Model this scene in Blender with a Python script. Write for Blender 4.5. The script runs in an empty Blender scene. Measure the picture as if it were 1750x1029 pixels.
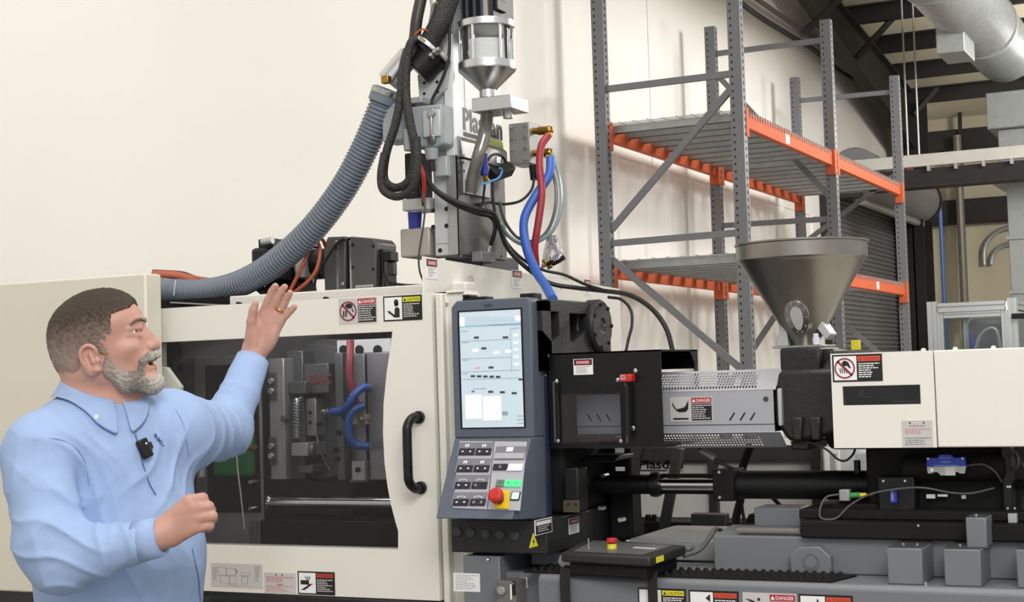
import bpy, bmesh, math, random
import numpy as np
from mathutils import Vector, Matrix
random.seed(7)
SC = bpy.context.scene
C = SC.collection
# ---------------------------------------------------------------- camera
CF, CYAW, CPIT, CROL = 2598.1, .45492, .049264, -.030783
_f = np.array([-math.sin(CYAW)*math.cos(CPIT), math.cos(CYAW)*math.cos(CPIT), math.sin(CPIT)])
_r0 = np.array([math.cos(CYAW), math.sin(CYAW), 0.]); _u0 = np.cross(_r0, _f)
_r = _r0*math.cos(CROL)+_u0*math.sin(CROL); _u = -_r0*math.sin(CROL)+_u0*math.cos(CROL)
CAM = np.array([0, 0, 1.58])
def P(px, py, **k):
    """point where the sight line through photo pixel (px,py) meets x=.., y=.., z=.. or depth d=.."""
    d = _f+_r*(px-875)/CF-_u*(py-514.5)/CF
    (a, v), = k.items()
    if a == 'd': return CAM+d*v
    i = 'xyz'.index(a)
    return CAM+d*((v-CAM[i])/d[i])
cd = bpy.data.cameras.new('camera'); cam = bpy.data.objects.new('camera', cd); C.objects.link(cam)
cd.sensor_fit = 'HORIZONTAL'; cd.sensor_width = 36; cd.lens = 36*CF/1750; cd.clip_start = .05; cd.clip_end = 200
cam.matrix_world = Matrix(((_r[0], _u[0], -_f[0], 0), (_r[1], _u[1], -_f[1], 0), (_r[2], _u[2], -_f[2], 1.58), (0, 0, 0, 1)))
SC.camera = cam
# ---------------------------------------------------------------- world, lamps, exposure
w = bpy.data.worlds.new('world'); SC.world = w; w.use_nodes = True
w.node_tree.nodes['Background'].inputs[0].default_value = (.99, .99, 1., 1)
w.node_tree.nodes['Background'].inputs[1].default_value = .92
def area(name, loc, target, sx, sy, power, col=(1, .985, .965)):
    l = bpy.data.lights.new(name, 'AREA'); l.shape = 'RECTANGLE'; l.size = sx; l.size_y = sy; l.energy = power; l.color = col
    o = bpy.data.objects.new(name, l); C.objects.link(o); o.location = loc
    o.rotation_euler = (Vector(target)-Vector(loc)).to_track_quat('-Z', 'Y').to_euler(); return o
area('high_bay_lamp', (1.6, -1.2, 5.2), (-1.6, 4., 1.2), 3.2, 2.2, 265)
area('high_bay_lamp', (-1.2, 3.2, 6.0), (-1.8, 3.9, 0), 2.2, 1.6, 95)
area('high_bay_lamp', (3.4, 12.8, 5.3), (-4.4, 12.6, 2.0), 2.2, 2.2, 430)
for loc, e in (((.2, 13.2, 4.7), 230), ((-.6, 18.6, 4.4), 260)):      # point fills added to brighten the far roof deck, no fixtures known
    l = bpy.data.lights.new('far_fill_light', 'POINT'); l.energy = e; l.shadow_soft_size = .35; l.color = (1, .96, .88)
    o = bpy.data.objects.new('far_fill_light', l); C.objects.link(o); o.location = loc
vs = SC.view_settings; vs.view_transform = 'Standard'; vs.look = 'None'; vs.gamma = 1; vs.use_curve_mapping = False
vs.exposure = 0.0
# ---------------------------------------------------------------- materials
def lin(c):
    return tuple(((v/255)/12.92 if v/255 <= .04045 else ((v/255+.055)/1.055)**2.4) for v in c)
MATS = {}
def mat(name, rgb, rough=.5, metal=0., var=.06, vscale=6., bump=0., bscale=60., emit=0., coat=0., stretch=None, spec=.5):
    if name in MATS: return MATS[name]
    m = bpy.data.materials.new(name); m.use_nodes = True; nt = m.node_tree; b = nt.nodes['Principled BSDF']
    col = lin(rgb)
    b.inputs['Roughness'].default_value = rough; b.inputs['Metallic'].default_value = metal
    b.inputs['Coat Weight'].default_value = coat; b.inputs['Specular IOR Level'].default_value = spec
    tc = nt.nodes.new('ShaderNodeTexCoord'); mp = nt.nodes.new('ShaderNodeMapping'); nt.links.new(tc.outputs['Object'], mp.inputs[0])
    if stretch: mp.inputs['Scale'].default_value = stretch
    n = nt.nodes.new('ShaderNodeTexNoise'); n.inputs['Scale'].default_value = vscale; n.inputs['Detail'].default_value = 4
    nt.links.new(mp.outputs[0], n.inputs['Vector'])
    r = nt.nodes.new('ShaderNodeValToRGB'); r.color_ramp.elements[0].position = .3; r.color_ramp.elements[1].position = .7
    r.color_ramp.elements[0].color = tuple(c*(1-var) for c in col)+(1,); r.color_ramp.elements[1].color = tuple(min(1, c*(1+var)) for c in col)+(1,)
    nt.links.new(n.outputs['Fac'], r.inputs[0]); nt.links.new(r.outputs[0], b.inputs['Base Color'])
    if emit:
        nt.links.new(r.outputs[0], b.inputs['Emission Color']); b.inputs['Emission Strength'].default_value = emit
    if bump:
        n2 = nt.nodes.new('ShaderNodeTexNoise'); n2.inputs['Scale'].default_value = bscale; nt.links.new(mp.outputs[0], n2.inputs['Vector'])
        bp = nt.nodes.new('ShaderNodeBump'); bp.inputs['Strength'].default_value = bump; bp.inputs['Distance'].default_value = .01
        nt.links.new(n2.outputs['Fac'], bp.inputs['Height']); nt.links.new(bp.outputs[0], b.inputs['Normal'])
    MATS[name] = m; return m
def glassmat(name, tint, ior=1.45, rough=.02, haze=None):
    if name in MATS: return MATS[name]
    m = bpy.data.materials.new(name); m.use_nodes = True; nt = m.node_tree; nt.nodes.clear()
    out = nt.nodes.new('ShaderNodeOutputMaterial'); t = nt.nodes.new('ShaderNodeBsdfTransparent'); t.inputs[0].default_value = lin(tint)+(1,)
    g = nt.nodes.new('ShaderNodeBsdfGlossy'); g.inputs['Roughness'].default_value = rough
    lw = nt.nodes.new('ShaderNodeFresnel'); lw.inputs[0].default_value = ior
    mx = nt.nodes.new('ShaderNodeMixShader'); nt.links.new(lw.outputs[0], mx.inputs[0]); nt.links.new(t.outputs[0], mx.inputs[1]); nt.links.new(g.outputs[0], mx.inputs[2])
    last = mx
    if haze:
        df = nt.nodes.new('ShaderNodeBsdfDiffuse'); df.inputs[0].default_value = lin(haze[0])+(1,)
        m2 = nt.nodes.new('ShaderNodeMixShader'); m2.inputs[0].default_value = haze[1]
        nt.links.new(mx.outputs[0], m2.inputs[1]); nt.links.new(df.outputs[0], m2.inputs[2]); last = m2
    nt.links.new(last.outputs[0], out.inputs[0]); MATS[name] = m; return m
def perfmat(name, rgb, scale, rad, rough=.4, metal=.6, axes=(1, 2)):
    """punched sheet too fine to model: dark round holes on a grid, object space"""
    if name in MATS: return MATS[name]
    m = mat(name, rgb, rough, metal); nt = m.node_tree; b = nt.nodes['Principled BSDF']
    tc = nt.nodes.new('ShaderNodeTexCoord'); sp = nt.nodes.new('ShaderNodeSeparateXYZ'); nt.links.new(tc.outputs['Object'], sp.inputs[0])
    def mth(op, a, bb=None, v=None):
        n = nt.nodes.new('ShaderNodeMath'); n.operation = op; nt.links.new(a, n.inputs[0])
        if bb is not None: nt.links.new(bb, n.inputs[1])
        if v is not None: n.inputs[1].default_value = v
        return n.outputs[0]
    d = []
    for k in axes:
        a = mth('MULTIPLY', sp.outputs[k], v=scale); a = mth('FRACT', a); a = mth('SUBTRACT', a, v=.5); d.append(mth('MULTIPLY', a, a))
    s = mth('LESS_THAN', mth('ADD', d[0], d[1]), v=rad*rad)
    src = b.inputs['Base Color'].links[0].from_socket
    mx = nt.nodes.new('ShaderNodeMix'); mx.data_type = 'RGBA'; nt.links.new(s, mx.inputs[0]); nt.links.new(src, mx.inputs[6]); mx.inputs[7].default_value = (.004, .004, .004, 1)
    nt.links.new(mx.outputs[2], b.inputs['Base Color'])
    inv = mth('SUBTRACT', s, v=1.); inv = mth('ABSOLUTE', inv); inv = mth('MULTIPLY', inv, v=metal); nt.links.new(inv, b.inputs['Metallic'])
    return m
CREAM = mat('cream_paint', (228, 226, 217), .45, 0, .012, 2, .02, 200)
WHITE = mat('warm_white_paint', (230, 227, 219), .4, 0, .01, 2)
LABELW = mat('label_white', (236, 236, 236), .4, 0, .02)
LABELS_ = mat('label_silver', (196, 194, 192), .4, 0, .03)
INK = mat('label_black', (20, 20, 24), .5, 0, 0)
INKG = mat('label_grey_print', (120, 118, 120), .5, 0, 0)
LRED = mat('label_red', (176, 36, 48), .45, 0, .02)
LORG = mat('label_orange', (206, 84, 52), .45, 0, .02)
LYEL = mat('label_yellow', (226, 214, 52), .45, 0, .02)
PINK = mat('label_pink_print', (196, 120, 130), .5, 0, 0)
BLACK = mat('satin_black', (19, 19, 20), .4, 0, .1, spec=.35)
BLACKM = mat('matt_black', (17, 16, 16), .7, 0, .15, spec=.3)
CASTBLK = mat('black_casting', (27, 27, 28), .45, 0, .12, 8, .12, 70)
DGREY = mat('dark_grey_paint', (62, 63, 65), .5, 0, .06)
MGREY = mat('machine_grey_paint', (112, 115, 120), .45, 0, .03, 3)
SLATE = mat('slate_blue_plastic', (86, 94, 108), .5, 0, .03, 3, .05, 400)
SLATED = mat('slate_blue_side', (40, 48, 70), .5, 0, .03)
SILVP = mat('silver_paint', (172, 173, 180), .42, .25, .02)
STEEL = mat('brushed_steel', (172, 172, 170), .28, 1, .08, 30, stretch=(1, 1, .08))
ALU = mat('machined_aluminium', (205, 206, 208), .3, 1, .05, 20)
ALUM = mat('matt_aluminium', (184, 187, 188), .5, .55, .05, 10)
CHROME = mat('bright_chrome', (225, 225, 228), .12, 1, .02)
ZINC = mat('zinc_bolt', (200, 200, 200), .25, 1, .02)
BRASS = mat('brass', (170, 132, 62), .3, 1, .08, 30)
GALV = mat('galvanised_sheet', (164, 168, 168), .45, .45, .08, 14)
RUBBER = mat('black_rubber', (26, 25, 26), .55, 0, .1)
REDP = mat('red_plastic', (190, 40, 36), .4, 0, .03)
YELP = mat('yellow_plastic', (226, 190, 30), .45, 0, .03)
BLUEP = mat('blue_anodised', (38, 52, 150), .35, .2, .05)
# ---------------------------------------------------------------- mesh helpers
ORG = {}
def V(a): return np.array(a, float)
class MB:
    def __init__(s): s.v = []; s.f = []
    def add(s, vs_, fs):
        o = len(s.v); s.v += [tuple(map(float, v)) for v in vs_]; s.f += [tuple(i+o for i in f) for f in fs]; return s
    def box(s, x0, x1, y0, y1, z0, z1):
        return s.add([(x, y, z) for z in (z0, z1) for y in (y0, y1) for x in (x0, x1)],
                     [(0, 2, 3, 1), (4, 5, 7, 6), (0, 1, 5, 4), (2, 6, 7, 3), (0, 4, 6, 2), (1, 3, 7, 5)])
    def bar(s, p0, p1, a, b, up=(0, 0, 1)):
        p0, p1, up = V(p0), V(p1), V(up); t = p1-p0; t /= np.linalg.norm(t); r = np.cross(t, up)
        if np.linalg.norm(r) < 1e-6: r = np.cross(t, V((1, 0, 0)))
        r /= np.linalg.norm(r); u = np.cross(r, t)
        vs_ = [p+r*i*a/2+u*j*b/2 for p in (p0, p1) for i, j in ((-1, -1), (1, -1), (1, 1), (-1, 1))]
        return s.add(vs_, [(3, 2, 1, 0), (4, 5, 6, 7)]+[(i, (i+1) % 4, 4+(i+1) % 4, 4+i) for i in range(4)])
    def prism(s, pts, ax, a, b):
        n = len(pts)
        def mk(p, h): return {'x': (h, p[0], p[1]), 'y': (p[0], h, p[1]), 'z': (p[0], p[1], h)}[ax]
        return s.add([mk(p, a) for p in pts]+[mk(p, b) for p in pts],
                     [tuple(range(n)), tuple(range(2*n-1, n-1, -1))]+[(i, (i+1) % n, n+(i+1) % n, n+i) for i in range(n)])
    def cyl(s, p0, p1, r0, r1=None, n=16, cap=True):
        r1 = r0 if r1 is None else r1
        p0, p1 = V(p0), V(p1); t = p1-p0; t /= np.linalg.norm(t)
        a = np.cross(t, V((0, 0, 1)) if abs(t[2]) < .9 else V((1, 0, 0))); a /= np.linalg.norm(a); b = np.cross(t, a)
        vs_ = [p+(a*math.cos(q)+b*math.sin(q))*r for p, r in ((p0, r0), (p1, r1)) for q in [2*math.pi*i/n for i in range(n)]]
        f = [(i, (i+1) % n, n+(i+1) % n, n+i) for i in range(n)]
        if cap: f += [tuple(range(n-1, -1, -1)), tuple(range(n, 2*n))]
        return s.add(vs_, f)
    def tube(s, pts, r, n=8, cap=True):
        pts = [V(p) for p in pts]; m = len(pts); rr = r if hasattr(r, '__len__') else [r]*m
        T = [pts[min(i+1, m-1)]-pts[max(i-1, 0)] for i in range(m)]; T = [t/(np.linalg.norm(t)+1e-12) for t in T]
        a = np.cross(T[0], V((0, 0, 1)));
        if np.linalg.norm(a) < .1: a = np.cross(T[0], V((1, 0, 0)))
        vs_ = []
        for i in range(m):
            a = a-T[i]*(a@T[i]); a = a/np.linalg.norm(a); b = np.cross(T[i], a)
            vs_ += [pts[i]+(a*math.cos(q)+b*math.sin(q))*rr[i] for q in [2*math.pi*j/n for j in range(n)]]
        f = [(i*n+j, i*n+(j+1) % n, (i+1)*n+(j+1) % n, (i+1)*n+j) for i in range(m-1) for j in range(n)]
        if cap: f += [tuple(range(n-1, -1, -1)), tuple(range((m-1)*n, m*n))]
        return s.add(vs_, f)
    def lathe(s, c, prof, n=32, ax='z', closed=False):
        c = V(c); vs_ = []
        for r, h in prof:
            for i in range(n):
                q = 2*math.pi*i/n; u, v = r*math.cos(q), r*math.sin(q)
                vs_.append(c+V({'z': (u, v, h), 'x': (h, u, v), 'y': (u, h, v)}[ax]))
        m = len(prof)
        f = [(i*n+j, i*n+(j+1) % n, ((i+1) % m)*n+(j+1) % n, ((i+1) % m)*n+j) for i in range(m if closed else m-1) for j in range(n)]
        if not closed:
            if prof[0][0] > 1e-6: f.append(tuple(range(n-1, -1, -1)))
            if prof[-1][0] > 1e-6: f.append(tuple(range((m-1)*n, m*n)))
        return s.add(vs_, f)
    def ball(s, c, r, n=10, m=6, sc=(1, 1, 1)):
        c = V(c); prof = [(r*math.sin(math.pi*i/m), -r*math.cos(math.pi*i/m)) for i in range(m+1)]
        o = len(s.v); s.lathe((0, 0, 0), prof, n)
        for i in range(o, len(s.v)): s.v[i] = tuple(c+V(s.v[i])*V(sc))
        return s
    def poly(s, pts): return s.add(pts, [tuple(range(len(pts)))])
    def build(s, name, m, parent=None, bevel=0., label=None, kind=None, ang=35, seg=2, smooth=True):
        root = parent
        org = V(ORG.get(parent.name, (0, 0, 0))) if parent else V((0, 0, 0))
        me = bpy.data.meshes.new(name)
        me.from_pydata([tuple(V(v)-org) for v in s.v], [], s.f)
        bm = bmesh.new(); bm.from_mesh(me)
        bmesh.ops.remove_doubles(bm, verts=bm.verts, dist=1e-6)
        bmesh.ops.recalc_face_normals(bm, faces=bm.faces); bm.to_mesh(me); bm.free()
        if smooth:
            me.shade_smooth(); me.set_sharp_from_angle(angle=math.radians(ang))
        me.materials.append(m)
        o = bpy.data.objects.new(name, me); C.objects.link(o)
        if parent: o.parent = parent
        ORG[o.name] = org
        if bevel:
            b = o.modifiers.new('bevel', 'BEVEL'); b.width = bevel; b.segments = seg; b.limit_method = 'ANGLE'; b.angle_limit = math.radians(40); b.harden_normals = False
        if label: o['label'] = label
        if kind: o['kind'] = kind
        return o
def thing(name, label, cat, loc, group=None):
    o = bpy.data.objects.new(name, None); C.objects.link(o); o.location = tuple(map(float, loc)); o.empty_display_size = .05
    ORG[o.name] = V(loc); o['label'] = label; o['category'] = cat
    if group: o['group'] = group
    return o
def tag(o, label, cat, group=None):
    o['label'] = label; o['category'] = cat
    if group: o['group'] = group
    return o
def bx(m, px0, py0, px1, py1, y, dep):
    a = P(px0, py0, y=y); b = P(px1, py1, y=y); m.box(a[0], b[0], y, y+dep, b[2], a[2]); return m
def spline(pts, per=8):
    pts = [V(p) for p in pts]; q = [2*pts[0]-pts[1]]+pts+[2*pts[-1]-pts[-2]]; out = []
    for i in range(1, len(q)-2):
        for k in range(per):
            t = k/per; a, b, c, d = q[i-1], q[i], q[i+1], q[i+2]
            out.append(.5*((2*b)+(-a+c)*t+(2*a-5*b+4*c-d)*t*t+(-a+3*b-3*c+d)*t**3))
    out.append(q[-2]); return out
def curve_px(lst, per=8): return spline([P(a, b, y=c) for a, b, c in lst], per)
def cable(name, label, cat, lst, r, m, n=8, per=8, group=None, world=False):
    pts = spline(lst, per) if world else curve_px(lst, per)
    o = MB().tube(pts, r, n).build(name, m); return tag(o, label, cat, group)
# ---- flat print
_tx = {}
def textmesh(t):
    if t not in _tx:
        cu = bpy.data.curves.new('lettering', 'FONT'); cu.body = t; cu.resolution_u = 2; cu.offset = .022 if t == 'Plasdan' else .008
        o = bpy.data.objects.new('lettering', cu); C.objects.link(o)
        dg = bpy.context.evaluated_depsgraph_get(); me = bpy.data.meshes.new_from_object(o.evaluated_get(dg))
        vs_ = [tuple(v.co) for v in me.vertices]; fs = [tuple(p.vertices) for p in me.polygons]
        bpy.data.objects.remove(o); bpy.data.curves.remove(cu); bpy.data.meshes.remove(me)
        _tx[t] = (vs_, fs, min(v[0] for v in vs_), max(v[0] for v in vs_), min(v[1] for v in vs_), max(v[1] for v in vs_))
    return _tx[t]
class Face:
    """local frame on a surface: u to the right and v DOWN from the top-left corner, in metres"""
    def __init__(s, O, R=(1, 0, 0), U=(0, 0, 1)):
        s.O = V(O); s.R = V(R); s.U = V(U); s.N = np.cross(s.R, s.U)
    def at(s, u, v, off=0.): return s.O+s.R*u-s.U*v+s.N*off
    def rect(s, m, u0, v0, u1, v1, off): return m.poly([s.at(u0, v0, off), s.at(u0, v1, off), s.at(u1, v1, off), s.at(u1, v0, off)])
    def pol(s, m, pts, off, th=0):
        if th: # thin plate
            n = len(pts)
            return m.add([s.at(u, v, off) for u, v in pts]+[s.at(u, v, off+th) for u, v in pts],
                         [tuple(range(n)), tuple(range(2*n-1, n-1, -1))]+[(i, (i+1) % n, n+(i+1) % n, n+i) for i in range(n)])
        return m.poly([s.at(u, v, off) for u, v in pts])
    def slab(s, m, u0, v0, u1, v1, off, th): return s.pol(m, [(u0, v0), (u0, v1), (u1, v1), (u1, v0)], off, th)
    def ring(s, m, u, v, r0, r1, off, n=28, sy=1.):
        for i in range(n):
            a, b = 2*math.pi*i/n, 2*math.pi*(i+1)/n
            m.poly([s.at(u+r*math.cos(q), v+sy*r*math.sin(q), off) for r, q in ((r0, a), (r1, a), (r1, b), (r0, b))])
    def disc(s, m, u, v, r, off, n=20, th=0, sy=1.): return s.pol(m, [(u+r*math.cos(2*math.pi*i/n), v+sy*r*math.sin(2*math.pi*i/n)) for i in range(n)], off, th)
    def text(s, m, t, u0, v0, u1, v1, off):
        vs_, fs, x0, x1, y0, y1 = textmesh(t)
        return m.add([s.at(u0+(x-x0)/(x1-x0)*(u1-u0), v1-(y-y0)/(y1-y0)*(v1-v0), off) for x, y, z in vs_], fs)
    def lines(s, m, u0, v0, u1, v1, n, off, seed=0, fill=.5, dash=True):
        rnd = random.Random(seed); h = (v1-v0)/n
        for i in range(n):
            e = u0+(u1-u0)*(rnd.uniform(.55, 1.) if i else 1); u = u0
            while u < e-1e-6:
                l = (u1-u0)*rnd.uniform(.06, .2) if dash else e-u
                s.rect(m, u, v0+i*h, min(e, u+l), v0+i*h+h*fill, off); u += l+(u1-u0)*.03
# ================================================================ SETTING
def struct(o): o['kind'] = 'structure'; return o
WALLP = mat('cream_wall_liner', (235, 232, 226), .6, 0, .015, .7)
TANW = mat('tan_end_wall', (196, 186, 162), .7, 0, .04, 2)
DECK = mat('cream_roof_deck', (222, 214, 190), .7, 0, .03, 2)
IRON = mat('dark_primer_steel', (36, 32, 31), .6, 0, .15, 4)
FLOORM = mat('grey_concrete_floor', (150, 146, 138), .4, 0, .12, 1.5)
XW, YB = -4.45, 23.2
def deckz(y): return 5.80-.104*(y-17.7)
floor = struct(MB().box(XW, 12, -9, YB, -.1, 0).build('floor', FLOORM))
wall_left = struct(MB().box(XW-.2, XW, -9, YB+.2, 0, 9).build('wall_left', WALLP))
rib = None
for k in range(20):                                    # raised seams of the lower liner panels
    y = 10.45+k*.58
    if 17.0 < y < 22.2 and y > 17: continue
    MB().prism([(y-.035, XW), (y-.012, XW+.022), (y+.012, XW+.022), (y+.035, XW)], 'z', 0, 3.28).v
    m = MB(); m.add([(XW, y-.035, 0), (XW+.022, y-.012, 0), (XW+.022, y+.012, 0), (XW, y+.035, 0), (XW, y-.035, 3.28), (XW+.022, y-.012, 3.28), (XW+.022, y+.012, 3.28), (XW, y+.035, 3.28)],
        [(0, 1, 5, 4), (1, 2, 6, 5), (2, 3, 7, 6), (4, 5, 6, 7), (0, 3, 2, 1)])
    m.build('panel_rib', WALLP, wall_left)
MB().box(XW, XW+.012, 10.7, 17.0, 3.28, 8.9).build('upper_liner', WALLP, wall_left)
for y in (11.8, 14.3): MB().box(XW+.012, XW+.02, y-.006, y+.006, 3.28, 8.5).build('liner_seam', WALLP, wall_left)
wall_back = struct(MB().box(XW-.2, 12, YB, YB+.2, 0, 8).build('wall_back', TANW))
for z0, z1 in ((3.62, 3.98), (4.72, 5.02)): MB().box(XW, 8, YB-.22, YB, z0, z1).build('girt', IRON, wall_back, .01)
MB().bar(P(1640, 190, y=YB-.25), P(1650, 560, y=YB-.25), .05, .05).build('down_rod', IRON, wall_back)
for i in range(5): MB().box(XW+1.1*i+.5, XW+1.1*i+.53, YB-.02, YB, 0, 6).build('sheet_seam', TANW, wall_back)
# roof: sloping deck on purlins on a haunched rafter
ceiling = struct(MB().add([(XW, -9, deckz(-9)), (12, -9, deckz(-9)), (12, YB, deckz(YB)), (XW, YB, deckz(YB)), (XW, -9, deckz(-9)+.1), (12, -9, deckz(-9)+.1), (12, YB, deckz(YB)+.1), (XW, YB, deckz(YB)+.1)],
    [(0, 1, 2, 3), (7, 6, 5, 4), (0, 4, 5, 1), (1, 5, 6, 2), (2, 6, 7, 3), (3, 7, 4, 0)]).build('ceiling', DECK))
for k in range(-7, 4):
    y = 17.72+1.24*k; z = deckz(y)
    m = MB(); m.prism([(y, z), (y, z-.21), (y+.07, z-.21), (y+.07, z-.195), (y+.015, z-.195), (y+.015, z-.02), (y-.055, z-.02), (y-.055, z)], 'x', -4.2, 11.9)
    m.build('purlin', IRON, ceiling, smooth=False)
def rz(y): return deckz(y)-.21
rf = MB(); rb = lambda y: min(rz(y)-.3, 5.49-.187*(y-15.5))
ys = [4., 10., 13., 15.5, 18, 20.8]
rf.prism([(y, rz(y)) for y in ys]+[(y, rb(y)) for y in ys[::-1]], 'x', -4.12, -4.10)
for y0, y1 in zip(ys[:-1], ys[1:]):
    rf.prism([(y0, rb(y0)), (y1, rb(y1)), (y1, rb(y1)-.02), (y0, rb(y0)-.02)], 'x', -4.18, -4.02)
    rf.prism([(y0, rz(y0)), (y1, rz(y1)), (y1, rz(y1)-.02), (y0, rz(y0)-.02)], 'x', -4.18, -4.02)
rf.build('rafter', IRON, ceiling)
cm = MB(); cm.box(-4.25, -3.97, 20.8, 20.82, 0, rz(20.8)).box(-4.25, -3.97, 21.42, 21.44, 0, rz(21.4)).box(-4.12, -4.10, 20.8, 21.44, 0, rz(21.4))
struct(cm.build('trim_1', IRON))
for a, b in (((1465, 98), (1524, 20)), ((1560, 196), (1600, 140)), ((1370, 60), (1437, -4))):   # knee braces purlin to rafter
    p = P(*a, x=-4.0); q = P(*b, y=p[1]+.35); q[2] = min(q[2], rz(p[1])); q[0] = min(q[0], p[0]+.9)
    MB().bar(p, q, .06, .06).build('knee_brace', IRON, ceiling)
# wall pipe run under the eave
PIPEM = mat('grey_conduit', (118, 112, 102), .45, .3)
def wallpipe(name, label, p, q, r, m): return tag(MB().tube([P(*p, x=XW+.1), P(*q, x=XW+.1)], r, 8).build(name, m), label, 'pipe')
wallpipe('conduit', 'thin grey conduit running along the cream wall just under the roof rafter', (1160, -95), (1535, 168), .025, PIPEM)
cable('cable', 'dark cable sagging along the cream wall above the rack', 'cable', [P(x, y, x=XW+.12) for x, y in ((1100, -110), (1190, -50), (1255, -3), (1300, 30), (1352, 62), (1390, 85), (1440, 125), (1490, 150))], .028, RUBBER, world=True)
# roll up door
ROLLG = mat('grey_roll_curtain', (122, 121, 124), .5, .1, .03)
door = struct(MB().box(XW+.02, XW+.05, 17.5, 20.95, 0, 3.6).build('door_1', ROLLG))
m = MB()
for k in range(61):
    z = .04+k*.058; m.add([(XW+.05, 17.5, z), (XW+.05, 20.95, z), (XW+.072, 20.95, z+.018), (XW+.072, 17.5, z+.018), (XW+.072, 20.95, z+.04), (XW+.072, 17.5, z+.04), (XW+.05, 20.95, z+.05), (XW+.05, 17.5, z+.05)], [(0, 1, 2, 3), (3, 2, 4, 5), (5, 4, 6, 7)])
m.build('curtain_slats', ROLLG, door, kind='stuff')
for y0, y1 in ((17.22, 17.5), (20.95, 21.2)): MB().box(XW, XW+.13, y0, y1, 0, 3.9).build('guide_rail', IRON, door, .01)
hood = MB().cyl((XW+.36, 17.45, 3.80), (XW+.36, 21.1, 3.80), .30, n=28).build('hood', ROLLG, door, .02)
MB().cyl((XW+.36, 21.1, 3.80), (XW+.36, 21.18, 3.80), .32, n=28).box(XW, XW+.36, 21.1, 21.18, 3.48, 4.12).build('end_bracket', IRON, door)
MB().box(XW+.02, XW+.45, 17.3, 17.5, 3.5, 3.86).build('drive_bracket', IRON, door, .01)
MB().tube([(XW+.4, 17.5, 3.48), (XW+.4, 21.1, 3.48)], .05, 8).build('bottom_bar', GALV, door)
MB().tube([(XW+.2, 20.95, 3.4), (XW+.2, 20.95, 1.0)], .045, 8).build('lift_chain_tube', GALV, door)
sp = [(18.9, 4.03), (19.05, 3.91), (19.2, 4.01), (19.35, 3.87), (19.55, 3.97), (19.7, 3.81), (19.8, 3.9), (20.0, 3.71)]
pts = spline([(XW+.36+.308*math.cos(math.asin((z-3.95)/.318)), y, z) for y, z in sp if abs(z-3.95) < .3], 6)
MB().tube(pts, .035, 6).build('red_scrawl', mat('red_paint_scrawl', (178, 84, 88), .6), hood)
# ---------------------------------------------------------------- overhead duct and beam
dx, dz, dr = -2.53, 0, .36
pA = P(1642, 0, y=15.3)
dx, dz = pA[0], pA[2]; dr = .335
dth = thing('spiral_duct', 'big round spiral-ribbed galvanised air duct under the roof at upper right', 'duct', (dx, 15, dz))
L0, L1 = 10.0, 18.2; n = 92; rr = []; pts = []
for i in range(n*4+1):
    y = L0+(L1-L0)*i/(n*4); pts.append((dx, y, dz)); rr.append(dr+(.014 if i % 4 == 0 else 0))
MB().tube(pts, rr, 32).build('spiral_shell', GALV, dth, ang=60)
for y in (13.8, 16.6): MB().lathe((dx, y, dz), [(dr+.005, -.05), (dr+.03, -.05), (dr+.03, .05), (dr+.005, .05)], 32, 'y', True).build('clamp_band', GALV, dth)
a = P(1600, 45, y=17.2)
ba, bb = P(1598, 40, y=15.2), P(1640, 88, y=15.2)
MB().box(ba[0], bb[0]+.05, 15.2, 15.8, bb[2], ba[2]).build('register_boot', GALV, dth, .01)
pt = P(1690, 165, y=18.2); xl = pt[0]
pl = thing('duct_plenum', 'square galvanised duct dropping from the round duct down the right edge', 'duct', (xl, 18.2, 0))
zt = pt[2]
MB().box(xl, xl+1.3, 17.95, 18.95, zt-.42, zt).build('collar', GALV, pl, .01)
MB().box(xl+.1, xl+1.25, 18.05, 18.85, zt-.95, zt-.42).build('upper_section', GALV, pl, .01)
MB().box(xl+.02, xl+1.3, 18.0, 18.9, zt-1.05, zt-.9).build('flange', GALV, pl, .01)
zc = zt-1.05; x0 = P(1720, 330, y=18.05)[0]
for k in range(6):
    MB().box(x0, x0+1.0, 18.05, 18.85, zc-.62, zc-.01).build('lower_section', GALV, pl, .008)
    MB().box(x0-.02, x0+1.02, 18.02, 18.88, zc-.02, zc+.02).build('seam_flange', GALV, pl); zc -= .62
by = 17.4; b0 = P(1461, 272, y=by); b1 = P(1750, 249, y=by)
bt = thing('runway_beam', 'long pale steel beam with dark clipped underside crossing behind the rack, right', 'beam', (b0[0], by, b0[2]))
zb = (b0[2]+b1[2])/2; xe = b1[0]+2.0
MB().box(-4.3, xe, by, by+.06, zb-.14, zb).build('top_channel', mat('pale_galvanised', (206, 205, 198), .5, .1, .06, 3), bt, .006)
MB().box(-3.9, xe, by+.05, by+.16, zb-.36, zb-.16).box(-3.9, xe, by-.06, by+.24, zb-.38, zb-.355).build('lower_beam', IRON, bt)
for k in range(14): MB().box(-3.55+k*.3, -3.52+k*.3, by-.02, by+.05, zb-.2, zb-.14).build('clip', ALUM, bt)
for px in (1548, 1567):
    q0 = P(px-8, -10, y=by-.1); q1 = P(px, 262, y=by-.1); q1[2] = zb
    tag(MB().tube([(q1[0], by+.03, rz(by)+.2), (q1[0], by+.03, zb)], .011, 6).build('hanger_rod', ALUM), 'thin steel hanger rod holding the pale overhead beam, %s' % ('left one' if px < 1560 else 'right one'), 'rod')
BPIPE = mat('blue_air_pipe', (62, 108, 176), .4, 0, .03)
q = [P(1560, 322, x=-3.9)]; e = P(1606, 343, y=YB-.6); f_ = P(1618, 520, y=YB-.6)
tag(MB().tube([q[0], e+V((-.06, 0, 0)), e], .028, 8).tube([e, V((e[0], e[1], 1.6))], .03, 8).ball(e, .05).build('air_pipe', BPIPE), 'blue compressed air pipe with elbow dropping down the end wall', 'pipe')
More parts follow.
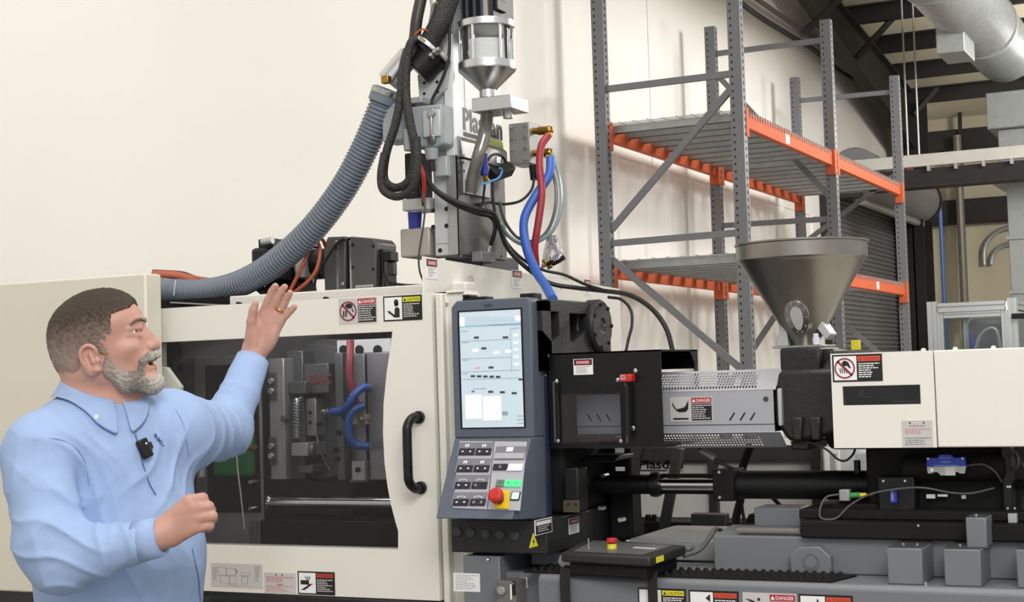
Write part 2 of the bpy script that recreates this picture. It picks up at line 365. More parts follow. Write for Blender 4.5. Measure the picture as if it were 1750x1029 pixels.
for i, (r_, z_) in enumerate(((.42, 3.55), (.30, 3.42))):
    c_ = P(1730, 412, y=YB-.08); x_ = P(1682+12*i, 450, y=YB-.08)[0]
    pts = [(x_, YB-.08, 3.0)]+[(x_+r_-r_*math.cos(q_), YB-.08, z_-.05-r_*.0+r_*math.sin(q_)*.9-.35) for q_ in [math.pi/2*k/8 for k in range(9)]]+[(x_+r_+1.2, YB-.08, z_-.05+r_*.9-.35)]
    tag(MB().tube(pts, .035, 8).build('bent_conduit', GALV), 'bent grey conduit on the end wall, %s of the pair' % ('outer' if i == 0 else 'inner'), 'conduit')
q0 = P(1640, 330, y=YB-.42)[0]
tag(MB().tube([(q0, YB-.42, 0), (q0, YB-.42, 4.9)], .06, 10).build('downpipe', PIPEM), 'grey vertical pipe on the tan end wall beside the blue pipe', 'pipe')

# ================================================================ PALLET RACK
RACKG = mat('rack_grey_paint', (116, 117, 121), .45, .1, .05, 4)
RACKO = mat('rack_orange_paint', (200, 98, 64), .6, 0, .06, 3, spec=.2)
FY = [10.1, 12.65, 15.35]; XB, XF = -4.17, -3.15
rack = thing('pallet_rack', 'tall grey steel pallet rack with orange beams and empty wire decks along the wall', 'rack', (XF, FY[0], 0))
tops = [(7.2, 7.2), (P(1228, 55, x=XB)[2], P(1405, 30, x=XF)[2]), (P(1370, 140, x=XB)[2], P(1518, 122, x=XF)[2])]
HOLE = mat('punched_hole', (24, 24, 25), .8)
for i, y in enumerate(FY):
    for x, zt in ((XB, tops[i][0]), (XF, tops[i][1])):
        m = MB(); s = 1 if x == XF else -1
        m.prism([(x-.045, y-.04), (x+.045, y-.04), (x+.045, y+.04), (x+.03, y+.04), (x+.03, y-.025), (x-.03, y-.025), (x-.03, y+.04), (x-.045, y+.04)], 'z', 0, zt)
        po = m.build('upright_post', RACKG, rack)
        h = MB(); k = 0
        while .8+k*.0508 < zt-.03:
            z = .8+k*.0508
            for u in (-.022,) if k % 2 else (-.022,): h.add([(x+u-.006, y-.0405, z), (x+u+.006, y-.0405, z), (x+u+.006, y-.0405, z+.016), (x+u-.006, y-.0405, z+.016)], [(0, 1, 2, 3)])
            h.add([(x+.0455, y-.012, z), (x+.0455, y+.012, z), (x+.0455, y+.012, z+.024), (x+.0455, y-.012, z+.024)], [(0, 1, 2, 3)])
            k += 1
        h.build('punched_holes', HOLE, po, kind='stuff', smooth=False)
        MB().box(x-.08, x+.08, y-.07, y+.07, 0, .012).build('foot_plate', RACKG, rack)
def brace(i, a, b):
    p = P(*a, y=FY[i]); q = P(*b, y=FY[i]); p[0] = XB+.04 if a[0] < b[0] else p[0]; q[0] = XF-.04
    MB().bar(p, q, .035, .045).build('frame_brace', RACKG, rack)
brace(0, (1050, 151), (1236, 128)); brace(0, (1061, 415), (1246, 399)); brace(0, (1060, 392), (1236, 152)); brace(0, (1062, 442), (1245, 634)); brace(0, (1056, -60), (1236, -80))
brace(1, (1240, 90), (1396, 70)); brace(1, (1259, 384), (1405, 375)); brace(1, (1240, 125), (1406, 335)); brace(1, (1258, 660), (1410, 400)); 
brace(2, (1376, 171), (1509, 159)); brace(2, (1390, 330), (1522, 322)); brace(2, (1428, 410), (1520, 300)); brace(2, (1400, 498), (1530, 640))
Z1 = 3.375; Z2 = P(1500, 488, x=XF)[2]+.06
for zt in (Z1, Z2):
    for bay in range(2):
        y0, y1 = FY[bay]+.04, FY[bay+1]-.04
        for x in (XB, XF):
            s = 1 if x == XF else -1
            m = MB(); m.prism([(x-.025, zt), (x+.025, zt), (x+.025, zt-.115), (x-.025, zt-.115)], 'y', y0, y1)
            bo = m.build('orange_beam', RACKO, rack, .006)
            for yy in (y0, y1-.01): MB().box(x-.03, x+.05, yy-.02 if yy == y0 else yy-.03, yy+.04 if yy == y0 else yy+.03, zt-.19, zt+.02).build('end_connector', RACKO, bo, .003)
            if x == XF and zt == Z1 and bay == 0:
                yy = P(1347, 236, x=XF+.03)[1]; MB().box(x+.025, x+.0265, yy-.05, yy+.05, zt-.1, zt-.03).build('tag_label', LABELW, bo)
            if x == XF and zt == Z2 and bay == 1: MB().box(x+.025, x+.0265, y0+1.35, y0+1.45, zt-.1, zt-.03).build('tag_label', LABELW, bo)
        nd = 9
        for k in range(nd):
            y = y0+(k+.5)*(y1-y0)/nd
            MB().prism([(y-.045, zt+.002), (y+.045, zt+.002), (y+.04, zt-.05), (y+.035, zt-.05), (y+.035, zt-.008), (y-.035, zt-.008), (y-.035, zt-.05), (y-.04, zt-.05)], 'x', XB, XF).build('deck_channel', GALV, rack, smooth=False)
        wm = MB(); k = 0
        y = y0+.02
        while y < y1: wm.bar((XB-.03, y, zt+.006), (XF+.03, y, zt+.006), .006, .006); y += .062
        for x in np.arange(XB, XF+.01, .11): wm.bar((x, y0, zt+.012), (x, y1, zt+.012), .006, .006)
        y = y0+.02
        while y < y1: wm.bar((XF+.03, y, zt+.01), (XF+.03, y, zt-.035), .006, .006); y += .062
        wm.build('wire_mesh', GALV, rack, kind='stuff', smooth=False)
# ================================================================ SIGNS (flat printed plates, children of what they are stuck on)
def plate(parent, F, w, h, m, name='warning_label', th=.0012):
    b = MB(); F.slab(b, 0, 0, w, h, .0002, th); return b.build(name, m, parent, smooth=False)
def fl(parent, F, name, m, fn, kind=None):
    b = MB(); fn(b); return b.build(name, m, parent, smooth=False, kind=kind)
E1, E2, E3 = .0017, .0021, .0025
def tri(F, b, u, v, s, off): F.pol(b, [(u, v), (u-s*.55, v+s), (u+s*.55, v+s)], off)
def sign(parent, F, w, h, word, head, textc, body, picto, border=None, side=.5, seed=1, frame=None):
    p = plate(parent, F, w, h, frame or LABELS_)
    bw = w*.02 if frame is INK else w*.012
    if frame is INK: fl(p, F, 'picture_panel', LABELW, lambda b: F.rect(b, bw*1.6, bw*1.6, w*side-bw*.5, h-bw*1.6, E1))
    x0, x1 = w*side+bw*.7, w-bw*1.8
    y0 = bw*2; y1 = h*.26
    fl(p, F, 'header', head, lambda b: F.rect(b, x0, y0, x1, y1, E2))
    def hd(b):
        F.text(b, word, x0+(x1-x0)*.24, y0+(y1-y0)*.22, x1-(x1-x0)*.05, y1-(y1-y0)*.2, E3); tri(F, b, x0+(x1-x0)*.12, y0+(y1-y0)*.18, (y1-y0)*.62, E3)
    fl(p, F, 'lettering', textc, hd)
    fl(p, F, 'text_block', body[0], lambda b: F.rect(b, x0, y1+h*.03, x1, h-bw*2, E2))
    fl(p, F, 'text_lines', body[1], lambda b: F.lines(b, x0+w*.015, y1+h*.07, x1-w*.015, h-bw*3, 7, E3, seed), 'stuff')
    if picto: fl(p, F, 'pictogram', INK, lambda b: picto(b, F, bw*2, bw*2, w*side-bw*2, h-bw*2))
    return p
def no_ring(p, F, u, v, r):
    def f(b):
        F.ring(b, u, v, r*.86, r, E3+.0004)
        c = .7071*r; t = r*.07
        F.pol(b, [(u-c-t, v-c+t), (u-c+t, v-c-t), (u+c+t, v+c-t), (u+c-t, v+c+t)], E3+.0004)
    fl(p, F, 'prohibition_ring', mat('label_dark_red', (140, 36, 52), .5, 0, 0), f)
def small_danger(parent, F, w=.052, h=.068, seed=3):
    p = plate(parent, F, w, h, LABELW)
    fl(p, F, 'header', INK, lambda b: F.rect(b, w*.04, h*.03, w*.96, h*.4, E1))
    fl(p, F, 'red_oval', LRED, lambda b: F.rect(b, w*.12, h*.09, w*.88, h*.35, E2))
    fl(p, F, 'lettering', LABELW, lambda b: F.text(b, 'DANGER', w*.18, h*.14, w*.82, h*.3, E3))
    fl(p, F, 'text_lines', INKG, lambda b: F.lines(b, w*.15, h*.48, w*.85, h*.95, 5, E1, seed, .35), 'stuff')
    return p
def pic_mask(b, F, x0, y0, x1, y1):       # head with visor, raised hand
    w, h = x1-x0, y1-y0
    F.disc(b, x0+w*.72, y0+h*.22, w*.14, E3, 18, sy=1.15); F.pol(b, [(x0+w*.6, y0+h*.3), (x0+w*.66, y0+h*.42), (x0+w*.86, y0+h*.36), (x0+w*.84, y0+h*.25)], E3)
    F.pol(b, [(x0+w*.62, y0+h*.52), (x0+w*.7, y0+h*.45), (x0+w*.84, y0+h*.45), (x0+w*.92, y0+h*.54), (x0+w*.92, y0+h*.92), (x0+w*.6, y0+h*.92)], E3)
    F.pol(b, [(x0+w*.6, y0+h*.92), (x0+w*.2, y0+h*.66), (x0+w*.26, y0+h*.6), (x0+w*.64, y0+h*.82)], E3)
    F.pol(b, [(x0+w*.2, y0+h*.66), (x0+w*.14, y0+h*.58), (x0+w*.26, y0+h*.64), (x0+w*.36, y0+h*.6), (x0+w*.34, y0+h*.7)], E3)
def pic_hand_screw(b, F, x0, y0, x1, y1):
    w, h = x1-x0, y1-y0
    F.pol(b, [(x0+w*.38, y0+h*.24), (x0+w*.5, y0+h*.16), (x0+w*.68, y0+h*.24), (x0+w*.8, y0+h*.5), (x0+w*.72, y0+h*.5), (x0+w*.6, y0+h*.38), (x0+w*.5, y0+h*.42), (x0+w*.36, y0+h*.4)], E3)
    for k in range(4): u = x0+w*(.24+.1*k); F.pol(b, [(u, y0+h*.5), (u+w*.04, y0+h*.48), (u+w*.09, y0+h*.7), (u+w*.05, y0+h*.72)], E3)
def pic_grip(b, F, x0, y0, x1, y1):
    w, h = x1-x0, y1-y0
    F.pol(b, [(x0+w*.34, y0+h*.24), (x0+w*.5, y0+h*.16), (x0+w*.72, y0+h*.2), (x0+w*.78, y0+h*.34), (x0+w*.6, y0+h*.4), (x0+w*.4, y0+h*.36)], E3)
    for u in (.2, .34): F.rect(b, x0+w*u, y0+h*.48, x0+w*(u+.08), y0+h*.74, E3)
    F.pol(b, [(x0+w*.7, y0+h*.42), (x0+w*.76, y0+h*.4), (x0+w*.84, y0+h*.54), (x0+w*.78, y0+h*.56)], E3)
def pic_crush(b, F, x0, y0, x1, y1):
    w, h = x1-x0, y1-y0
    F.pol(b, [(x0+w*.1, y0+h*.36), (x0+w*.56, y0+h*.36), (x0+w*.56, y0+h*.58), (x0+w*.1, y0+h*.58)], E3)
    F.pol(b, [(x0+w*.12, y0+h*.86), (x0+w*.36, y0+h*.86), (x0+w*.92, y0+h*.52), (x0+w*.66, y0+h*.56), (x0+w*.62, y0+h*.3), (x0+w*.54, y0+h*.3), (x0+w*.56, y0+h*.62)], E3)
    for a, c in (((.36, .16), (.48, .3)), ((.48, .3), (.58, .16)), ((.58, .16), (.68, .16)), ((.68, .16), (.64, .32))):
        F.pol(b, [(x0+w*a[0], y0+h*a[1]), (x0+w*(a[0]+.05), y0+h*a[1]), (x0+w*(c[0]+.05), y0+h*c[1]), (x0+w*c[0], y0+h*c[1])], E3)
def pic_burn(b, F, x0, y0, x1, y1):
    w, h = x1-x0, y1-y0
    F.pol(b, [(x0+w*.2, y0+h*.5), (x0+w*.5, y0+h*.46), (x0+w*.72, y0+h*.4), (x0+w*.92, y0+h*.1), (x0+w*.9, y0+h*.5), (x0+w*.74, y0+h*.62), (x0+w*.4, y0+h*.62)], E3)
    F.pol(b, [(x0+w*.08, y0+h*.14), (x0+w*.14, y0+h*.3), (x0+w*.26, y0+h*.46), (x0+w*.22, y0+h*.5), (x0+w*.08, y0+h*.32)], E3)
    F.rect(b, x0+w*.1, y0+h*.88, x0+w*.9, y0+h*.95, E3)
def pic_fall(b, F, x0, y0, x1, y1):
    w, h = x1-x0, y1-y0
    F.disc(b, x0+w*.62, y0+h*.2, w*.06, E3); F.pol(b, [(x0+w*.05, y0+h*.18), (x0+w*.3, y0+h*.22), (x0+w*.62, y0+h*.36), (x0+w*.78, y0+h*.5), (x0+w*.6, y0+h*.46), (x0+w*.3, y0+h*.3)], E3)
    F.rect(b, x0+w*.1, y0+h*.8, x0+w*.9, y0+h*.84, E3)
def pic_arrow(b, F, x0, y0, x1, y1):
    w, h = x1-x0, y1-y0
    F.pol(b, [(x0+w*.72, y0+h*.24), (x0+w*.94, y0+h*.06), (x0+w*.94, y0+h*.4)], E3); F.pol(b, [(x0+w*.1, y0+h*.56), (x0+w*.6, y0+h*.46), (x0+w*.6, y0+h*.5), (x0+w*.1, y0+h*.6)], E3)
def pic_spike(b, F, x0, y0, x1, y1):
    w, h = x1-x0, y1-y0
    F.pol(b, [(x0+w*.74, y0+h*.06), (x0+w*.64, y0+h*.4), (x0+w*.9, y0+h*.4)], E3); F.rect(b, x0+w*.1, y0+h*.6, x0+w*.9, y0+h*.66, E3)
GREYB = (INK, LABELS_)
def corner(px0, py0, px1, py1, y):        # sign on a wall facing -y from two photo corners
    a, b = P(px0, py0, y=y), P(px1, py1, y=y); return Face(a), b[0]-a[0], a[2]-b[2]

# ================================================================ CLAMP END COVERS
YD = 3.5
# tall left cabinet
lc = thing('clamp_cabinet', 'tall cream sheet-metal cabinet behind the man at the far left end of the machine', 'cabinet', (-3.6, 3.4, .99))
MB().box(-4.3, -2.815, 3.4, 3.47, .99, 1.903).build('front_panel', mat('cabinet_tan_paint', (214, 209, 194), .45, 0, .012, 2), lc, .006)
MB().box(-4.3, -2.95, 3.47, 4.7, .99, 1.74).build('body', CREAM, lc, .006)
MB().box(-4.3, -2.95, 3.5, 4.7, 1.74, 1.79).build('dark_lid', DGREY, lc)
# machine base under the covers
bs = thing('machine_bed', 'grey painted steel machine bed carrying the press, along the bottom of the picture', 'machine bed', (-2, 3.6, 0))
MB().box(-4.3, -1.93, 3.56, 4.8, .1, .985).build('clamp_bed', DGREY, bs, .01)
MB().box(-2.75, -2.36, 3.52, 3.56, .2, .965).build('bed_access_panel', mat('dark_green_grey', (70, 76, 72), .5), bs, .008)
# safety door
dr = thing('safety_door', 'cream sliding safety door with large dark tinted window and black handle', 'machine door', (-2.4, 3.5, 1.0))
X0, X1, Z0, Z1d = -2.885, -1.948, 1.0, 1.806
WZ0, WZ1, WX0 = 1.130, 1.7085, -2.862
curve = [(670.5, 566), (668, 590), (661, 635), (655.5, 690), (654.5, 740), (657, 790), (662, 830), (668, 862), (676, 893), (680.5, 908), (680.5, 943)]
cp = [P(a, b, y=YD) for a, b in curve]; cp = [(p[0], p[2]) for p in cp]; cp[0] = (cp[0][0], WZ1); cp[-1] = (cp[-1][0], WZ0)
m = MB()
m.prism([(X0, WZ1), (X0, Z1d), (X1, Z1d), (X1, WZ1)][::-1], 'y', YD, YD+.045)
m.prism([(X0, Z0), (X0, WZ0), (X1, WZ0), (X1, Z0)][::-1], 'y', YD, YD+.045)
m.prism([(X0, WZ0), (X0, WZ1), (WX0, WZ1), (WX0, WZ0)][::-1], 'y', YD, YD+.045)
m.prism(cp+[(X1, WZ0), (X1, WZ1)], 'y', YD, YD+.045)
m.build('door_panel', CREAM, dr, ang=20)
wn = MB(); wn.prism([(WX0-.01, WZ0-.01), (WX0-.01, WZ1+.01)]+[(x+.012, z) for x, z in [(cp[0][0], WZ1+.01)]+cp[1:-1]+[(cp[-1][0], WZ0-.01)]], 'y', YD+.012, YD+.018)
wn.build('tinted_window', glassmat('smoked_acrylic', (236, 236, 238), ior=1.27, haze=((84, 86, 88), .012)), dr, smooth=False)
hx0 = P(708, 712, y=YD-.02)[0]; zt = P(708, 714, y=YD-.03)[2]; zb = P(710, 835, y=YD-.03)[2]
pts = spline([(hx0+.005, YD+.0, zt), (hx0+.002, YD-.03, zt), (hx0, YD-.056, zt-.02), (hx0, YD-.06, zt-.05), (hx0, YD-.06, zb+.05), (hx0, YD-.056, zb+.02), (hx0+.002, YD-.03, zb), (hx0+.005, YD+.0, zb)], 6)
hd = MB().tube(pts, .0125, 14).build('handle', BLACK, dr)
for z in (zt, zb): MB().cyl((hx0+.005, YD, z), (hx0+.005, YD-.012, z), .017, n=16).build('handle_foot', BLACK, hd, .002)
# small cream bracket plate seen over the window edge
tb = [(268, 626), (285, 628), (309, 661), (308, 667), (279, 668), (268, 674)]
MB().prism([(P(a, b, y=YD-.004)[0], P(a, b, y=YD-.004)[2]) for a, b in tb], 'y', YD-.006, YD+.01).build('latch_plate', mat('pale_latch_plate', (196, 196, 186), .5), dr, .001)
# labels on the door
F, w_, h_ = corner(579, 511, 645, 550, YD)
p = sign(dr, F, w_, h_*1.03, 'DANGER', LRED, LABELW, GREYB, pic_grip, seed=2); no_ring(p, F, w_*.25, h_*.52, h_*.4)
F, w_, h_ = corner(655, 507, 722, 544, YD)
sign(dr, F, w_, h_*1.06, 'CAUTION', LYEL, INK, GREYB, pic_mask, frame=INK, seed=5)
F, w_, h_ = corner(361, 962, 449, 1006, YD)
p = plate(dr, F, w_, h_, LABELS_, 'diagram_plate')
def diag(b):
    for (a, c, d, e) in ((.14, .16, .3, .52), (.3, .2, .48, .5), (.36, .52, .5, .86), (.6, .52, .72, .84), (.6, .36, .76, .5), (.18, .52, .36, .84)):
        for q in ((a, c, d, c+.012), (a, e-.012, d, e), (a, c, a+.006, e), (d-.006, c, d, e)): F.rect(b, q[0]*w_, q[1]*h_, q[2]*w_, q[3]*h_, E1)
    F.pol(b, [(.48*w_, .2*h_), (.53*w_, .3*h_), (.48*w_, .5*h_), (.5*w_, .34*h_)], E1)
fl(p, F, 'line_drawing', INKG, diag)
fl(p, F, 'text_lines', INKG, lambda b: (F.lines(b, .03*w_, .18*h_, .13*w_, .75*h_, 9, E1, 4, .3), F.lines(b, .86*w_, .1*h_, .97*w_, .75*h_, 10, E1, 6, .3), F.lines(b, .3*w_, .9*h_, .8*w_, .96*h_, 2, E1, 7, .3)), 'stuff')
F, w_, h_ = corner(452, 978, 506, 1015, YD)
p = plate(dr, F, w_, h_, LABELS_, 'notice_plate')
fl(p, F, 'pink_lines', PINK, lambda b: (F.lines(b, .06*w_, .2*h_, .92*w_, .5*h_, 3, E1, 8, .5), F.rect(b, .4*w_, .54*h_, .6*w_, .62*h_, E1), F.lines(b, .06*w_, .64*h_, .9*w_, .95*h_, 4, E1, 9, .4)), 'stuff')
fl(p, F, 'print_marks', INK, lambda b: (F.rect(b, .36*w_, .08*h_, .4*w_, .15*h_, E1), F.rect(b, .56*w_, .08*h_, .6*w_, .15*h_, E1)))
F, w_, h_ = corner(509, 976, 573, 1018, YD)
sign(dr, F, w_, h_, 'WARNING', mat('label_brick_red', (166, 58, 48), .5, 0, .02), LRED, GREYB, pic_crush, frame=INK, seed=11)
# rounded corner post right of door
ps = thing('door_post', 'cream upright post with rounded front between safety door and control console', 'post', (-1.9, 3.5, 1.0))
m = MB(); m.prism([(-1.944, 3.60), (-1.944, 3.515), (-1.934, 3.498), (-1.915, 3.496), (-1.915, 3.52), (-1.855, 3.52), (-1.855, 3.60)], 'z', .92, 1.803)
m.build('post_profile', CREAM, ps, .003)
a = P(752, 511, y=3.52)
MB().box(-1.91, -1.86, 3.51, 3.6, 1.803, 1.809).build('cap_strip', CREAM, ps, .001)
for px, py in ((755, 511), (764, 520), (762, 610)): q = P(px, py, y=3.52); MB().cyl((q[0], 3.52, q[2]), (q[0], 3.515, q[2]), .005, n=10).build('screw', ZINC, ps)
# header rail behind door top
hr = thing('guard_rail', 'narrow pale rail with black gap running behind the top edge of the safety door', 'rail', (-2.4, 3.62, 1.8))
MB().box(P(392, 519, y=3.72)[0], -1.96, 3.72, 3.78, 1.80, 1.845).build('rail', CREAM, hr, .004)
MB().box(-2.90, -1.96, 3.60, 3.715, 1.79, 1.812).build('gap_strip', BLACKM, hr)
MB().box(-3.12, P(392, 519, y=3.72)[0], 3.72, 3.95, 1.79, 1.845).build('hose_shade_block', BLACKM, hr)  # black block standing in for the shadow under the grey hose
for px in (411, 560): q = P(px, 519, y=3.72); MB().cyl((q[0], 3.72, 1.82), (q[0], 3.705, 1.82), .006, n=10).build('bolt', BLACK, hr)

# ================================================================ MOULD SPACE BEHIND THE WINDOW
hb = thing('clamp_enclosure', 'dark inner housing of the mould space seen through the tinted window', 'housing', (-2.4, 4.6, 1.0))
INNER = mat('inner_grey_panel', (128, 130, 128), .55, 0, .08)
MB().box(-2.93, -1.96, 4.6, 4.62, .99, 1.8).build('rear_panel', BLACKM, hb)
MB().box(-2.93, -2.9, 3.62, 4.6, .99, 1.79).build('side_panel', DGREY, hb)
MB().box(-2.93, -1.96, 3.6, 4.6, .985, 1.0).build('floor_tray', BLACKM, hb)
q0 = P(330, 610, y=3.72); q1 = P(438, 925, y=3.72)
MB().box(q0[0]-.06, q1[0]+.02, 3.72, 3.74, 1.0, q0[2]).build('grey_shield', INNER, hb, .004)
r0 = P(352, 625, y=3.719); MB().box(r0[0], r0[0]+.19, 3.714, 3.72, 1.2, r0[2]).build('shield_opening', BLACKM, hb)
MOLDG = mat('mould_steel', (168, 168, 166), .38, .7, .08, 8)
MOLDD = mat('dark_mould_steel', (96, 97, 98), .4, .5, .1, 8)
mp = thing('moving_platen', 'grey steel moving mould half with bolted clamp bars behind the tinted window, left', 'mould', (-2.55, 3.75, 1.3))
def pxbox(name, parent, mtl, px0, py0, px1, py1, y, dep, bev=.003):
    return bx(MB(), px0, py0, px1, py1, y, dep).build(name, mtl, parent, bev)
pxbox('clamp_plate', mp, MOLDG, 458, 613, 489, 820, 3.74, .5)
for a, b in ((637, 685), (748, 795)):
    pk = pxbox('clamp_pocket', mp, MOLDD, 459, a, 472, b, 3.735, .02, .001)
    for yy in (a+14, a+31):
        c = P(466, yy, y=3.735); MB().cyl((c[0], 3.736, c[2]), (c[0], 3.722, c[2]), .009, n=14).build('cap_screw', ALU, pk, .001)
c = P(488, 716, y=3.735); MB().cyl((c[0], 3.745, c[2]), (c[0], 3.72, c[2]), .01, n=6).build('lock_bolt', MOLDD, mp, .001)
pxbox('mould_base', mp, MOLDD, 489, 600, 522, 820, 3.79, .45)
pxbox('upper_block', mp, MOLDD, 493, 652, 522, 673, 3.76, .2)
sprg = MB(); c0 = P(508, 680, y=3.76); c1 = P(508, 748, y=3.76); pts = []
for i in range(13*10+1):
    t = i/130; q = c0+(c1-c0)*t; pts.append((q[0]+.012*math.cos(i*.628), q[1]+.012*math.sin(i*.628), q[2]))
sprg.tube(pts, .003, 5); sprg.build('return_spring', ALU, mp)
pxbox('ejector_block', mp, MOLDG, 497, 757, 526, 780, 3.75, .1); c = P(532, 770, y=3.76)
MB().cyl(P(522, 770, y=3.77), P(538, 770, y=3.78), .022, n=18).build('guide_bush', MOLDD, mp, .002)
pxbox('lower_block', mp, MOLDD, 510, 795, 534, 810, 3.76, .1)
tbk = thing('turntable_mould', 'round rotating mould plate with index notches behind the tinted window, middle', 'mould', (-2.35, 3.85, 1.4))
c = P(560, 702, y=3.86)
MB().lathe((c[0]-.02, 4.05, c[2]), [(.02, -.2), (.20, -.2), (.215, -.18), (.215, .05), (.02, .05)], 48, 'y').build('round_plate', MOLDD, tbk, .002)
pxbox('carrier_block', tbk, MOLDG, 522, 680, 541, 745, 3.80, .12)
pxbox('name_block', tbk, MOLDD, 519, 622, 562, 672, 3.79, .1)
F, w_, h_ = corner(530, 640, 566, 656, 3.789); fl(tbk, F, 'lettering', mat('dull_red_print', (128, 50, 44), .6), lambda b: F.text(b, 'DAC', 0, 0, w_, h_, .001))
for px, py in ((531, 705), (531, 722), (545, 725)): q = P(px, py, y=3.8); MB().cyl((q[0], 3.81, q[2]), (q[0], 3.792, q[2]), .005, n=10).build('pin', BLACK, tbk)
MB().tube(curve_px([(548, 640, 3.83), (540, 670, 3.82), (538, 700, 3.81), (542, 745, 3.81), (552, 780, 3.82), (565, 805, 3.84)]), .003, 6).build('guard_wire', ALU, tbk)
fp = thing('fixed_platen_mould', 'grey fixed mould half with water fittings behind the tinted window, right', 'mould', (-2.15, 3.8, 1.4))
pxbox('mould_plate', fp, MOLDD, 571, 603, 590, 821, 3.78, .4)
pxbox('backing_plate', fp, mat('mid_mould_steel', (134, 134, 136), .4, .6, .06), 591, 605, 628, 825, 3.82, .4)
pxbox('front_plate', fp, mat('mid_mould_steel', (134, 134, 136), .4, .6, .06), 626, 603, 690, 821, 3.80, .4)
pxbox('corner_block', fp, MOLDG, 600, 788, 624, 822, 3.78, .1); q = P(612, 803, y=3.78)
MB().cyl((q[0], 3.782, q[2]), (q[0], 3.775, q[2]), .008, n=12).build('socket_screw', BLACK, fp)
pxbox('manifold', fp, mat('tan_manifold', (150, 136, 116), .5), 600, 708, 626, 726, 3.78, .06)
for px, py in ((566, 703), (580, 712), (570, 740), (566, 770), (568, 785)): q = P(px+8, py, y=3.775); MB().cyl((q[0], 3.785, q[2]), (q[0], 3.772, q[2]), .008, n=12).build('bolt_hole', BLACK, fp)
pxbox('ceiling_bracket', fp, mat('pale_bracket', (206, 206, 204), .5), 575, 582, 668, 602, 3.84, .2)
for px in (588, 615, 646): q = P(px, 598, y=3.84); MB().cyl((q[0], 3.845, q[2]), (q[0], 3.835, q[2]), .014, n=14).build('bracket_hole', BLACK, fp)
for px, py in ((632, 662), (632, 764), (630, 716), (618, 700)):
    q = P(px, py, y=3.80); g = MB().cyl((q[0], 3.80, q[2]), (q[0]-.01, 3.765, q[2]), .009, n=10).build('water_fitting', ALU, fp, .001)
REDH = mat('red_rubber_hose', (158, 44, 56), .45, 0, .04); BLUH = mat('blue_rubber_hose', (56, 98, 184), .45, 0, .04)
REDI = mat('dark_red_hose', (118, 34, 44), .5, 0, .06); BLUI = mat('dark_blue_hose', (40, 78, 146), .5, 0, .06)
cable('water_hose', 'red water hose hanging inside the mould space from the top', 'hose', [(599, 583, 3.78), (598, 610, 3.76), (597, 640, 3.75), (602, 665, 3.75), (608, 690, 3.76), (616, 696, 3.78)], .0115, REDI)
cable('water_hose', 'blue water hose curving between the mould halves, upper one', 'hose', [(567, 704, 3.76), (585, 702, 3.74), (597, 690, 3.735), (606, 675, 3.74), (620, 663, 3.76), (631, 662, 3.775)], .0115, BLUI)
cable('water_hose', 'blue water hose looping behind window, lower one beside mould', 'hose', [(622, 693, 3.77), (603, 702, 3.745), (595, 725, 3.74), (598, 750, 3.745), (610, 761, 3.76), (631, 763, 3.775)], .012, BLUI)
q = P(550, 703, y=3.77); r_ = P(566, 704, y=3.76)
tag(MB().cyl(q, r_, .006, n=10).cyl(q+V((.008, 0, 0)), q+V((.014, 0, 0)), .009, n=10).cyl(q+V((.02, 0, 0)), q+V((.026, 0, 0)), .009, n=10).build('hose_nipple', CHROME), 'shiny hose nipple feeding the upper blue hose inside the window', 'fitting')
lamp = bpy.data.lights.new('mould_fill_light', 'AREA'); lamp.shape = 'RECTANGLE'; lamp.size = .5; lamp.size_y = .05; lamp.energy = 1.3
lo = bpy.data.objects.new('mould_fill_light', lamp); C.objects.link(lo); lo.location = (-2.35, 3.66, 1.775); lo.rotation_euler = (.35, 0, 0)   # added fill light to brighten the mould space, no real lamp here
tbar = thing('tie_bar', 'polished chrome tie bar running across the bottom of the window', 'tie bar', (-2.3, 3.8, 1.2))
a = P(462, 858, y=3.75); b = P(690, 862, y=3.75); zc = a[2]
MB().cyl((a[0], 3.75, zc), (-1.97, 3.75, zc), .0175, n=24).build('bar', CHROME, tbar)
MB().cyl((a[0]-.004, 3.75, zc), (a[0]+.006, 3.75, zc), .023, n=20).build('end_ring', CHROME, tbar, .002)
MB().box(a[0]-.06, -1.97, 3.72, 3.9, 1.0, zc-.05).build('bar_bed', BLACKM, tbar, .004)
gb = thing('green_motor', 'green gear motor low behind the window beside the man', 'motor', (-2.7, 3.66, 1.3))
GREENM = mat('green_motor_paint', (30, 108, 52), .45, 0, .05)
pxbox('gearbox', gb, GREENM, 360, 742, 428, 815, 3.68, .035, .012)
MB().cyl(P(418, 765, y=3.68), P(436, 764, y=3.68), .008, n=12).build('shaft', BRASS, gb)
cable('cable', 'thin pale wire hanging down from green motor behind the window', 'cable', [(404, 768, 3.66), (406, 800, 3.66), (412, 850, 3.66), (418, 905, 3.66)], .0022, LABELS_)
for py in (765, 823, 868):
    q = P(434, py, y=3.7); tag(MB().cyl((q[0], 3.715, q[2]), (q[0], 3.68, q[2]), .006, n=8).build('stud_bolt', ALU), 'small steel stud bolt on inner grey shield, %s of three' % {765: 'top', 823: 'middle', 868: 'bottom'}[py], 'bolt')
q = P(344, 808, y=3.66); tag(MB().cyl(q+V((0, 0, .02)), q-V((0, 0, .012)), .012, n=12).ball(q+V((0, 0, .026)), .009).build('lubricator_cup', ALUM), 'small steel oil cup behind the window just right of the shirt', 'cup')

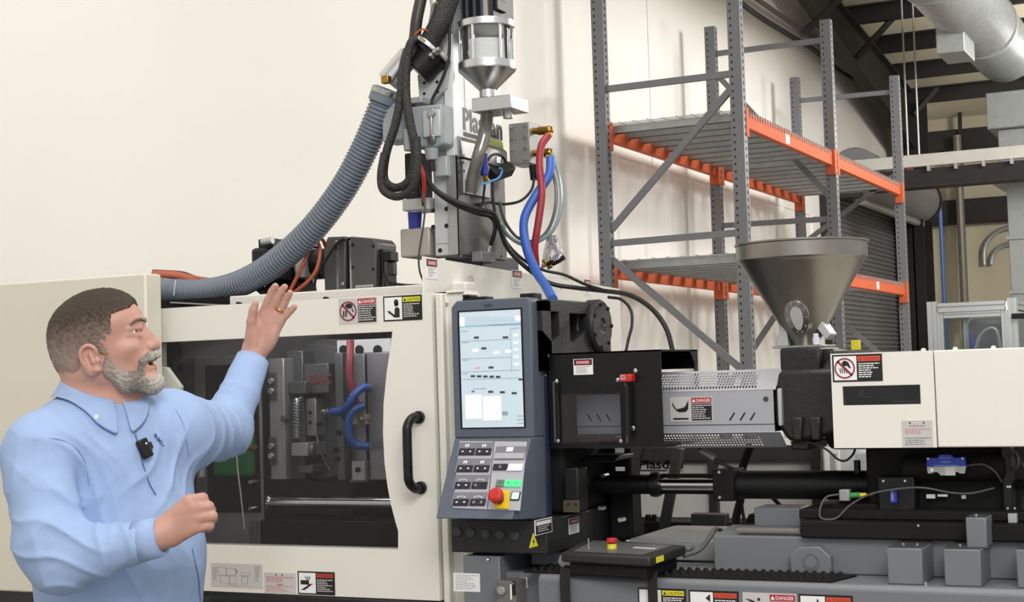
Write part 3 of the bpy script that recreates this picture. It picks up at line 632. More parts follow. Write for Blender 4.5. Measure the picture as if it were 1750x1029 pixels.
# ================================================================ CONTROL CONSOLE
hm = thing('control_console', 'slate blue machine control console with lit portrait touchscreen and key panel', 'control panel', (-1.74, 3.43, 1.23))
HX0, HX1, HY = -1.861, -1.634, 3.445
zT, zK, zB = 1.777, 1.425, 1.232; yB = 3.325
m = MB(); m.prism([(HX0, zK), (HX1, zK), (HX1, zT-.008), (HX1-.008, zT), (HX0+.016, zT), (HX0, zT-.016)], 'y', HY, HY+.06); m.build('screen_bezel', SLATE, hm, .004)
kb = MB()
# wedge: front face slopes out to the operator, slightly splayed sides
A = [(HX0, HY, zK), (HX1-.012, HY, zK), (HX1-.012, yB, zB), (HX0+.005, yB, zB)]; B = [(HX0, HY+.06, zK), (HX1, HY+.06, zK), (HX1, HY+.06, zB-.012), (HX0, HY+.06, zB-.012)]
kb.add(A+B+[(HX1, HY, zK), (HX1, HY-.005, zB-.01)], [(0, 3, 2, 1), (4, 5, 6, 7), (0, 1, 8, 5, 4), (8, 9, 6, 5), (1, 2, 9, 8), (3, 7, 6, 9, 2), (0, 4, 7, 3)])
kb.build('keypad_housing', SLATE, hm, .003)
MB().box(HX0+.012, HX1+.004, HY+.055, HY+.085, zB-.01, zT-.006).build('rear_shell', SLATED, hm, .003)
SCRM = mat('lit_screen_pale_blue', (192, 208, 218), .35, 0, .02, 3, emit=.30)
F, w_, h_ = corner(785, 534, 896, 729.5, HY)
sc = MB(); F.slab(sc, 0, 0, w_, h_, -.001, .002); sc = sc.build('screen', SCRM, hm, smooth=False)
bz = MB()
for q in ((-.005, -.004, w_+.004, 0), (-.005, 0, 0, h_), (w_, 0, w_+.004, h_), (-.005, h_, w_+.004, h_+.003)): F.slab(bz, *q, 0, .0016)
bz.build('screen_gasket', BLACKM, hm, smooth=False)
U = lambda px, py: ((px-785)/(896-785)*w_, (py-534+(px-785)*.054)/(196)*h_)
def srect(name, mtl, lst, off=E1+.0003):
    for x0, y0, x1, y1 in lst:
        b = MB(); u0, v0 = U(x0, y0); u1 = U(x1, y0)[0]; v1 = v0+(y1-y0)/196*h_; F.rect(b, u0, v0, u1, v1, off)
        b.build(name[:-1] if name.endswith('s') else name, mtl, sc, smooth=False)
srect('menu_tabs', mat('screen_grey_tabs', (180, 198, 212), .3, 0, 0, emit=.3), [(796+10*k, 541, 805+10*k, 548) for k in range(9)]+[(796+10*k, 549.5, 805+10*k, 556) for k in range(10)])
srect('teal_rule', mat('screen_teal', (130, 186, 190), .3, 0, 0, emit=.3), [(785.5, 557.5, 896, 559.5)])
srect('white_fields', mat('screen_white', (248, 252, 255), .3, 0, 0, emit=.42), [(785.5, 543, 794, 558), (792, 675, 821, 715), (824, 676, 856, 716), (882, 570, 890, 574), (882, 582, 890, 586), (882, 594, 890, 598), (882, 606, 890, 610), (882, 618, 890, 622), (808, 596, 818, 601), (845, 600, 856, 604), (867, 597, 878, 601), (886, 540, 896, 547)])
srect('value_boxes', mat('screen_dark', (64, 74, 82), .3, 0, 0), [(811, 575, 820, 578.5), (863, 574, 873, 577.5), (824, 593, 833, 596.5), (836, 625, 845, 628.5)]+[(803+11.4*k, 640.5, 811+11.4*k, 644) for k in range(5)]+[(889, 644, 896, 647), (834, 666, 843, 669.5), (855, 666, 864, 669.5), (876, 667, 885, 670.5), (804, 667, 809, 669)])
srect('rule_lines', mat('screen_line_grey', (140, 160, 176), .3, 0, 0, emit=.15), [(787, 583, 876, 583.7), (787, 613, 876, 613.7), (787, 635, 893, 635.7), (787, 648, 893, 648.7), (878, 560, 893, 560.8), (877, 560, 877.7, 635), (788, 566, 800, 567), (788, 585, 802, 586), (788, 615, 800, 616), (788, 638, 798, 639), (806, 663, 830, 664), (858, 700, 868, 706), (884, 706, 896, 707), (884, 712, 896, 713), (884, 718, 896, 719)])
srect('pink_mark', mat('screen_pink', (236, 120, 140), .3, 0, 0, emit=.5), [(811, 627, 821, 629)])
Fl = Face(P(826, 520, y=HY)); fl(hm, Fl, 'maker_mark', SLATED, lambda b: [Fl.pol(b, [(u, 0), (u+.004, 0), (u+.008, .008), (u+.004, .008)], .0006) for u in (0, .006, .012, .019)])
# keypad plane
kd = V(A[3])-V(A[0]); kd[0] = 0; klen = np.linalg.norm(kd); kd /= klen
FK = Face(V(A[0]), (1, 0, 0), -kd)
def K(px, py):          # photo pixel -> (u,v) on the sloping key face
    d = P(px, py, y=HY)-CAM; n = FK.N; t = ((FK.O-CAM)@n)/(d@n); q = CAM+d*t-FK.O
    return q[0], -(q@FK.U)
def kz(zx, zy): return K(770+zx/6.857, 740+zy/6.86)
def kslab(parent, name, mtl, x0, y0, x1, y1, off, th, bev=0.):
    (u0, v0), (u1, v1) = kz(x0, y0), kz(x1, y1)
    b = MB(); FK.slab(b, u0, v0, u1, v1, off, th); return b.build(name, mtl, parent, bev, smooth=False)
def kquad(parent, name, mtl, pts, off, th):
    b = MB(); FK.pol(b, [kz(*p) for p in pts], off, th); return b.build(name, mtl, parent, smooth=False)
KPG = mat('key_panel_grey', (172, 172, 180), .45, 0, .02); KPD = mat('key_label_grey', (120, 121, 130), .45, 0, .02); KBK = mat('key_black', (30, 30, 44), .4, 0, .04)
pn = kquad(hm, 'key_panel', KPG, [(112, 100), (900, 108), (818, 916), (28, 884)], .0005, .002)
kquad(pn, 'panel_divider', DGREY, [(512, 104), (520, 104), (442, 894), (432, 893)], .0026, .0003)
def arrow(b, u, v, s, sgn):
    FK.pol(b, [(u+sgn*s, v), (u, v-s*.8), (u, v-s*.35), (u-sgn*s*.8, v-s*.35), (u-sgn*s*.8, v+s*.35), (u, v+s*.35), (u, v+s*.8)], .0062)
rows = [(118, 118, 155, 192, 268), (95, 306, 348, 390, 466), (70, 498, 552, 586, 662), (48, 700, 752, 784, 862)]
for r_, (x0, ya, yi, yb, yc) in enumerate(rows):
    for c_ in range(2):
        xx = x0+c_*(198 if r_ < 2 else 200)
        kp = kslab(pn, 'key_group', KPD, xx-2, ya, xx+156, yc+4, .0026, .0006)
        ic = MB(); u, v = kz(xx+85, yi); s = .004
        if r_ < 2:
            for q in (-1, 1): FK.rect(ic, u+q*s*.8-s*.5, v-s, u+q*s*.8+s*.5, v+s, .0036)
        else:
            for q in (-2.4, -.8, .8, 2.4): FK.rect(ic, u+q*s-s*.4, v-s*.6+abs(q)*s*.2, u+q*s+s*.4, v+abs(q)*s*.35, .0036)
        ic.build('icon', LABELW, kp, smooth=False)
        for d_ in range(2):
            xk = xx+d_*88
            b = MB(); (u0, v0), (u1, v1) = kz(xk, yb), kz(xk+70, yc); FK.slab(b, u0, v0, u1, v1, .003, .003)
            key = b.build('key', KBK, pn, .0006, smooth=False)
            b = MB(); uc, vc = (u0+u1)/2, (v0+v1)/2
            if (r_, c_) in ((2, 1), (3, 1)):
                if not ((r_, c_) == (2, 1) and d_ == 1): FK.ring(b, uc, vc, .0024, .0032, .0062, 14)
            else: arrow(b, uc, vc, .0038, -1 if d_ == 0 else 1) if r_ < 2 and c_ == 0 else arrow(b, uc, vc, .0038, (1 if d_ == 0 else -1) if r_ > 0 else (-1 if d_ == 0 else 1))
            if b.f: b.build('arrow_mark', LABELW, pn, smooth=False)
gp = kslab(pn, 'mode_group', KPD, 545, 165, 865, 325, .0026, .0006)
kslab(gp, 'icon', LABELW, 668, 175, 735, 226, .0036, .0004)
for k in range(4): kslab(pn, 'mode_key', KPG, 535+84*k, 246, 610+84*k, 312, .0036, .002, .0005)
k0 = kslab(pn, 'heater_off_key', KBK, 517, 374, 676, 446, .003, .003, .0006); k1 = kslab(pn, 'heater_on_key', LABELW, 680, 374, 842, 455, .003, .003, .0006)
b = MB(); u, v = kz(592, 409); FK.ring(b, u, v, .0022, .0032, .0064, 16, 1.2); b.build('zero_mark', LABELS_, pn, smooth=False)
b = MB(); u, v = kz(762, 410); FK.rect(b, u-.0005, v-.003, u+.0005, v+.003, .0064); b.build('one_mark', LABELS_, pn, smooth=False)
GLO = mat('lit_green_key', (72, 214, 130), .4, 0, .02, emit=.55); GLO2 = mat('lit_pale_green_key', (180, 250, 190), .4, 0, .02, emit=.75)
kslab(pn, 'motor_key', mat('key_green_grey', (104, 116, 108), .5), 552, 560, 632, 640, .003, .003, .0006)
ka = kslab(pn, 'green_key', GLO, 648, 562, 730, 640, .003, .003, .0006); kb2 = kslab(pn, 'green_key', GLO, 742, 562, 826, 643, .003, .003, .0006)
b = MB(); u, v = kz(690, 594); FK.pol(b, [(u-.003, v-.001), (u+.003, v-.001), (u, v+.004)], .0064); u, v = kz(784, 600); FK.ring(b, u, v, .0025, .0034, .0064, 16); u, v = kz(592, 596); FK.rect(b, u-.002, v-.003, u+.001, v+.002, .0064)
b.build('key_marks', mat('dark_green_print', (20, 110, 60), .5), pn, smooth=False)
kslab(pn, 'start_key_frame', BLACKM, 728, 700, 808, 800, .003, .002); kslab(pn, 'start_key', GLO2, 738, 710, 800, 788, .003, .0035, .0006)
es = thing('emergency_stop', 'red mushroom emergency stop button on yellow plate on the control console', 'button', tuple(FK.at(*kz(600, 790))))
b = MB(); FK.pol(b, [kz(528, 688), kz(703, 684), kz(690, 905), kz(520, 895)], .0032, .004); b.build('yellow_plate', YELP, es, .001, smooth=False)
u, v = kz(590, 800); c = FK.at(u, v, 0); N = FK.N
MB().cyl(c+N*.006, c+N*.024, .011, n=20).build('button_neck', BLACK, es)
u2, v2 = kz(552, 778)
MB().cyl(c+N*.022, c+N*.036, .0185, .0195, n=28).cyl(c+N*.036, c+N*.042, .0195, .014, n=28).build('mushroom_head', REDP, es, .0015, ang=60)
# black base below console + grey-black sill running back
cb = thing('knockout_box', 'black box base with five round knockouts under the control console', 'box', (-1.74, 3.45, 1.12))
zb0 = P(780, 944, y=3.43)[2]
MB().box(-1.872, -1.6, 3.43, 3.97, zb0, 1.222).build('base_box', mat('black_sill_paint', (32, 32, 33), .5, 0, .06), cb, .004)
for px, py in ((782, 909), (805, 910), (830, 912), (855, 914), (880, 916)):
    q = P(px, py, y=3.43); MB().lathe((q[0], 3.43, q[2]), [(.0125, 0), (.0125, -.003), (.010, -.005), (.0, -.005)], 20, 'y').build('knockout', DGREY, cb)
Fs = Face((-1.6, P(913, 893, x=-1.6)[1], P(913, 890, x=-1.6)[2]), (0, 1, 0))
lw_, lh_ = .1, .037
p = plate(cb, Fs, lw_, lh_, LABELW, 'notice_label'); fl(p, Fs, 'black_panel', INK, lambda b: Fs.rect(b, .006, .014, .094, .033, E1)); fl(p, Fs, 'text_lines', LABELS_, lambda b: Fs.lines(b, .016, .017, .084, .032, 3, E2, 21), 'stuff')
b = MB()
for r_ in ((.004, .002, .096, .004), (.004, .033, .096, .035), (.004, .002, .007, .035), (.093, .002, .096, .035)): Fs.rect(b, *r_, E2)
b.build('label_border', INK, p, smooth=False)
Ft = Face((-1.6, P(904, 935, x=-1.6)[1], P(912, 911, x=-1.6)[2]), (0, 1, 0)); b = MB()
ty = P(904, 937, x=-1.6); tz = P(919, 934, x=-1.6); tt = P(912, 911, x=-1.6)
Ft = Face((-1.6, ty[1], tt[2]), (0, 1, 0)); tw = tz[1]-ty[1]; thh = tt[2]-ty[2]
b = MB(); Ft.pol(b, [(0, thh), (tw, thh), (tw/2, 0)], .0003, .001); p = b.build('voltage_triangle', LYEL, cb, smooth=False)
fl(p, Ft, 'lightning_bolt', INK, lambda b: Ft.pol(b, [(tw*.52, thh*.32), (tw*.36, thh*.66), (tw*.5, thh*.64), (tw*.44, thh*.9), (tw*.64, thh*.56), (tw*.5, thh*.58)], .0016))
Fd = Face((-1.6, P(971, 885, x=-1.6)[1], P(971, 887, x=-1.6)[2]), (0, 1, 0)); small_danger(cb, Fd, .065, .040)

# ================================================================ FIXED PLATEN, GUARD, BARREL
pl = thing('fixed_platen', 'black cast platen bracket with two slanted openings above the purge guard', 'platen', (-1.65, 3.7, 1.55))
zt = P(1000, 515, x=-1.62)[2]; zl = P(930, 600, x=-1.62)[2]-.05
def yz(px, py): q = P(px, py, x=-1.62); return (q[1], q[2])
o_ = [yz(905, 512), yz(1030, 524), yz(1030, 600), yz(905, 610)]
w1 = [yz(926, 531), yz(955, 534), yz(957, 573), yz(950, 584), yz(926, 565)]; w2 = [yz(973, 535), yz(1007, 540), yz(1007, 560), yz(975, 585), yz(971, 580)]
y0_, y1_ = 3.535, yz(1032, 560)[0]; zt_, zb_ = o_[0][1], zl
m = MB()
def strip(a, b): m.prism([(a, zb_), (b, zb_), (b, zt_), (a, zt_)], 'x', -1.66, -1.62)
strip(y0_, w1[0][0]); strip(w1[1][0], w2[0][0]); strip(w2[1][0], y1_)
for wn_, lo in ((w1, [w1[4], w1[3], w1[2]]), (w2, [w2[4], w2[3], w2[2]])):
    a, b = wn_[0][0], wn_[1][0] 
    m.prism([(a, wn_[0][1]), (b, wn_[0][1]), (b, zt_), (a, zt_)], 'x', -1.66, -1.62)
    m.prism([(a, zb_), (b, zb_), (b, lo[2][1] if wn_ is w1 else wn_[2][1]), ((a+b)/2 if wn_ is w1 else a+.02, min(l[1] for l in lo)), (a, wn_[4][1] if wn_ is w1 else min(l[1] for l in lo)+.004)], 'x', -1.66, -1.62)
PLTM = mat('black_platen_paint', (36, 36, 38), .5, 0, .08, 8, .1, 120)
m.build('rib_plate', PLTM, pl)
MB().box(-1.86, -1.74, y0_, y1_, zb_, zt_).build('platen_body', BLACKM, pl, .01)
MB().box(-1.80, -1.625, y0_, y1_-.1, zt_-.012, zt_+.006).build('top_flange', PLTM, pl, .003)
c = P(1048, 556, x=-1.58)
cc = V((-1.60, c[1]-.02, c[2]))
MB().lathe((-1.66, cc[1], cc[2]), [(.055, -.05), (.06, 0), (.072, .02), (.072, .05), (.066, .058), (.02, .058), (.018, .054), (0, .054)], 36, 'x').build('tie_bar_nut', PLTM, pl, .002)
MB().box(-1.74, -1.63, y1_-.12, y1_+.09, zb_, zt_-.01).build('nut_boss', PLTM, pl, .02)
for k in range(7):
    q = 2*math.pi*k/7; MB().cyl((-1.602, cc[1]+.06*math.cos(q), cc[2]+.06*math.sin(q)), (-1.598, cc[1]+.06*math.cos(q), cc[2]+.06*math.sin(q)), .005, n=8).build('bolt', BLACK, pl)
MB().cyl((-1.6, cc[1], cc[2]), (-1.597, cc[1], cc[2]), .005, n=8).build('centre_bolt', ZINC, pl)
MB().box(-1.66, -1.6, 3.55, 3.9, 1.222, zb_).build('lower_casting', BLACKM, pl, .015)

pg = thing('purge_guard', 'black box purge guard with clear window and red latch around the nozzle', 'guard', (-1.45, 3.5, 1.39))
GX0, GX1, GY0, GY1 = P(932, 605, y=3.5)[0], -1.318, 3.515, 3.79
GZ0, GZ1 = P(1127, 765, y=3.515)[2], 1.634
wx0, wx1 = P(953, 640, y=3.515)[0], P(1058, 640, y=3.515)[0]; wz1 = P(1000, 675, y=3.515)[2]; wz0 = P(1000, 755, y=3.515)[2]
m = MB()
for q in ((GX0, GX1, wz1, GZ1), (GX0, GX1, GZ0, wz0), (GX0, wx0, wz0, wz1), (wx1, GX1, wz0, wz1)): m.box(q[0], q[1], GY0, GY0+.004, q[2], q[3])
GB = mat('gloss_black_guard', (14, 14, 14), .32, 0, .08, spec=.35)
m.build('front_plate', GB, pg)
MB().box(GX0, GX1, GY0, GY1, GZ1-.004, GZ1).box(GX0, GX1, GY1-.004, GY1, 1.585, GZ1).build('top_shell', GB, pg)
MB().box(GX0, GX1, GY0+.004, GY1, GZ0, GZ0+.004).build('bottom_sheet', GB, pg)
MB().prism([(3.73, GZ1), (GY1, GZ1), (GY1, 1.53), (3.765, 1.53), (3.765, 1.60)], 'x', GX1-.003, GX1).build('rear_lip', GB, pg)
MB().box(wx0-.005, wx1+.005, GY0-.003, GY0, wz0-.005, wz1+.005).build('clear_window', glassmat('clear_acrylic', (238, 238, 240)), pg, smooth=False)
for px in (948, 1071):
    a, b = P(px-1, 652, y=GY0-.02), P(px+1, 756, y=GY0-.02); a[0] = b[0]
    MB().cyl(a, b, .003, n=8).build('slide_rod', DGREY, pg)
for px, py in ((930, 642), (951, 652), (1056, 650), (1086, 634), (954, 754), (1061, 754), (1082, 732), (933, 755), (935, 608)):
    q = P(px, py, y=GY0); MB().lathe((q[0], GY0, q[2]), [(.006, 0), (.006, -.002), (.003, -.005), (0, -.005)], 12, 'y').build('screw', ZINC, pg)
a = P(1058, 640, y=GY0-.03); MB().box(a[0], a[0]+.032, GY0-.03, GY0, a[2]-.019, a[2]).build('red_latch', REDP, pg, .003)
F = Face(P(1059.5, 641, y=GY0-.031)); fl(pg, F, 'lettering', LABELS_, lambda b: F.text(b, 'DEZA', 0, 0, .016, .012, .0008))
a = P(1071, 660, y=GY0-.02); MB().cyl(a, P(1073, 745, y=GY0-.02), .006, n=10).build('latch_rod', BLACK, pg)
F, w_, h_ = corner(980, 614, 1014, 640, GY0); p = small_danger(pg, F, w_, h_)

bc = thing('barrel_cover', 'silver eight-sided barrel heat cover with perforated chamfers', 'cover', (-1.2, 3.6, 1.4))
BX0, BX1 = -1.585, P(1322, 690, y=3.60)[0]; BY = 3.60
zA, zB_, zC, zD, zE, zF = [P(1130, v, y=BY)[2] for v in (671, 727, 740, 0, 0, 0)][:3]+[0, 0, 0]
ztop = P(1128, 637, y=3.655)[2]; zbot = P(1128, 765, y=3.65)[2]; xte = P(1331, 634, y=3.66)[0]
MB().box(BX0, BX1, BY, BY+.003, zB_, zA).build('front_sheet', SILVP, bc, smooth=False)
MB().box(BX0, BX1, BY+.002, BY+.005, zC, zB_-.002).build('lower_lip', SILVP, bc, smooth=False)
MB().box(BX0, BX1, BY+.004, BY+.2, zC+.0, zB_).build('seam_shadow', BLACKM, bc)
def perf(name, ya, za, yb, zb2, x0, x1, xh1, nx, ny):
    """sheet in the plane through (ya,za)-(yb,zb2): solid rims, a grid of bars between the punched holes"""
    T = V((0, yb-ya, zb2-za)); L = np.linalg.norm(T); T /= L; Fp = Face((x0, ya, za), (1, 0, 0), -T); mm = MB()
    W = x1-x0; H = L; hw = xh1-x0; m0, m1 = .12*H, .9*H
    Fp.slab(mm, 0, 0, W, m0, 0, .0015); Fp.slab(mm, 0, m1, W, H, 0, .0015); Fp.slab(mm, hw, m0, W, m1, 0, .0015)
    for j in range(1, ny): v = m0+(m1-m0)*j/ny; Fp.slab(mm, 0, v-.0018, hw, v+.0018, 0, .0015)
    for i in range(nx): u = hw*i/nx; Fp.slab(mm, u, m0, u+.0035, m1, 0, .0015)
    return mm.build(name, SILVP, bc, smooth=False)
xh = P(1297, 660, y=3.63)[0]
perf('upper_perforated_panel', 3.665, ztop, BY, zA+.0, BX0, BX1+.006, xh, 62, 6)
perf('lower_perforated_panel', BY, zC, 3.655, zbot, BX0, BX1+.014, xh, 62, 5)
MB().box(BX0, xte, 3.665, 3.86, ztop-.002, ztop).build('top_sheet', SILVP, bc)
MB().cyl((BX0, 3.76, (zA+zB_)/2), (BX1, 3.76, (zA+zB_)/2), .05, n=24).build('heated_barrel', mat('barrel_heater_bands', (70, 66, 62), .5, .4), bc)
for px, dx_ in ((1246, 0), (1264, 0), (1281, 0)):
    q = [P(px+a, b, y=BY) for a, b in ((0, 718), (8, 705), (10.5, 705.5), (2.5, 719))]
    MB().add([(v[0], BY-.0006, v[2]) for v in q], [(0, 1, 2, 3)]).build('vent_slot', BLACKM, bc, smooth=False)
for px in (1004, 1020, 1036):
    q = [P(px+a, b, y=BY) for a, b in ((6, 720), (-1, 708), (1.5, 708), (8.5, 720))]
    MB().add([(v[0], BY-.0006, v[2]) for v in q], [(0, 1, 2, 3)]).build('vent_slot', BLACKM, bc, smooth=False)
q = P(1309, 682, y=BY); MB().lathe((q[0], BY, q[2]), [(.0065, 0), (.0065, -.0015), (.004, -.0018), (0, -.0018)], 16, 'y').build('cover_screw', DGREY, bc)
F, w_, h_ = corner(1145, 679, 1219, 720, BY); p = sign(bc, F, w_, h_, 'DANGER', LRED, LABELW, (INK, LABELS_), pic_burn, side=.5, seed=31)

hbk = thing('feed_throat_block', 'ribbed black casting under the steel hopper joining barrel to injection unit', 'casting', (-1.0, 3.7, 1.4))
cx0, cx1 = P(1333, 650, y=3.62)[0], P(1420, 650, y=3.62)[0]
zt = 1.628
MB().box(P(1333, 620, y=3.66)[0], P(1402, 620, y=3.66)[0], 3.66, 3.86, 1.567, zt).build('neck_block', CASTBLK, hbk, .006)
MB().box(P(1400, 620, y=3.7)[0], P(1424, 620, y=3.7)[0], 3.7, 3.86, 1.567, zt-.005).build('neck_step', CASTBLK, hbk, .006)
zlo = P(1370, 755, y=3.6)[2]
MB().prism([(cx0, 1.565), (cx0+.012, 1.575), (cx1+.06, 1.575), (cx1+.06, zlo+.03), (cx1-.07, zlo), (cx0+.02, zlo), (cx0-.012, zlo+.05), (cx0-.012, 1.50)], 'y', 3.6, 3.9).build('body', CASTBLK, hbk, .012)
MB().cyl((cx1-.03, 3.72, 1.49), (cx1+.08, 3.72, 1.49), .115, n=32).build('round_flange', CASTBLK, hbk, .01)
for px in (1352, 1383): a = P(px, 715, y=3.585); MB().prism([(a[0], 1.46), (a[0]+.028, 1.46), (a[0]+.024, 1.405), (a[0]+.004, 1.405)], 'y', 3.582, 3.61).build('rib', CASTBLK, hbk, .004)
MB().box(P(1330, 700, y=3.59)[0], P(1337, 700, y=3.59)[0], 3.585, 3.61, 1.44, 1.53).build('clamp_edge', ALUM, hbk, .002)
a = P(1375, 757, y=3.62); MB().box(cx0+.02, cx1-.06, 3.62, 3.8, zlo-.022, zlo).build('foot_lug', CASTBLK, hbk, .006)

hp = thing('steel_hopper', 'conical stainless steel material hopper with oval sight glass above the barrel', 'hopper', (-1.0, 3.77, 1.63))
HST = mat('worn_stainless', (140, 137, 130), .38, 1, .16, 7)
hc = P(1376, 590, y=3.77); hx, hz = hc[0], 1.632; ht = P(1376, 416, y=3.77)[2]; hr_ = .163
MB().lathe((hx, 3.77, 0), [(.034, hz), (.036, hz+.012), (hr_-.006, ht-.045), (hr_, ht-.04), (hr_, ht-.004), (hr_+.005, ht-.002), (hr_+.005, ht+.002), (hr_-.004, ht+.002), (hr_-.004, ht-.042), (.03, hz+.012), (.03, hz)], 64, 'z', True).build('cone', HST, hp, ang=25)
# sight glass on the cone
s0 = P(1358, 540, y=3.67); dirn = V((s0[0]-hx, s0[1]-3.77, 0)); dirn /= np.linalg.norm(dirn)
sl = V((dirn[0]*(hr_-.04)/(ht-.045-hz-.012), dirn[1]*(hr_-.04)/(ht-.045-hz-.012), 1)); sl /= np.linalg.norm(sl); R_ = np.cross(sl, dirn); R_ = np.cross(V((0, 0, 1)), dirn); R_ /= np.linalg.norm(R_)
def conept(z): r = .036+(hr_-.006-.036)*(z-hz-.012)/(ht-.045-hz-.012); return V((hx, 3.77, z))+dirn*r
czs = P(1358, 543, y=3.70)[2]; FG = Face(conept(czs), R_, sl)
ov = lambda a, b, th=0: [(a*math.cos(2*math.pi*i/28)*(1-.22*math.sin(2*math.pi*i/28)), b*math.sin(2*math.pi*i/28)) for i in range(28)]
b = MB(); FG.pol(b, ov(.030, .05), -.012, .0165); gf = b.build('sight_frame', STEEL, hp, .001)
b = MB(); FG.pol(b, ov(.015, .034), .0046, .0005); b.build('sight_glass', mat('frosted_sight_glass', (190, 188, 182), .2), gf, smooth=False)
for i in range(10):
    q = 2*math.pi*i/10; u, v = .0235*math.cos(q)*(1-.22*math.sin(q)), .043*math.sin(q); a = FG.at(u, v, .004); MB().cyl(a, a+FG.N*.004, .0035, n=8).build('nut', ZINC, gf)
MB().box(hx-.065, hx+.06, 3.70, 3.84, 1.628, 1.634).build('base_plate', STEEL, hp, .001)
for sx, px in ((-1, 1343), (1, 1407)):
    a = P(px, 580, y=3.74); MB().prism([(hx+sx*.033, 1.634), (hx+sx*.062, 1.634), (hx+sx*.066, 1.64), (hx+sx*.045, 1.70), (hx+sx*.038, 1.70)] if sx < 0 else [(hx+.03, 1.69), (hx+.05, 1.70), (hx+.075, 1.66), (hx+.062, 1.645)], 'y', 3.735, 3.80).build('gate_wing', ALUM, hp, .002)
a = P(1394, 585, y=3.70); MB().cyl((a[0], 3.70, 1.634), (a[0], 3.70, 1.652), .011, n=12).cyl((a[0], 3.70, 1.652), (a[0], 3.70, 1.662), .008, n=12).build('gate_knob', CHROME, hp)
MB().box(hx+.085, hx+.105, 3.9, 3.92, 1.62, 1.645).build('yellow_tag', LYEL, hp)

ic = thing('injection_cover', 'warm white sheet-metal cover of the injection unit, right edge', 'cover', (-.6, 3.5, 1.39))
IX0, IXm, IX1, IZ0, IZ1 = -.893, -.6585, .25, 1.39, 1.6085
sx0, sx1 = P(1440, 675, y=3.5)[0], P(1573, 675, y=3.5)[0]; sz1, sz0 = P(1500, 659, y=3.5)[2], P(1500, 692, y=3.5)[2]
m = MB()
for q in ((IX0, IXm-.001, sz1, IZ1), (IX0, IXm-.001, IZ0, sz0), (IX0, sx0, sz0, sz1), (sx1, IXm-.001, sz0, sz1)): m.box(q[0], q[1], 3.5, 3.53, q[2], q[3])
m.build('front_panel', WHITE, ic, smooth=False)
MB().box(IXm+.001, IX1, 3.5, 4.1, IZ0, IZ1).build('side_panel', WHITE, ic, .003)
MB().box(IX0, IXm-.001, 3.53, 4.1, IZ1-.005, IZ1).box(IX0, IX0+.004, 3.53, 4.1, IZ0, IZ1).build('top_sheet', WHITE, ic)
MB().box(sx0-.01, sx1+.01, 3.506, 3.51, sz0-.008, sz1+.008).build('scale_window', glassmat('smoked_clear', (190, 190, 192)), ic, smooth=False)
MB().box(sx0-.03, sx1+.03, 3.56, 3.58, sz0-.03, sz1+.03).build('window_back', BLACKM, ic)
F, w_, h_ = corner(1454, 666, 1544, 678, 3.555)
b = MB(); F.rect(b, 0, 0, w_, h_*.12, .001); F.rect(b, 0, h_*.88, w_, h_, .001)
for k in range(15): F.rect(b, w_*k/14.-.0006, 0, w_*k/14+.0006, h_, .001)
b.build('scale_rule', LABELS_, ic, smooth=False)
MB().box(P(1468, 675, y=3.552)[0], P(1476, 675, y=3.552)[0], 3.55, 3.556, sz0+.02, sz1-.008).build('pointer', LYEL, ic)
q = P(1500, 688, y=3.555); MB().cyl((sx0+.1, 3.55, q[2]), (sx1, 3.55, q[2]), .004, n=10).build('slide_bar', ALUM, ic)
F, w_, h_ = corner(1422, 607, 1509, 651, 3.5); p = sign(ic, F, w_, h_, 'WARNING', LORG, LRED, (INK, LABELW), pic_hand_screw, frame=INK, seed=41); no_ring(p, F, w_*.25, h_*.5, h_*.38)
F, w_, h_ = corner(1541, 719, 1595, 763, 3.5); p = plate(ic, F, w_, h_, LABELS_, 'notice_label')
fl(p, F, 'pink_lines', PINK, lambda b: F.lines(b, .1*w_, .32*h_, .93*w_, .54*h_, 3, E1, 42, .4), 'stuff'); fl(p, F, 'text_lines', INKG, lambda b: F.lines(b, .1*w_, .66*h_, .93*w_, .98*h_, 4, E1, 43, .4), 'stuff')
fl(p, F, 'lettering', INK, lambda b: (F.text(b, 'W A R N I N G', .25*w_, .18*h_, .75*w_, .24*h_, E1), F.rect(b, .25*w_, .06*h_, .3*w_, .12*h_, E1), F.rect(b, .7*w_, .06*h_, .75*w_, .12*h_, E1)))
for px in (1572, 1627, 1693): q = P(px, 595, y=3.52); MB().lathe((q[0], 3.56, IZ1), [(.006, 0), (.005, .005), (0, .007)], 12).build('cap_nut', LABELW, ic)
# ================================================================ MACHINE BED, RIGHT
LZ, LF = 1.092, 3.397
BED = MGREY
MB().box(-1.93, .6, 3.7, 4.6, .1, .98).build('rear_bed', DGREY, bs, .01)
MB().prism([(LF, .1), (3.70, .1), (3.70, LZ), (LF+.012, LZ), (LF, LZ-.012)], 'x', -1.615, .6).build('ledge_beam', BED, bs, .004)
wt = P(1367, 918, y=3.55)[2]; wxl = P(1218, 912, y=3.55)[0]
MB().prism([(3.55, LZ), (3.55, wt), (3.70, wt+.012), (3.70, LZ)], 'x', wxl, .6).build('bed_web', BED, bs, .004)
rt = P(1500, 893, y=3.53)[2]
MB().box(P(1367, 900, y=3.53)[0], .6, 3.53, 4.2, wt, rt).build('slide_rail', BLACKM, bs, .004)
a = P(1288, 875, y=3.7); MB().box(a[0], P(1367, 880, y=3.7)[0], 3.7, 3.8, wt-.02, P(1320, 868, y=3.7)[2]).build('rail_end_block', MGREY, bs, .004)
MB().box(P(1260, 900, y=3.56)[0], P(1367, 895, y=3.56)[0], 3.555, 3.58, wt+.012, wt+.018).build('bed_strip', mat('copper_worn_edge', (150, 136, 128), .5, .3), bs)
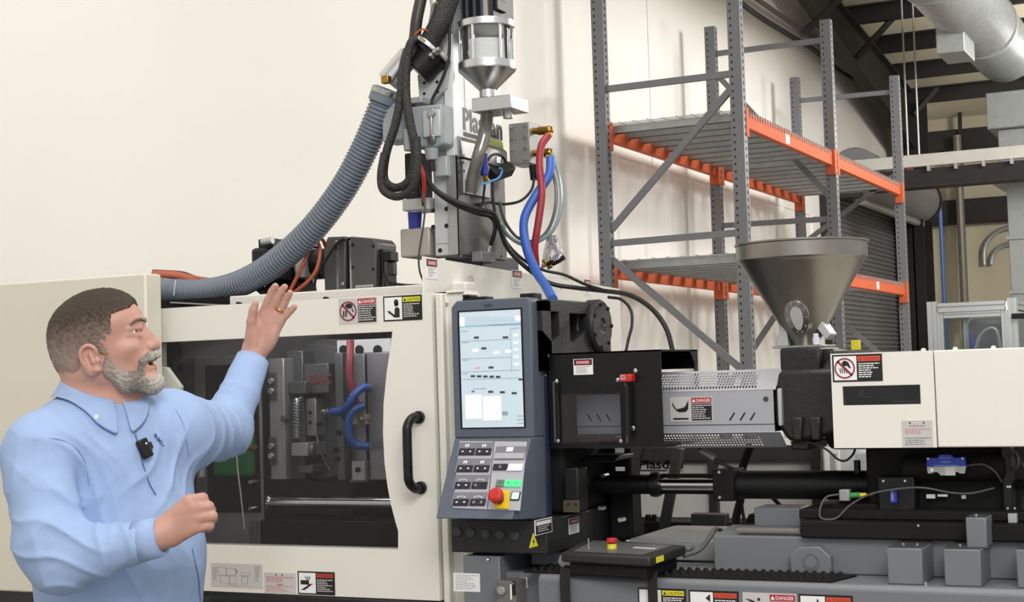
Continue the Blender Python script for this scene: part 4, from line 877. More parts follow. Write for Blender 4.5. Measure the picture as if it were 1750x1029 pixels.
# octagon eye plate
oc = [P(a, b, y=3.54) for a, b in ((1354, 978), (1352, 948), (1368, 934), (1403, 933), (1422, 951), (1424, 981))]
ep = MB().prism([(q[0], q[2]) for q in oc][::-1], 'y', 3.525, 3.55).build('lifting_eye_plate', BED, bs, .003)
q = P(1386, 960, y=3.524); MB().lathe((q[0], 3.525, q[2]), [(.0195, 0), (.0195, -.003), (.017, -.003), (.0165, -.0005), (.0155, -.0005), (.015, -.003), (0, -.003)], 28, 'y').build('eye_disc', BED, ep, ang=30)
def block(name, px0, px1, pyt, pxb, yb_):   # front face px0..px1, rear edge px
    a = P(px0, 988, z=LZ); b = P(px1, 988, z=LZ); y = 3.42
    a = P(px0, 985, y=y); b = P(px1, 985, y=y); t = P((px0+px1)/2, pyt, y=y)[2]
    return MB().box(a[0], b[0], y, yb_, LZ, t), (a[0], b[0], t, y)
for (px0, px1, pyt) in ((1517, 1577, 937), (1614, 1677, 939), (1738, 1810, 940)):
    m, g = block('b', px0, px1, pyt, 0, 3.56); bb = m.build('mounting_block', BED, bs, .003)
    MB().box(g[0]+.002, g[1]-.002, g[3]+.002, 3.548, g[2], g[2]+.0015).build('block_top_pad', DGREY, bb)
    for k in (.35, .75): MB().cyl((g[0]+(g[1]-g[0])*k, g[3]+.05, g[2]), (g[0]+(g[1]-g[0])*k, g[3]+.05, g[2]+.006), .004, n=8).build('pad_screw', ZINC, bb)
a, b = P(1652, 935, y=3.46), P(1685, 885, y=3.46)
tw_ = MB().box(a[0], b[0], 3.46, 3.545, a[2]-.002, b[2]).build('tall_stop_block', BED, bs, .003)
MB().box(a[0]+.002, b[0]-.002, 3.462, 3.543, b[2], b[2]+.0015).build('stop_pad', DGREY, tw_)
MB().cyl((a[0]+.02, 3.48, b[2]), (a[0]+.02, 3.48, b[2]+.006), .004, n=8).build('pad_screw', ZINC, tw_)
MB().cyl((P(1581, 989, y=3.42)[0], 3.425, LZ), (P(1581, 989, y=3.42)[0], 3.425, LZ+.008), .005, n=8).build('ledge_bolt', ZINC, bs)
# left end of the bed under the console: grey pedestal and recess
MB().box(-1.84, -1.735, 3.43, 3.75, .3, P(800, 950, y=3.43)[2]).build('pedestal_box', BED, bs, .004)
F, w_, h_ = corner(775, 979, 821, 1012, 3.43); p = plate(bs, F, w_, h_, LABELW, 'instruction_label'); fl(p, F, 'text_lines', INKG, lambda b: F.lines(b, .08*w_, .1*h_, .92*w_, .95*h_, 8, E1, 51, .25), 'stuff')
q = P(834, 957, x=-1.735); MB().lathe((-1.735, q[1], q[2]), [(.006, 0), (.004, .004), (0, .004)], 12, 'x').build('pedestal_screw', ZINC, bs)
MB().box(-1.735, -1.615, 3.46, 3.7, .3, LZ-.005).build('bed_side_filler', BED, bs, .003)
MB().box(-1.71, -1.60, 3.56, 4.0, LZ, 1.128).build('sill_step', BED, bs, .004)
MB().cyl((-1.585, 3.5, LZ+.02), (-1.585, 3.95, LZ+.02), .02, n=16).build('bed_pipe', GALV, bs)
F, w_, h_ = corner(862, 986, 906, 1006, LF+.06)
F = Face(P(866, 986, y=3.46), (1, 0, 0)); p = plate(bs, F, .058, .026, LABELW, 'pink_edge_label'); fl(p, F, 'text_lines', PINK, lambda b: F.lines(b, .004, .006, .054, .024, 3, E1, 52, .3), 'stuff'); fl(p, F, 'pink_edge', LRED, lambda b: F.rect(b, 0, 0, .04, .002, E1))
# limit switch box
sw = thing('limit_switch_box', 'small clear-lidded switch box with four screws beside the grey pedestal', 'switch box', tuple(P(865, 1015, y=3.4)))
a, b = P(846, 992, y=3.395), P(882, 1040, y=3.395)
MB().box(a[0], b[0], 3.395, 3.46, b[2], a[2]).build('housing', mat('switch_grey', (120, 120, 118), .3, .2), sw, .004)
c = P(858, 1009, y=3.394); MB().cyl((c[0], 3.396, c[2]), (c[0], 3.385, c[2]), .011, n=18).build('dial', GALV, sw, .002)
for px, py in ((850, 996), (878, 997), (849, 1021), (866, 1027)): q = P(px, py, y=3.394); MB().cyl((q[0], 3.396, q[2]), (q[0], 3.39, q[2]), .003, n=8).build('screw', ZINC, sw)
F, w_, h_ = corner(875, 993, 882, 1018, 3.394); fl(sw, F, 'black_tag', INK, lambda b: F.rect(b, 0, 0, w_, h_, .0005)); fl(sw, F, 'white_strip', LABELW, lambda b: F.rect(b, -.006, .008, -.001, h_+.01, .0005))
# perforated anti-slip mat
mt = thing('antislip_mat', 'black studded anti-slip strip lying on the grey machine ledge', 'mat', (-1.2, 3.45, LZ))
mx0, mx1, my0, my1 = P(907, 976, z=LZ)[0], P(1466, 985, z=LZ)[0], LF+.014, 3.525
MB().prism([(mx0, my0), (mx1-.03, my0), (mx1, my1), (mx0+.02, my1)], 'z', LZ, LZ+.004).build('mat_sheet', BLACKM, mt)
m = MB(); k = 0
x = mx0+.02
while x < mx1-.03:
    for j in range(4): m.cyl((x+(.007 if j % 2 else 0), my0+.018+j*.028, LZ+.004), (x+(.007 if j % 2 else 0), my0+.018+j*.028, LZ+.012), .0075, .004, n=7)
    x += .0205
m.build('mat_studs', BLACKM, mt, kind='stuff')
# warning signs along the bed front
for i, (px, wd, hd_, tc, fr, pic, wpx, py) in enumerate(((1090, 'CAUTION', LYEL, INK, INK, None, 82, 1004), (1177, 'WARNING', LORG, LRED, INK, pic_arrow, 85, 1008), (1269, 'DANGER', LRED, LABELW, LABELS_, pic_fall, 92, 1012), (1365, 'WARNING', LORG, LRED, INK, pic_spike, 92, 1015))):
    a = P(px, py, y=LF); b = P(px+wpx, py, y=LF); F = Face(a); w_ = b[0]-a[0]
    sign(bs, F, w_, w_*.52, wd, hd_, tc, (INK, LABELW), pic, frame=fr, seed=60+i)
# ================================================================ TEACH PENDANT
tp = thing('teach_pendant', 'black handheld robot pendant lying flat with red stop button and two hanging straps', 'pendant', tuple(P(1050, 970, y=3.42)))
zt = LZ+.058; 
fl_ = P(958, 944, z=zt); fr_ = P(1110, 952, z=zt); br_ = P(1173, 932, z=zt+.006); bl_ = P(1003, 921, z=zt+.006)
PEND = mat('pendant_black_plastic', (38, 38, 38), .5, 0, .06, 6, .1, 300)
def slabq(q, dz0, dz1, ins=0.):
    c = sum(V(p) for p in q)/4; q = [V(p)+(c-V(p))*ins for p in q]; m = MB()
    return m.add([p+V((0, 0, dz0)) for p in q]+[p+V((0, 0, dz1)) for p in q], [(3, 2, 1, 0), (4, 5, 6, 7)]+[(i, (i+1) % 4, 4+(i+1) % 4, 4+i) for i in range(4)])
qd = [fl_, fr_, br_, bl_]
slabq(qd, -.024, 0).build('top_shell', PEND, tp, .006)
slabq(qd, -.057, -.024, .14).build('lower_shell', BLACKM, tp, .006)
slabq(qd, .0002, .0012, .22).build('keypad_film', mat('pendant_grey_film', (96, 97, 98), .4), tp)
def onp(s, t): return V(fl_)*(1-s)*(1-t)+V(fr_)*s*(1-t)+V(br_)*s*t+V(bl_)*(1-s)*t
q = onp(.44, .42)
e = MB().cyl(q, q+V((0, 0, .012)), .0125, .011, n=20).build('stop_collar', LYEL, tp, .001)
MB().cyl(q+V((0, 0, .012)), q+V((0, 0, .016)), .009, n=16).cyl(q+V((0, 0, .015)), q+V((0, 0, .026)), .0135, .013, n=24).build('stop_button', REDP, tp, .002)
q = onp(.2, .38); MB().cyl(q, q+V((0, 0, .004)), .005, n=12).cyl(q+V((0, 0, .004)), q+V((0, 0, .024)), .0018, n=8).build('toggle_switch', ZINC, tp)
a, b, c, d = onp(.62, .5), onp(.85, .5), onp(.85, .62), onp(.62, .62)
MB().add([p+V((0, 0, .0016)) for p in (a, b, c, d)], [(0, 1, 2, 3)]).build('display_strip', LABELS_, tp, smooth=False)
ax = V(br_)-V(fr_); ax /= np.linalg.norm(ax)
y0 = V(fr_)+ax*.03; y1 = V(fr_)+ax*.07
nrm = np.cross(ax, V((0, 0, 1)))
MB().add([y0+nrm*.0008+V((0, 0, -.019)), y1+nrm*.0008+V((0, 0, -.019)), y1+nrm*.0008+V((0, 0, -.005)), y0+nrm*.0008+V((0, 0, -.005))], [(0, 1, 2, 3)]).build('yellow_sticker', LYEL, tp, smooth=False)
STRAP = mat('black_webbing', (26, 24, 24), .8, 0, .1, 40)
for px0, px1 in ((955, 972), (1105, 1121)):
    a, b = P(px0, 985, y=3.378)[0], P(px1, 985, y=3.378)[0]
    pts = [(3.42, LZ+.02), (3.392, LZ+.018), (3.384, LZ-.01), (3.386, .95), (3.384, .8)]
    m = MB(); n_ = len(pts)
    m.add([(x, y-t, z) for x in (a, b) for t in (0, .002) for y, z in pts], [(i, i+1, n_+i+1, n_+i) for i in range(n_-1)]+[(2*n_+i, 3*n_+i, 3*n_+i+1, 2*n_+i+1) for i in range(n_-1)]+[(n_+i, n_+i+1, 3*n_+i+1, 3*n_+i) for i in range(n_-1)]+[(i, 2*n_+i, 2*n_+i+1, i+1) for i in range(n_-1)])
    m.build('strap', STRAP, tp)
cable('pendant_cable', 'thick grey cable looping up from the back of the black pendant', 'cable', [(1168, 950, 3.55), (1195, 940, 3.58), (1212, 920, 3.6), (1222, 905, 3.62), (1232, 906, 3.66), (1238, 920, 3.68)], .0058, mat('grey_cable', (86, 86, 84), .5), n=10)
sh = thing('rear_tray', 'shallow grey sheet-metal tray behind the black pendant', 'tray', tuple(P(1150, 925, y=3.75)))
a = P(1045, 940, y=3.72); b = P(1222, 915, y=3.72); MB().box(-1.50, wxl-.01, 3.72, 4.05, LZ, P(1150, 922, y=3.72)[2]).build('tray_body', mat('light_tray_grey', (150, 152, 152), .4, .2), sh, .004)
MB().box(-1.48, wxl-.03, 3.74, 4.03, P(1150, 922, y=3.72)[2], P(1150, 922, y=3.72)[2]+.003).build('tray_lid', GALV, sh)
MB().cyl((-1.33, 3.718, 1.13), (-1.33, 3.70, 1.13), .008, n=10).build('tray_latch', GALV, sh)

# ================================================================ INJECTION DRIVE UNDER THE BARREL
cy = thing('shift_cylinder', 'long black hydraulic cylinder with chrome rod under the barrel', 'cylinder', (-1.2, 3.75, 1.285))
zc = P(1170, 828, y=3.75)[2]; X = lambda px, y=3.75: P(px, 828, y=y)[0]
MB().cyl((X(985), 3.75, zc), (X(1120), 3.75, zc), .026, n=24).build('front_tube', BLACK, cy)
MB().lathe((X(1122), 3.75, zc), [(.015, -.012), (.033, -.012), (.033, .004), (.029, .012), (.015, .012)], 24, 'x').build('gland_nut', BLACK, cy, .001)
MB().cyl((X(1120), 3.75, zc), (X(1230), 3.75, zc), .015, n=24).build('chrome_rod', CHROME, cy)
for z in (zc+.021, zc-.021): MB().cyl((X(1120), 3.77, z), (X(1230), 3.77, z), .006, n=10).build('tie_rod', BLACK, cy)
MB().box(X(1228), X(1264), 3.70, 3.80, P(1245, 857, y=3.70)[2], P(1245, 803, y=3.70)[2]).build('end_block', BLACKM, cy, .004)
MB().cyl((X(1262), 3.75, zc), (X(1500), 3.75, zc), .036, n=28).build('main_tube', BLACK, cy)
for px, py in ((1227, 807), (1228, 850)): q = P(px, py, y=3.7); MB().cyl((q[0]+.004, 3.70, q[2]), (q[0]+.004, 3.696, q[2]), .004, n=8).build('block_screw', ZINC, cy)
nm = thing('nozzle_mount', 'dark cluttered nozzle mounting with bronze tag plate under the purge guard', 'mounting', (-1.5, 3.8, 1.25))
MB().box(-1.60, -1.53, 3.82, 3.9, 1.13, 1.4).build('mount_body', BLACKM, nm, .01)
a, b = P(952, 787, y=3.68), P(1055, 800, y=3.68); MB().prism([(3.66, a[2]-.004), (3.70, a[2]+.012), (3.80, a[2]+.012), (3.80, a[2]), (3.70, a[2]-.0)], 'x', a[0], b[0]).build('drip_tray', mat('dull_grey_tray', (84, 84, 86), .4, .3), nm, .002)
a, b = P(963, 800, y=3.5), P(990, 875, y=3.5); MB().box(a[0], b[0], 3.5, 3.56, b[2], a[2]).build('side_box', BLACK, nm, .004)
a, b = P(963, 855, y=3.498), P(991, 876, y=3.498); tgp = MB().box(a[0], b[0], 3.494, 3.5, b[2], a[2]).build('tag_plate', mat('bronze_plate', (84, 78, 62), .4, .4), nm, .001)
for px in (971, 984): q = P(px, 862, y=3.493); MB().cyl((q[0], 3.495, q[2]), (q[0], 3.4925, q[2]), .003, n=8).build('hole', BLACK, tgp)
c = P(1062, 855, y=3.9); MB().lathe((c[0], 3.9, c[2]), [(.0, -.03), (.04, -.03), (.048, -.02), (.048, .02), (.0, .02)], 8, 'y').build('round_boss', DGREY, nm, .003)
for px, py, pxl, pyl in ((1051, 766, 1066, 774), (1052, 798, 1067, 805)):
    q, r_ = P(px, py, y=3.64), P(pxl, pyl, y=3.64); MB().box(q[0], r_[0], 3.64, 3.645, r_[2], q[2]).build('white_tag', LABELW, nm)
for px, py in ((1025, 869), (1059, 889), (1030, 813)): q = P(px, py, y=3.63); MB().cyl((q[0], 3.66, q[2]), (q[0], 3.63, q[2]), .006, n=8).build('cap_bolt', ZINC, nm)
iu = thing('injection_drive', 'black injection drive housing beneath the white cover, lower right', 'housing', (-.7, 3.7, 1.25))
a = P(1478, 768, y=3.66); MB().box(a[0], P(1732, 770, y=3.66)[0], 3.66, 4.0, rt, 1.385).build('drive_body', BLACKM, iu, .01)
a = P(1490, 820, y=3.6); MB().box(P(1500, 820, y=3.6)[0], P(1562, 820, y=3.6)[0], 3.6, 3.66, P(1530, 880, y=3.6)[2], P(1530, 815, y=3.6)[2]).build('side_plate', BLACK, iu, .003)
MB().box(P(1365, 880, y=3.58)[0], .5, 3.58, 4.1, rt, P(1500, 872, y=3.58)[2]).build('carriage_plate', BLACKM, iu, .004)
MB().box(P(1415, 870, y=3.58)[0], P(1500, 870, y=3.58)[0], 3.62, 3.8, P(1430, 885, y=3.6)[2], P(1430, 862, y=3.6)[2]).build('rear_shoe', BLACKM, iu, .004)
MB().box(P(1735, 800, y=3.7)[0], .5, 3.7, 3.85, P(1735, 835, y=3.7)[2], P(1735, 820, y=3.7)[2]).build('right_arm', BLACKM, iu, .003)
MB().cyl(P(1545, 800, y=3.64), P(1720, 798, y=3.64), .032, n=24).build('servo_drum', BLACKM, iu, .004)
for px in (1465, 1488): q = P(px, 795, y=3.72); MB().cyl((q[0], 3.72, q[2]-.02), (q[0], 3.72, q[2]+.012), .008, n=10).build('stud', BLACK, iu)
for px, py in ((1510, 822), (1547, 822), (1511, 873), (1549, 873), (1580, 893)): q = P(px, py, y=3.6); yy = 3.6 if px < 1570 else 3.53; MB().cyl((q[0], yy, q[2]), (q[0], yy-.003, q[2]), .003, n=8).build('bright_screw', ZINC, iu)
sb = P(1585, 782, y=3.6); 
sn = thing('sensor_amplifier', 'blue and silver sensor amplifier plate on the black drive housing', 'sensor', tuple(P(1618, 797, y=3.6)))
F = Face(P(1584, 777, y=3.585)); kx = (P(1652, 777, y=3.585)[0]-F.O[0])/1170.; sq = lambda pts: [((x-235)*kx, (y-205)*kx) for x, y in pts]
SB = mat('sensor_blue', (36, 60, 170), .35, .1, .06)
b = MB(); F.pol(b, sq([(250, 300), (560, 300), (640, 205), (980, 205), (1060, 300), (1380, 270), (1400, 540), (240, 560)]), 0, .012); b.build('blue_half', SB, sn, .001)
b = MB(); F.pol(b, sq([(240, 560), (1400, 540), (1350, 770), (1210, 770), (1150, 730), (1080, 730), (1000, 830), (640, 830), (560, 730), (470, 730), (380, 770), (260, 770)]), 0, .012); b.build('silver_half', GALV, sn, .001)
b = MB(); F.rect(b, 780*kx-235*kx, (560-205)*kx, (1080-235)*kx, (820-205)*kx, .0125); b.build('pale_plate', LABELS_, sn, smooth=False)
b = MB(); F.text(b, 'TVITV', (640-235)*kx, (385-205)*kx, (960-235)*kx, (465-205)*kx, .0127); b2 = b.build('lettering', mat('pale_blue_print', (150, 170, 220), .5), sn, smooth=False)
b = MB(); F.rect(b, 405*kx, 85*kx, 730*kx, 100*kx, .0127); F.rect(b, 225*kx, 310*kx, 930*kx, 330*kx, .0127); b.build('print_lines', mat('pale_blue_print', (150, 170, 220), .5), sn, smooth=False, kind='stuff')
for x, y in ((300, 315), (1310, 315), (310, 720), (1320, 725)): c = F.at((x-235)*kx, (y-205)*kx, .012); MB().cyl(c, c+F.N*.003, .0022, n=10).build('screw', ZINC, sn)
c = F.at(165*kx, 455*kx, .012); MB().cyl(c, c+F.N*.004, .0042, n=14).build('white_button', LABELW, sn)
bl = thing('blue_sensor', 'small upright blue sensor with white print on the drive side plate', 'sensor', tuple(P(1526, 848, y=3.6)))
a, b = P(1520, 837, y=3.585), P(1533, 860, y=3.585); MB().box(a[0], b[0], 3.585, 3.6, b[2], a[2]).build('body', BLUEP, bl, .001)
F = Face((a[0], 3.585, a[2])); m = MB(); F.rect(m, .004, .003, .0055, .025, .0004); F.rect(m, .008, .006, .009, .026, .0004); m.build('print', LABELS_, bl, smooth=False, kind='stuff')
for (a_, b_, lab) in (((1583, 845), (1598, 852), 'small white cable tag on black drive housing, left of two'), ((1602, 845), (1619, 849), 'long white cable tag on black drive housing, right of two')):
    q, r_ = P(*a_, y=3.64), P(*b_, y=3.64); tag(MB().box(q[0], r_[0], 3.64, 3.648, r_[2], q[2]).build('cable_tag', LABELW), lab, 'tag')
q, r_ = P(1642, 838, y=3.64), P(1650, 853, y=3.64); tag(MB().box(q[0], r_[0], 3.645, 3.65, r_[2], q[2]-.012).build('cable_tag', LABELS_), 'grey clip tag under the drooping sensor cable at the right', 'tag')
ps_ = thing('pressure_sensor', 'small silver sensor body with green and yellow plug below the drive', 'sensor', tuple(P(1445, 847, y=3.6)))
a, b = P(1433, 837, y=3.6), P(1452, 857, y=3.6); MB().box(a[0], b[0], 3.6, 3.625, b[2], a[2]).build('body', GALV, ps_, .003)
q = P(1453, 847, y=3.61); r_ = P(1470, 846, y=3.61); MB().cyl(q, r_, .007, n=12).build('green_plug', mat('green_plug', (66, 150, 84), .4), ps_, .001)
MB().cyl(r_, P(1481, 846, y=3.61), .005, n=12).build('yellow_ring', LYEL, ps_); MB().cyl(P(1481, 846, y=3.61), P(1492, 846, y=3.61), .0035, n=10).build('brass_tip', BRASS, ps_)
GCAB = mat('grey_cable', (86, 86, 84), .5)
cable('sensor_cable', 'grey sensor cable arching across the black drive housing', 'cable', [(1433, 845, 3.59), (1412, 850, 3.585), (1402, 868, 3.575), (1402, 884, 3.57), (1415, 888, 3.565), (1432, 884, 3.57), (1455, 862, 3.575), (1490, 844, 3.575), (1540, 835, 3.575), (1580, 834, 3.575), (1625, 842, 3.6), (1660, 843, 3.62), (1700, 834, 3.63)], .0024, GCAB)
cable('sensor_cable', 'short grey cable leaving the blue sensor amplifier to the right', 'cable', [(1652, 796, 3.6), (1680, 794, 3.6), (1700, 806, 3.6), (1712, 824, 3.62)], .0024, GCAB)
for lst, lab in (([(1722, 768, 3.62), (1738, 775, 3.6), (1740, 795, 3.6), (1728, 808, 3.63)], 'thin black cable loop under right end of the white cover, outer'), ([(1724, 768, 3.64), (1731, 780, 3.63), (1732, 800, 3.63), (1722, 806, 3.65)], 'thin black cable loop under right end of the white cover, inner'), ([(1745, 790, 3.62), (1760, 812, 3.62), (1775, 820, 3.62)], 'thin cable running off at the right edge under the white cover')):
    cable('cable', lab, 'cable', lst, .003, GCAB)
a, b = P(1722, 878, y=3.56), P(1738, 893, y=3.56); tag(MB().box(a[0], b[0], 3.56, 3.58, rt, a[2]).build('end_stop', ALUM, None, .001), 'small pale grey stop block on the black slide rail at right', 'block')
a = P(1705, 800, y=3.63); tw = thing('cable_bracket', 'black upright cable bracket with bolts at the lower right', 'bracket', tuple(a))
MB().box(P(1712, 800, y=3.62)[0], P(1728, 800, y=3.62)[0], 3.62, 3.7, rt, 1.385).build('post', BLACK, tw, .002)
for px, py in ((1722, 832), (1726, 832), (1722, 869), (1734, 869)): q = P(px, py, y=3.615); MB().cyl((q[0], 3.62, q[2]), (q[0], 3.616, q[2]), .003, n=8).build('bolt', ZINC, tw)
for px in (1713, 1714): pass
# cables under the barrel
cable('cable', 'thick black cable dropping from barrel to bed, behind the chrome rod', 'cable', [(1282, 762, 3.85), (1275, 782, 3.86), (1268, 805, 3.88), (1266, 850, 3.9), (1258, 885, 3.9), (1260, 905, 3.9)], .011, RUBBER)
cable('cable', 'thin black cable hanging below the black cylinder, right of the thick one', 'cable', [(1266, 850, 3.84), (1270, 880, 3.84), (1276, 908, 3.84)], .0045, RUBBER)
cable('cable', 'black cable curving down to the bed below the main cylinder tube', 'cable', [(1318, 848, 3.82), (1335, 866, 3.82), (1345, 880, 3.82), (1352, 894, 3.8)], .0055, RUBBER)
pj = cable('cable', 'black cable with pale plug hanging under the barrel cover', 'cable', [(1196, 768, 3.72), (1212, 780, 3.71), (1232, 792, 3.71), (1256, 802, 3.72)], .0042, RUBBER)
MB().cyl(P(1198, 770, y=3.715), P(1222, 784, y=3.708), .0078, n=12).build('plug', GALV, pj)
cable('cable', 'thin black cable curving under the feed throat casting to the cover', 'cable', [(1352, 756, 3.62), (1385, 757, 3.6), (1412, 768, 3.58), (1432, 785, 3.57), (1446, 787, 3.57), (1458, 776, 3.58), (1462, 764, 3.6)], .0028, RUBBER)
for (a, b, lab, r_) in (((1161, 765, 4.3), (1133, 912, 4.3), 'dark tilted support leg behind the chrome rod, thick one', .028), ((1077, 790, 4.5), (1092, 912, 4.5), 'dark tilted support leg behind the cylinder, left one', .016)):
    m = MB().bar(P(a[0], a[1], y=a[2]), P(b[0], b[1], y=b[2]), r_, r_); tag(m.build('support_leg', DGREY, None, .003), lab, 'leg')
cable('cable', 'thin dark cable slanting down in front of the lettered cabinet', 'cable', [(1102, 762, 4.4), (1094, 785, 4.4), (1084, 812, 4.4)], .005, RUBBER)
# ================================================================ LETTERED CABINET BEHIND
YC = 5.0
kc = thing('auxiliary_cabinet', 'white cabinet in dark frame with black company lettering behind the barrel', 'cabinet', (-1.65, YC, .9))
cxl, cxr = P(1072, 800, y=YC)[0], P(1405, 800, y=YC)[0]; czt, czb = P(1250, 762, y=YC)[2], 0
MB().box(cxl-.2, cxr, YC+.02, YC+.5, czb, czt).build('body', mat('pale_cabinet_panel', (196, 196, 190), .5, 0, .02), kc)
m = MB()
zr = P(1250, 786, y=YC)[2]; zl_ = P(1250, 886, y=YC)[2]
m.box(cxl-.2, cxr, YC-.01, YC+.02, zr, czt).box(cxl-.2, cxr, YC-.01, YC+.02, czb, zl_)
for px0, px1 in ((1212, 1226), (1388, 1405)): m.box(P(px0, 830, y=YC)[0], P(px1, 830, y=YC)[0], YC-.01, YC+.02, zl_, zr)
FRK = mat('dark_cabinet_frame', (46, 44, 43), .5, 0, .08)
m.build('frame', FRK, kc)
def plogo(parent, F, w_, h_):
    h2 = h_*.78
    fl(parent, F, 'lettering', mat('logo_dark', (62, 64, 66), .4, .1, 0) if parent is not kc else INK, lambda b: F.text(b, 'Plasdan', 0, 0, w_, h2, .001))
    fl(parent, F, 'logo_bar', mat('logo_dark2', (70, 70, 70), .5), lambda b: F.rect(b, 0, h_*.84, w_*.64, h_*.98, .001))
    fl(parent, F, 'logo_swoosh', mat('logo_green', (166, 186, 70), .5), lambda b: F.pol(b, [(w_*.66, h_*.84), (w_, h_*.84), (w_*1.02, h_*1.12), (w_*.94, h_*.98), (w_*.66, h_*.98)], .001))
F, w_, h_ = corner(1092, 786, 1168, 806, YC+.02); plogo(kc, F, w_, h_)
# clutter on the far side of the bed
fr = thing('rear_rail', 'dark bolted rail on the far side of the bed below the lettered cabinet', 'rail', (-1.6, 4.5, 1.1))
zq = P(1230, 893, y=4.45)[2]
MB().box(P(1100, 893, y=4.45)[0], P(1400, 893, y=4.45)[0], 4.45, 4.55, .98, zq).build('rail_bar', BLACKM, fr, .004)
MB().box(P(1180, 886, y=4.4)[0], P(1240, 886, y=4.4)[0], 4.4, 4.44, .98, P(1200, 878, y=4.4)[2]).build('rail_bracket', DGREY, fr, .004)
for px in (1102, 1112): q = P(px, 893, y=4.43); MB().cyl((q[0], 4.46, zq), (q[0], 4.46, zq+.02), .009, n=8).build('hex_bolt', BLACK, fr)
q = P(1285, 880, y=4.43); MB().prism([(q[0]-.03, zq), (q[0]+.06, zq), (q[0]+.04, zq+.025), (q[0]-.02, zq+.025)], 'y', 4.46, 4.5).build('saddle', BLACKM, fr, .002)
wbx = thing('white_carton', 'white carton with dark print standing behind the black cylinder', 'box', tuple(P(1420, 800, y=4.7)))
a, b = P(1408, 764, y=4.7), P(1440, 890, y=4.7); MB().box(a[0], b[0], 4.7, 4.95, 0, a[2]).build('carton', LABELW, wbx, .003)
F, w_, h_ = corner(1418, 776, 1432, 806, 4.7); fl(wbx, F, 'print', INKG, lambda b: F.lines(b, 0, 0, w_, h_, 9, .001, 71, .6), 'stuff')
# plastic sheet + clear bin behind carton
a, b = P(1440, 766, y=4.9), P(1500, 805, y=4.9)
tag(MB().box(a[0], b[0], 4.9, 5.1, .98, a[2]).build('plastic_bin', mat('cloudy_plastic', (168, 172, 174), .25, 0, .15, 20), None, .02), 'cloudy plastic wrapped box under left part of white cover', 'box')
a, b = P(1354, 752, y=4.7), P(1436, 764, y=4.7)
tag(MB().prism([(a[0], b[2]), (a[0]+.02, a[2]-.005), (a[0]+.09, a[2]), (a[0]+.13, a[2]+.02), (b[0], a[2]-.004), (b[0], b[2])], 'y', 4.7, 4.95).build('white_cover_sheet', LABELW, None, .004), 'white moulded cover edge behind the feed throat casting', 'cover')
# ================================================================ ALUMINIUM GUARD ENCLOSURE
YE = 4.7
ge = thing('guard_enclosure', 'clear panelled enclosure with slotted aluminium frame behind the white cover', 'enclosure', (-.7, YE, 1.3))
PROF = mat('aluminium_profile', (206, 208, 208), .35, .6, .03)
ex0, ex1 = P(1583, 560, y=YE)[0], P(1744, 560, y=YE)[0]; ez1 = (P(1583, 519, y=YE)[2]+P(1744, 506, y=YE)[2])/2; ez0 = 1.3
def profile(p0, p1, s=.027):
    p0, p1 = V(p0), V(p1); m = MB(); t = p1-p0; t /= np.linalg.norm(t)
    up = V((0, 0, 1)) if abs(t[2]) < .9 else V((0, 1, 0)); r = np.cross(t, up); r /= np.linalg.norm(r); u = np.cross(r, t)
    sec = []
    for k in range(4):
        c, s_ = math.cos(k*math.pi/2), math.sin(k*math.pi/2)
        for a, b in ((s/2, -s/2), (s/2, -s*.13), (s/2-s*.25, -s*.13), (s/2-s*.25, s*.13), (s/2, s*.13)): sec.append(r*(a*c-b*s_)+u*(a*s_+b*c))
    n = len(sec); return m.add([p0+q for q in sec]+[p1+q for q in sec], [tuple(range(n)), tuple(range(2*n-1, n-1, -1))]+[(i, (i+1) % n, n+(i+1) % n, n+i) for i in range(n)]).build('frame_profile', PROF, ge, smooth=False)
DE = .62
for x in (ex0+.02, ex1-.02, ex1+.05):
    profile((x, YE, ez0), (x, YE, ez1-(.0 if x < ex1 else -.01)))
for x in (ex0+.02, ex1-.02): profile((x, YE+DE, ez0), (x, YE+DE, ez1))
for y in (YE, YE+DE): profile((ex0+.04, y, ez1-.02), (ex1-.04, y, ez1-.02))
for x in (ex0+.02, ex1-.02): profile((x, YE+.02, ez1-.02), (x, YE+DE-.02, ez1-.02))
profile((ex1+.07, YE, ez1-.01), (ex1+.6, YE, ez1-.01)); profile((ex1+.613, YE, ez0), (ex1+.613, YE, ez1+.004)); profile((ex1+.613, YE+DE, ez0), (ex1+.613, YE+DE, ez1+.004)); profile((ex1+.613, YE+.014, ez1-.01), (ex1+.613, YE+DE-.014, ez1-.01)); profile((ex1+.0, YE+DE, ez1-.01), (ex1+.6, YE+DE, ez1-.01))
# inner door frame
iz = ez1-.034
for a, b in (((ex0+.043, YE, ez0), (ex0+.043, YE, iz)), ((ex1-.043, YE, ez0), (ex1-.043, YE, iz)), ((ex0+.053, YE, iz-.009), (ex1-.053, YE, iz-.009))): profile(a, b, .018)
CLR = glassmat('clear_polycarbonate', (222, 226, 226), haze=((190, 196, 196), .03))
MB().box(ex0+.05, ex1-.05, YE-.002, YE+.002, ez0, iz-.016).build('clear_panel', CLR, ge, smooth=False)
MB().box(ex0+.04, ex1-.04, YE+DE-.002, YE+DE+.002, ez0, ez1-.04).build('clear_panel', CLR, ge, smooth=False)
q = P(1741, 540, y=YE-.03); MB().box(q[0]-.02, q[0]+.02, YE-.035, YE-.02, q[2]-.008, q[2]+.008).build('latch', BLACK, ge, .002)
MB().box(ex0-.1, ex1+.7, YE-.1, YE+DE+.1, .9, ez0-.02).build('enclosure_base', DGREY, ge)
ar = thing('small_press', 'small machine with grey arched hose and dark body inside the clear enclosure', 'machine', (-.72, YE+.3, 1.28))
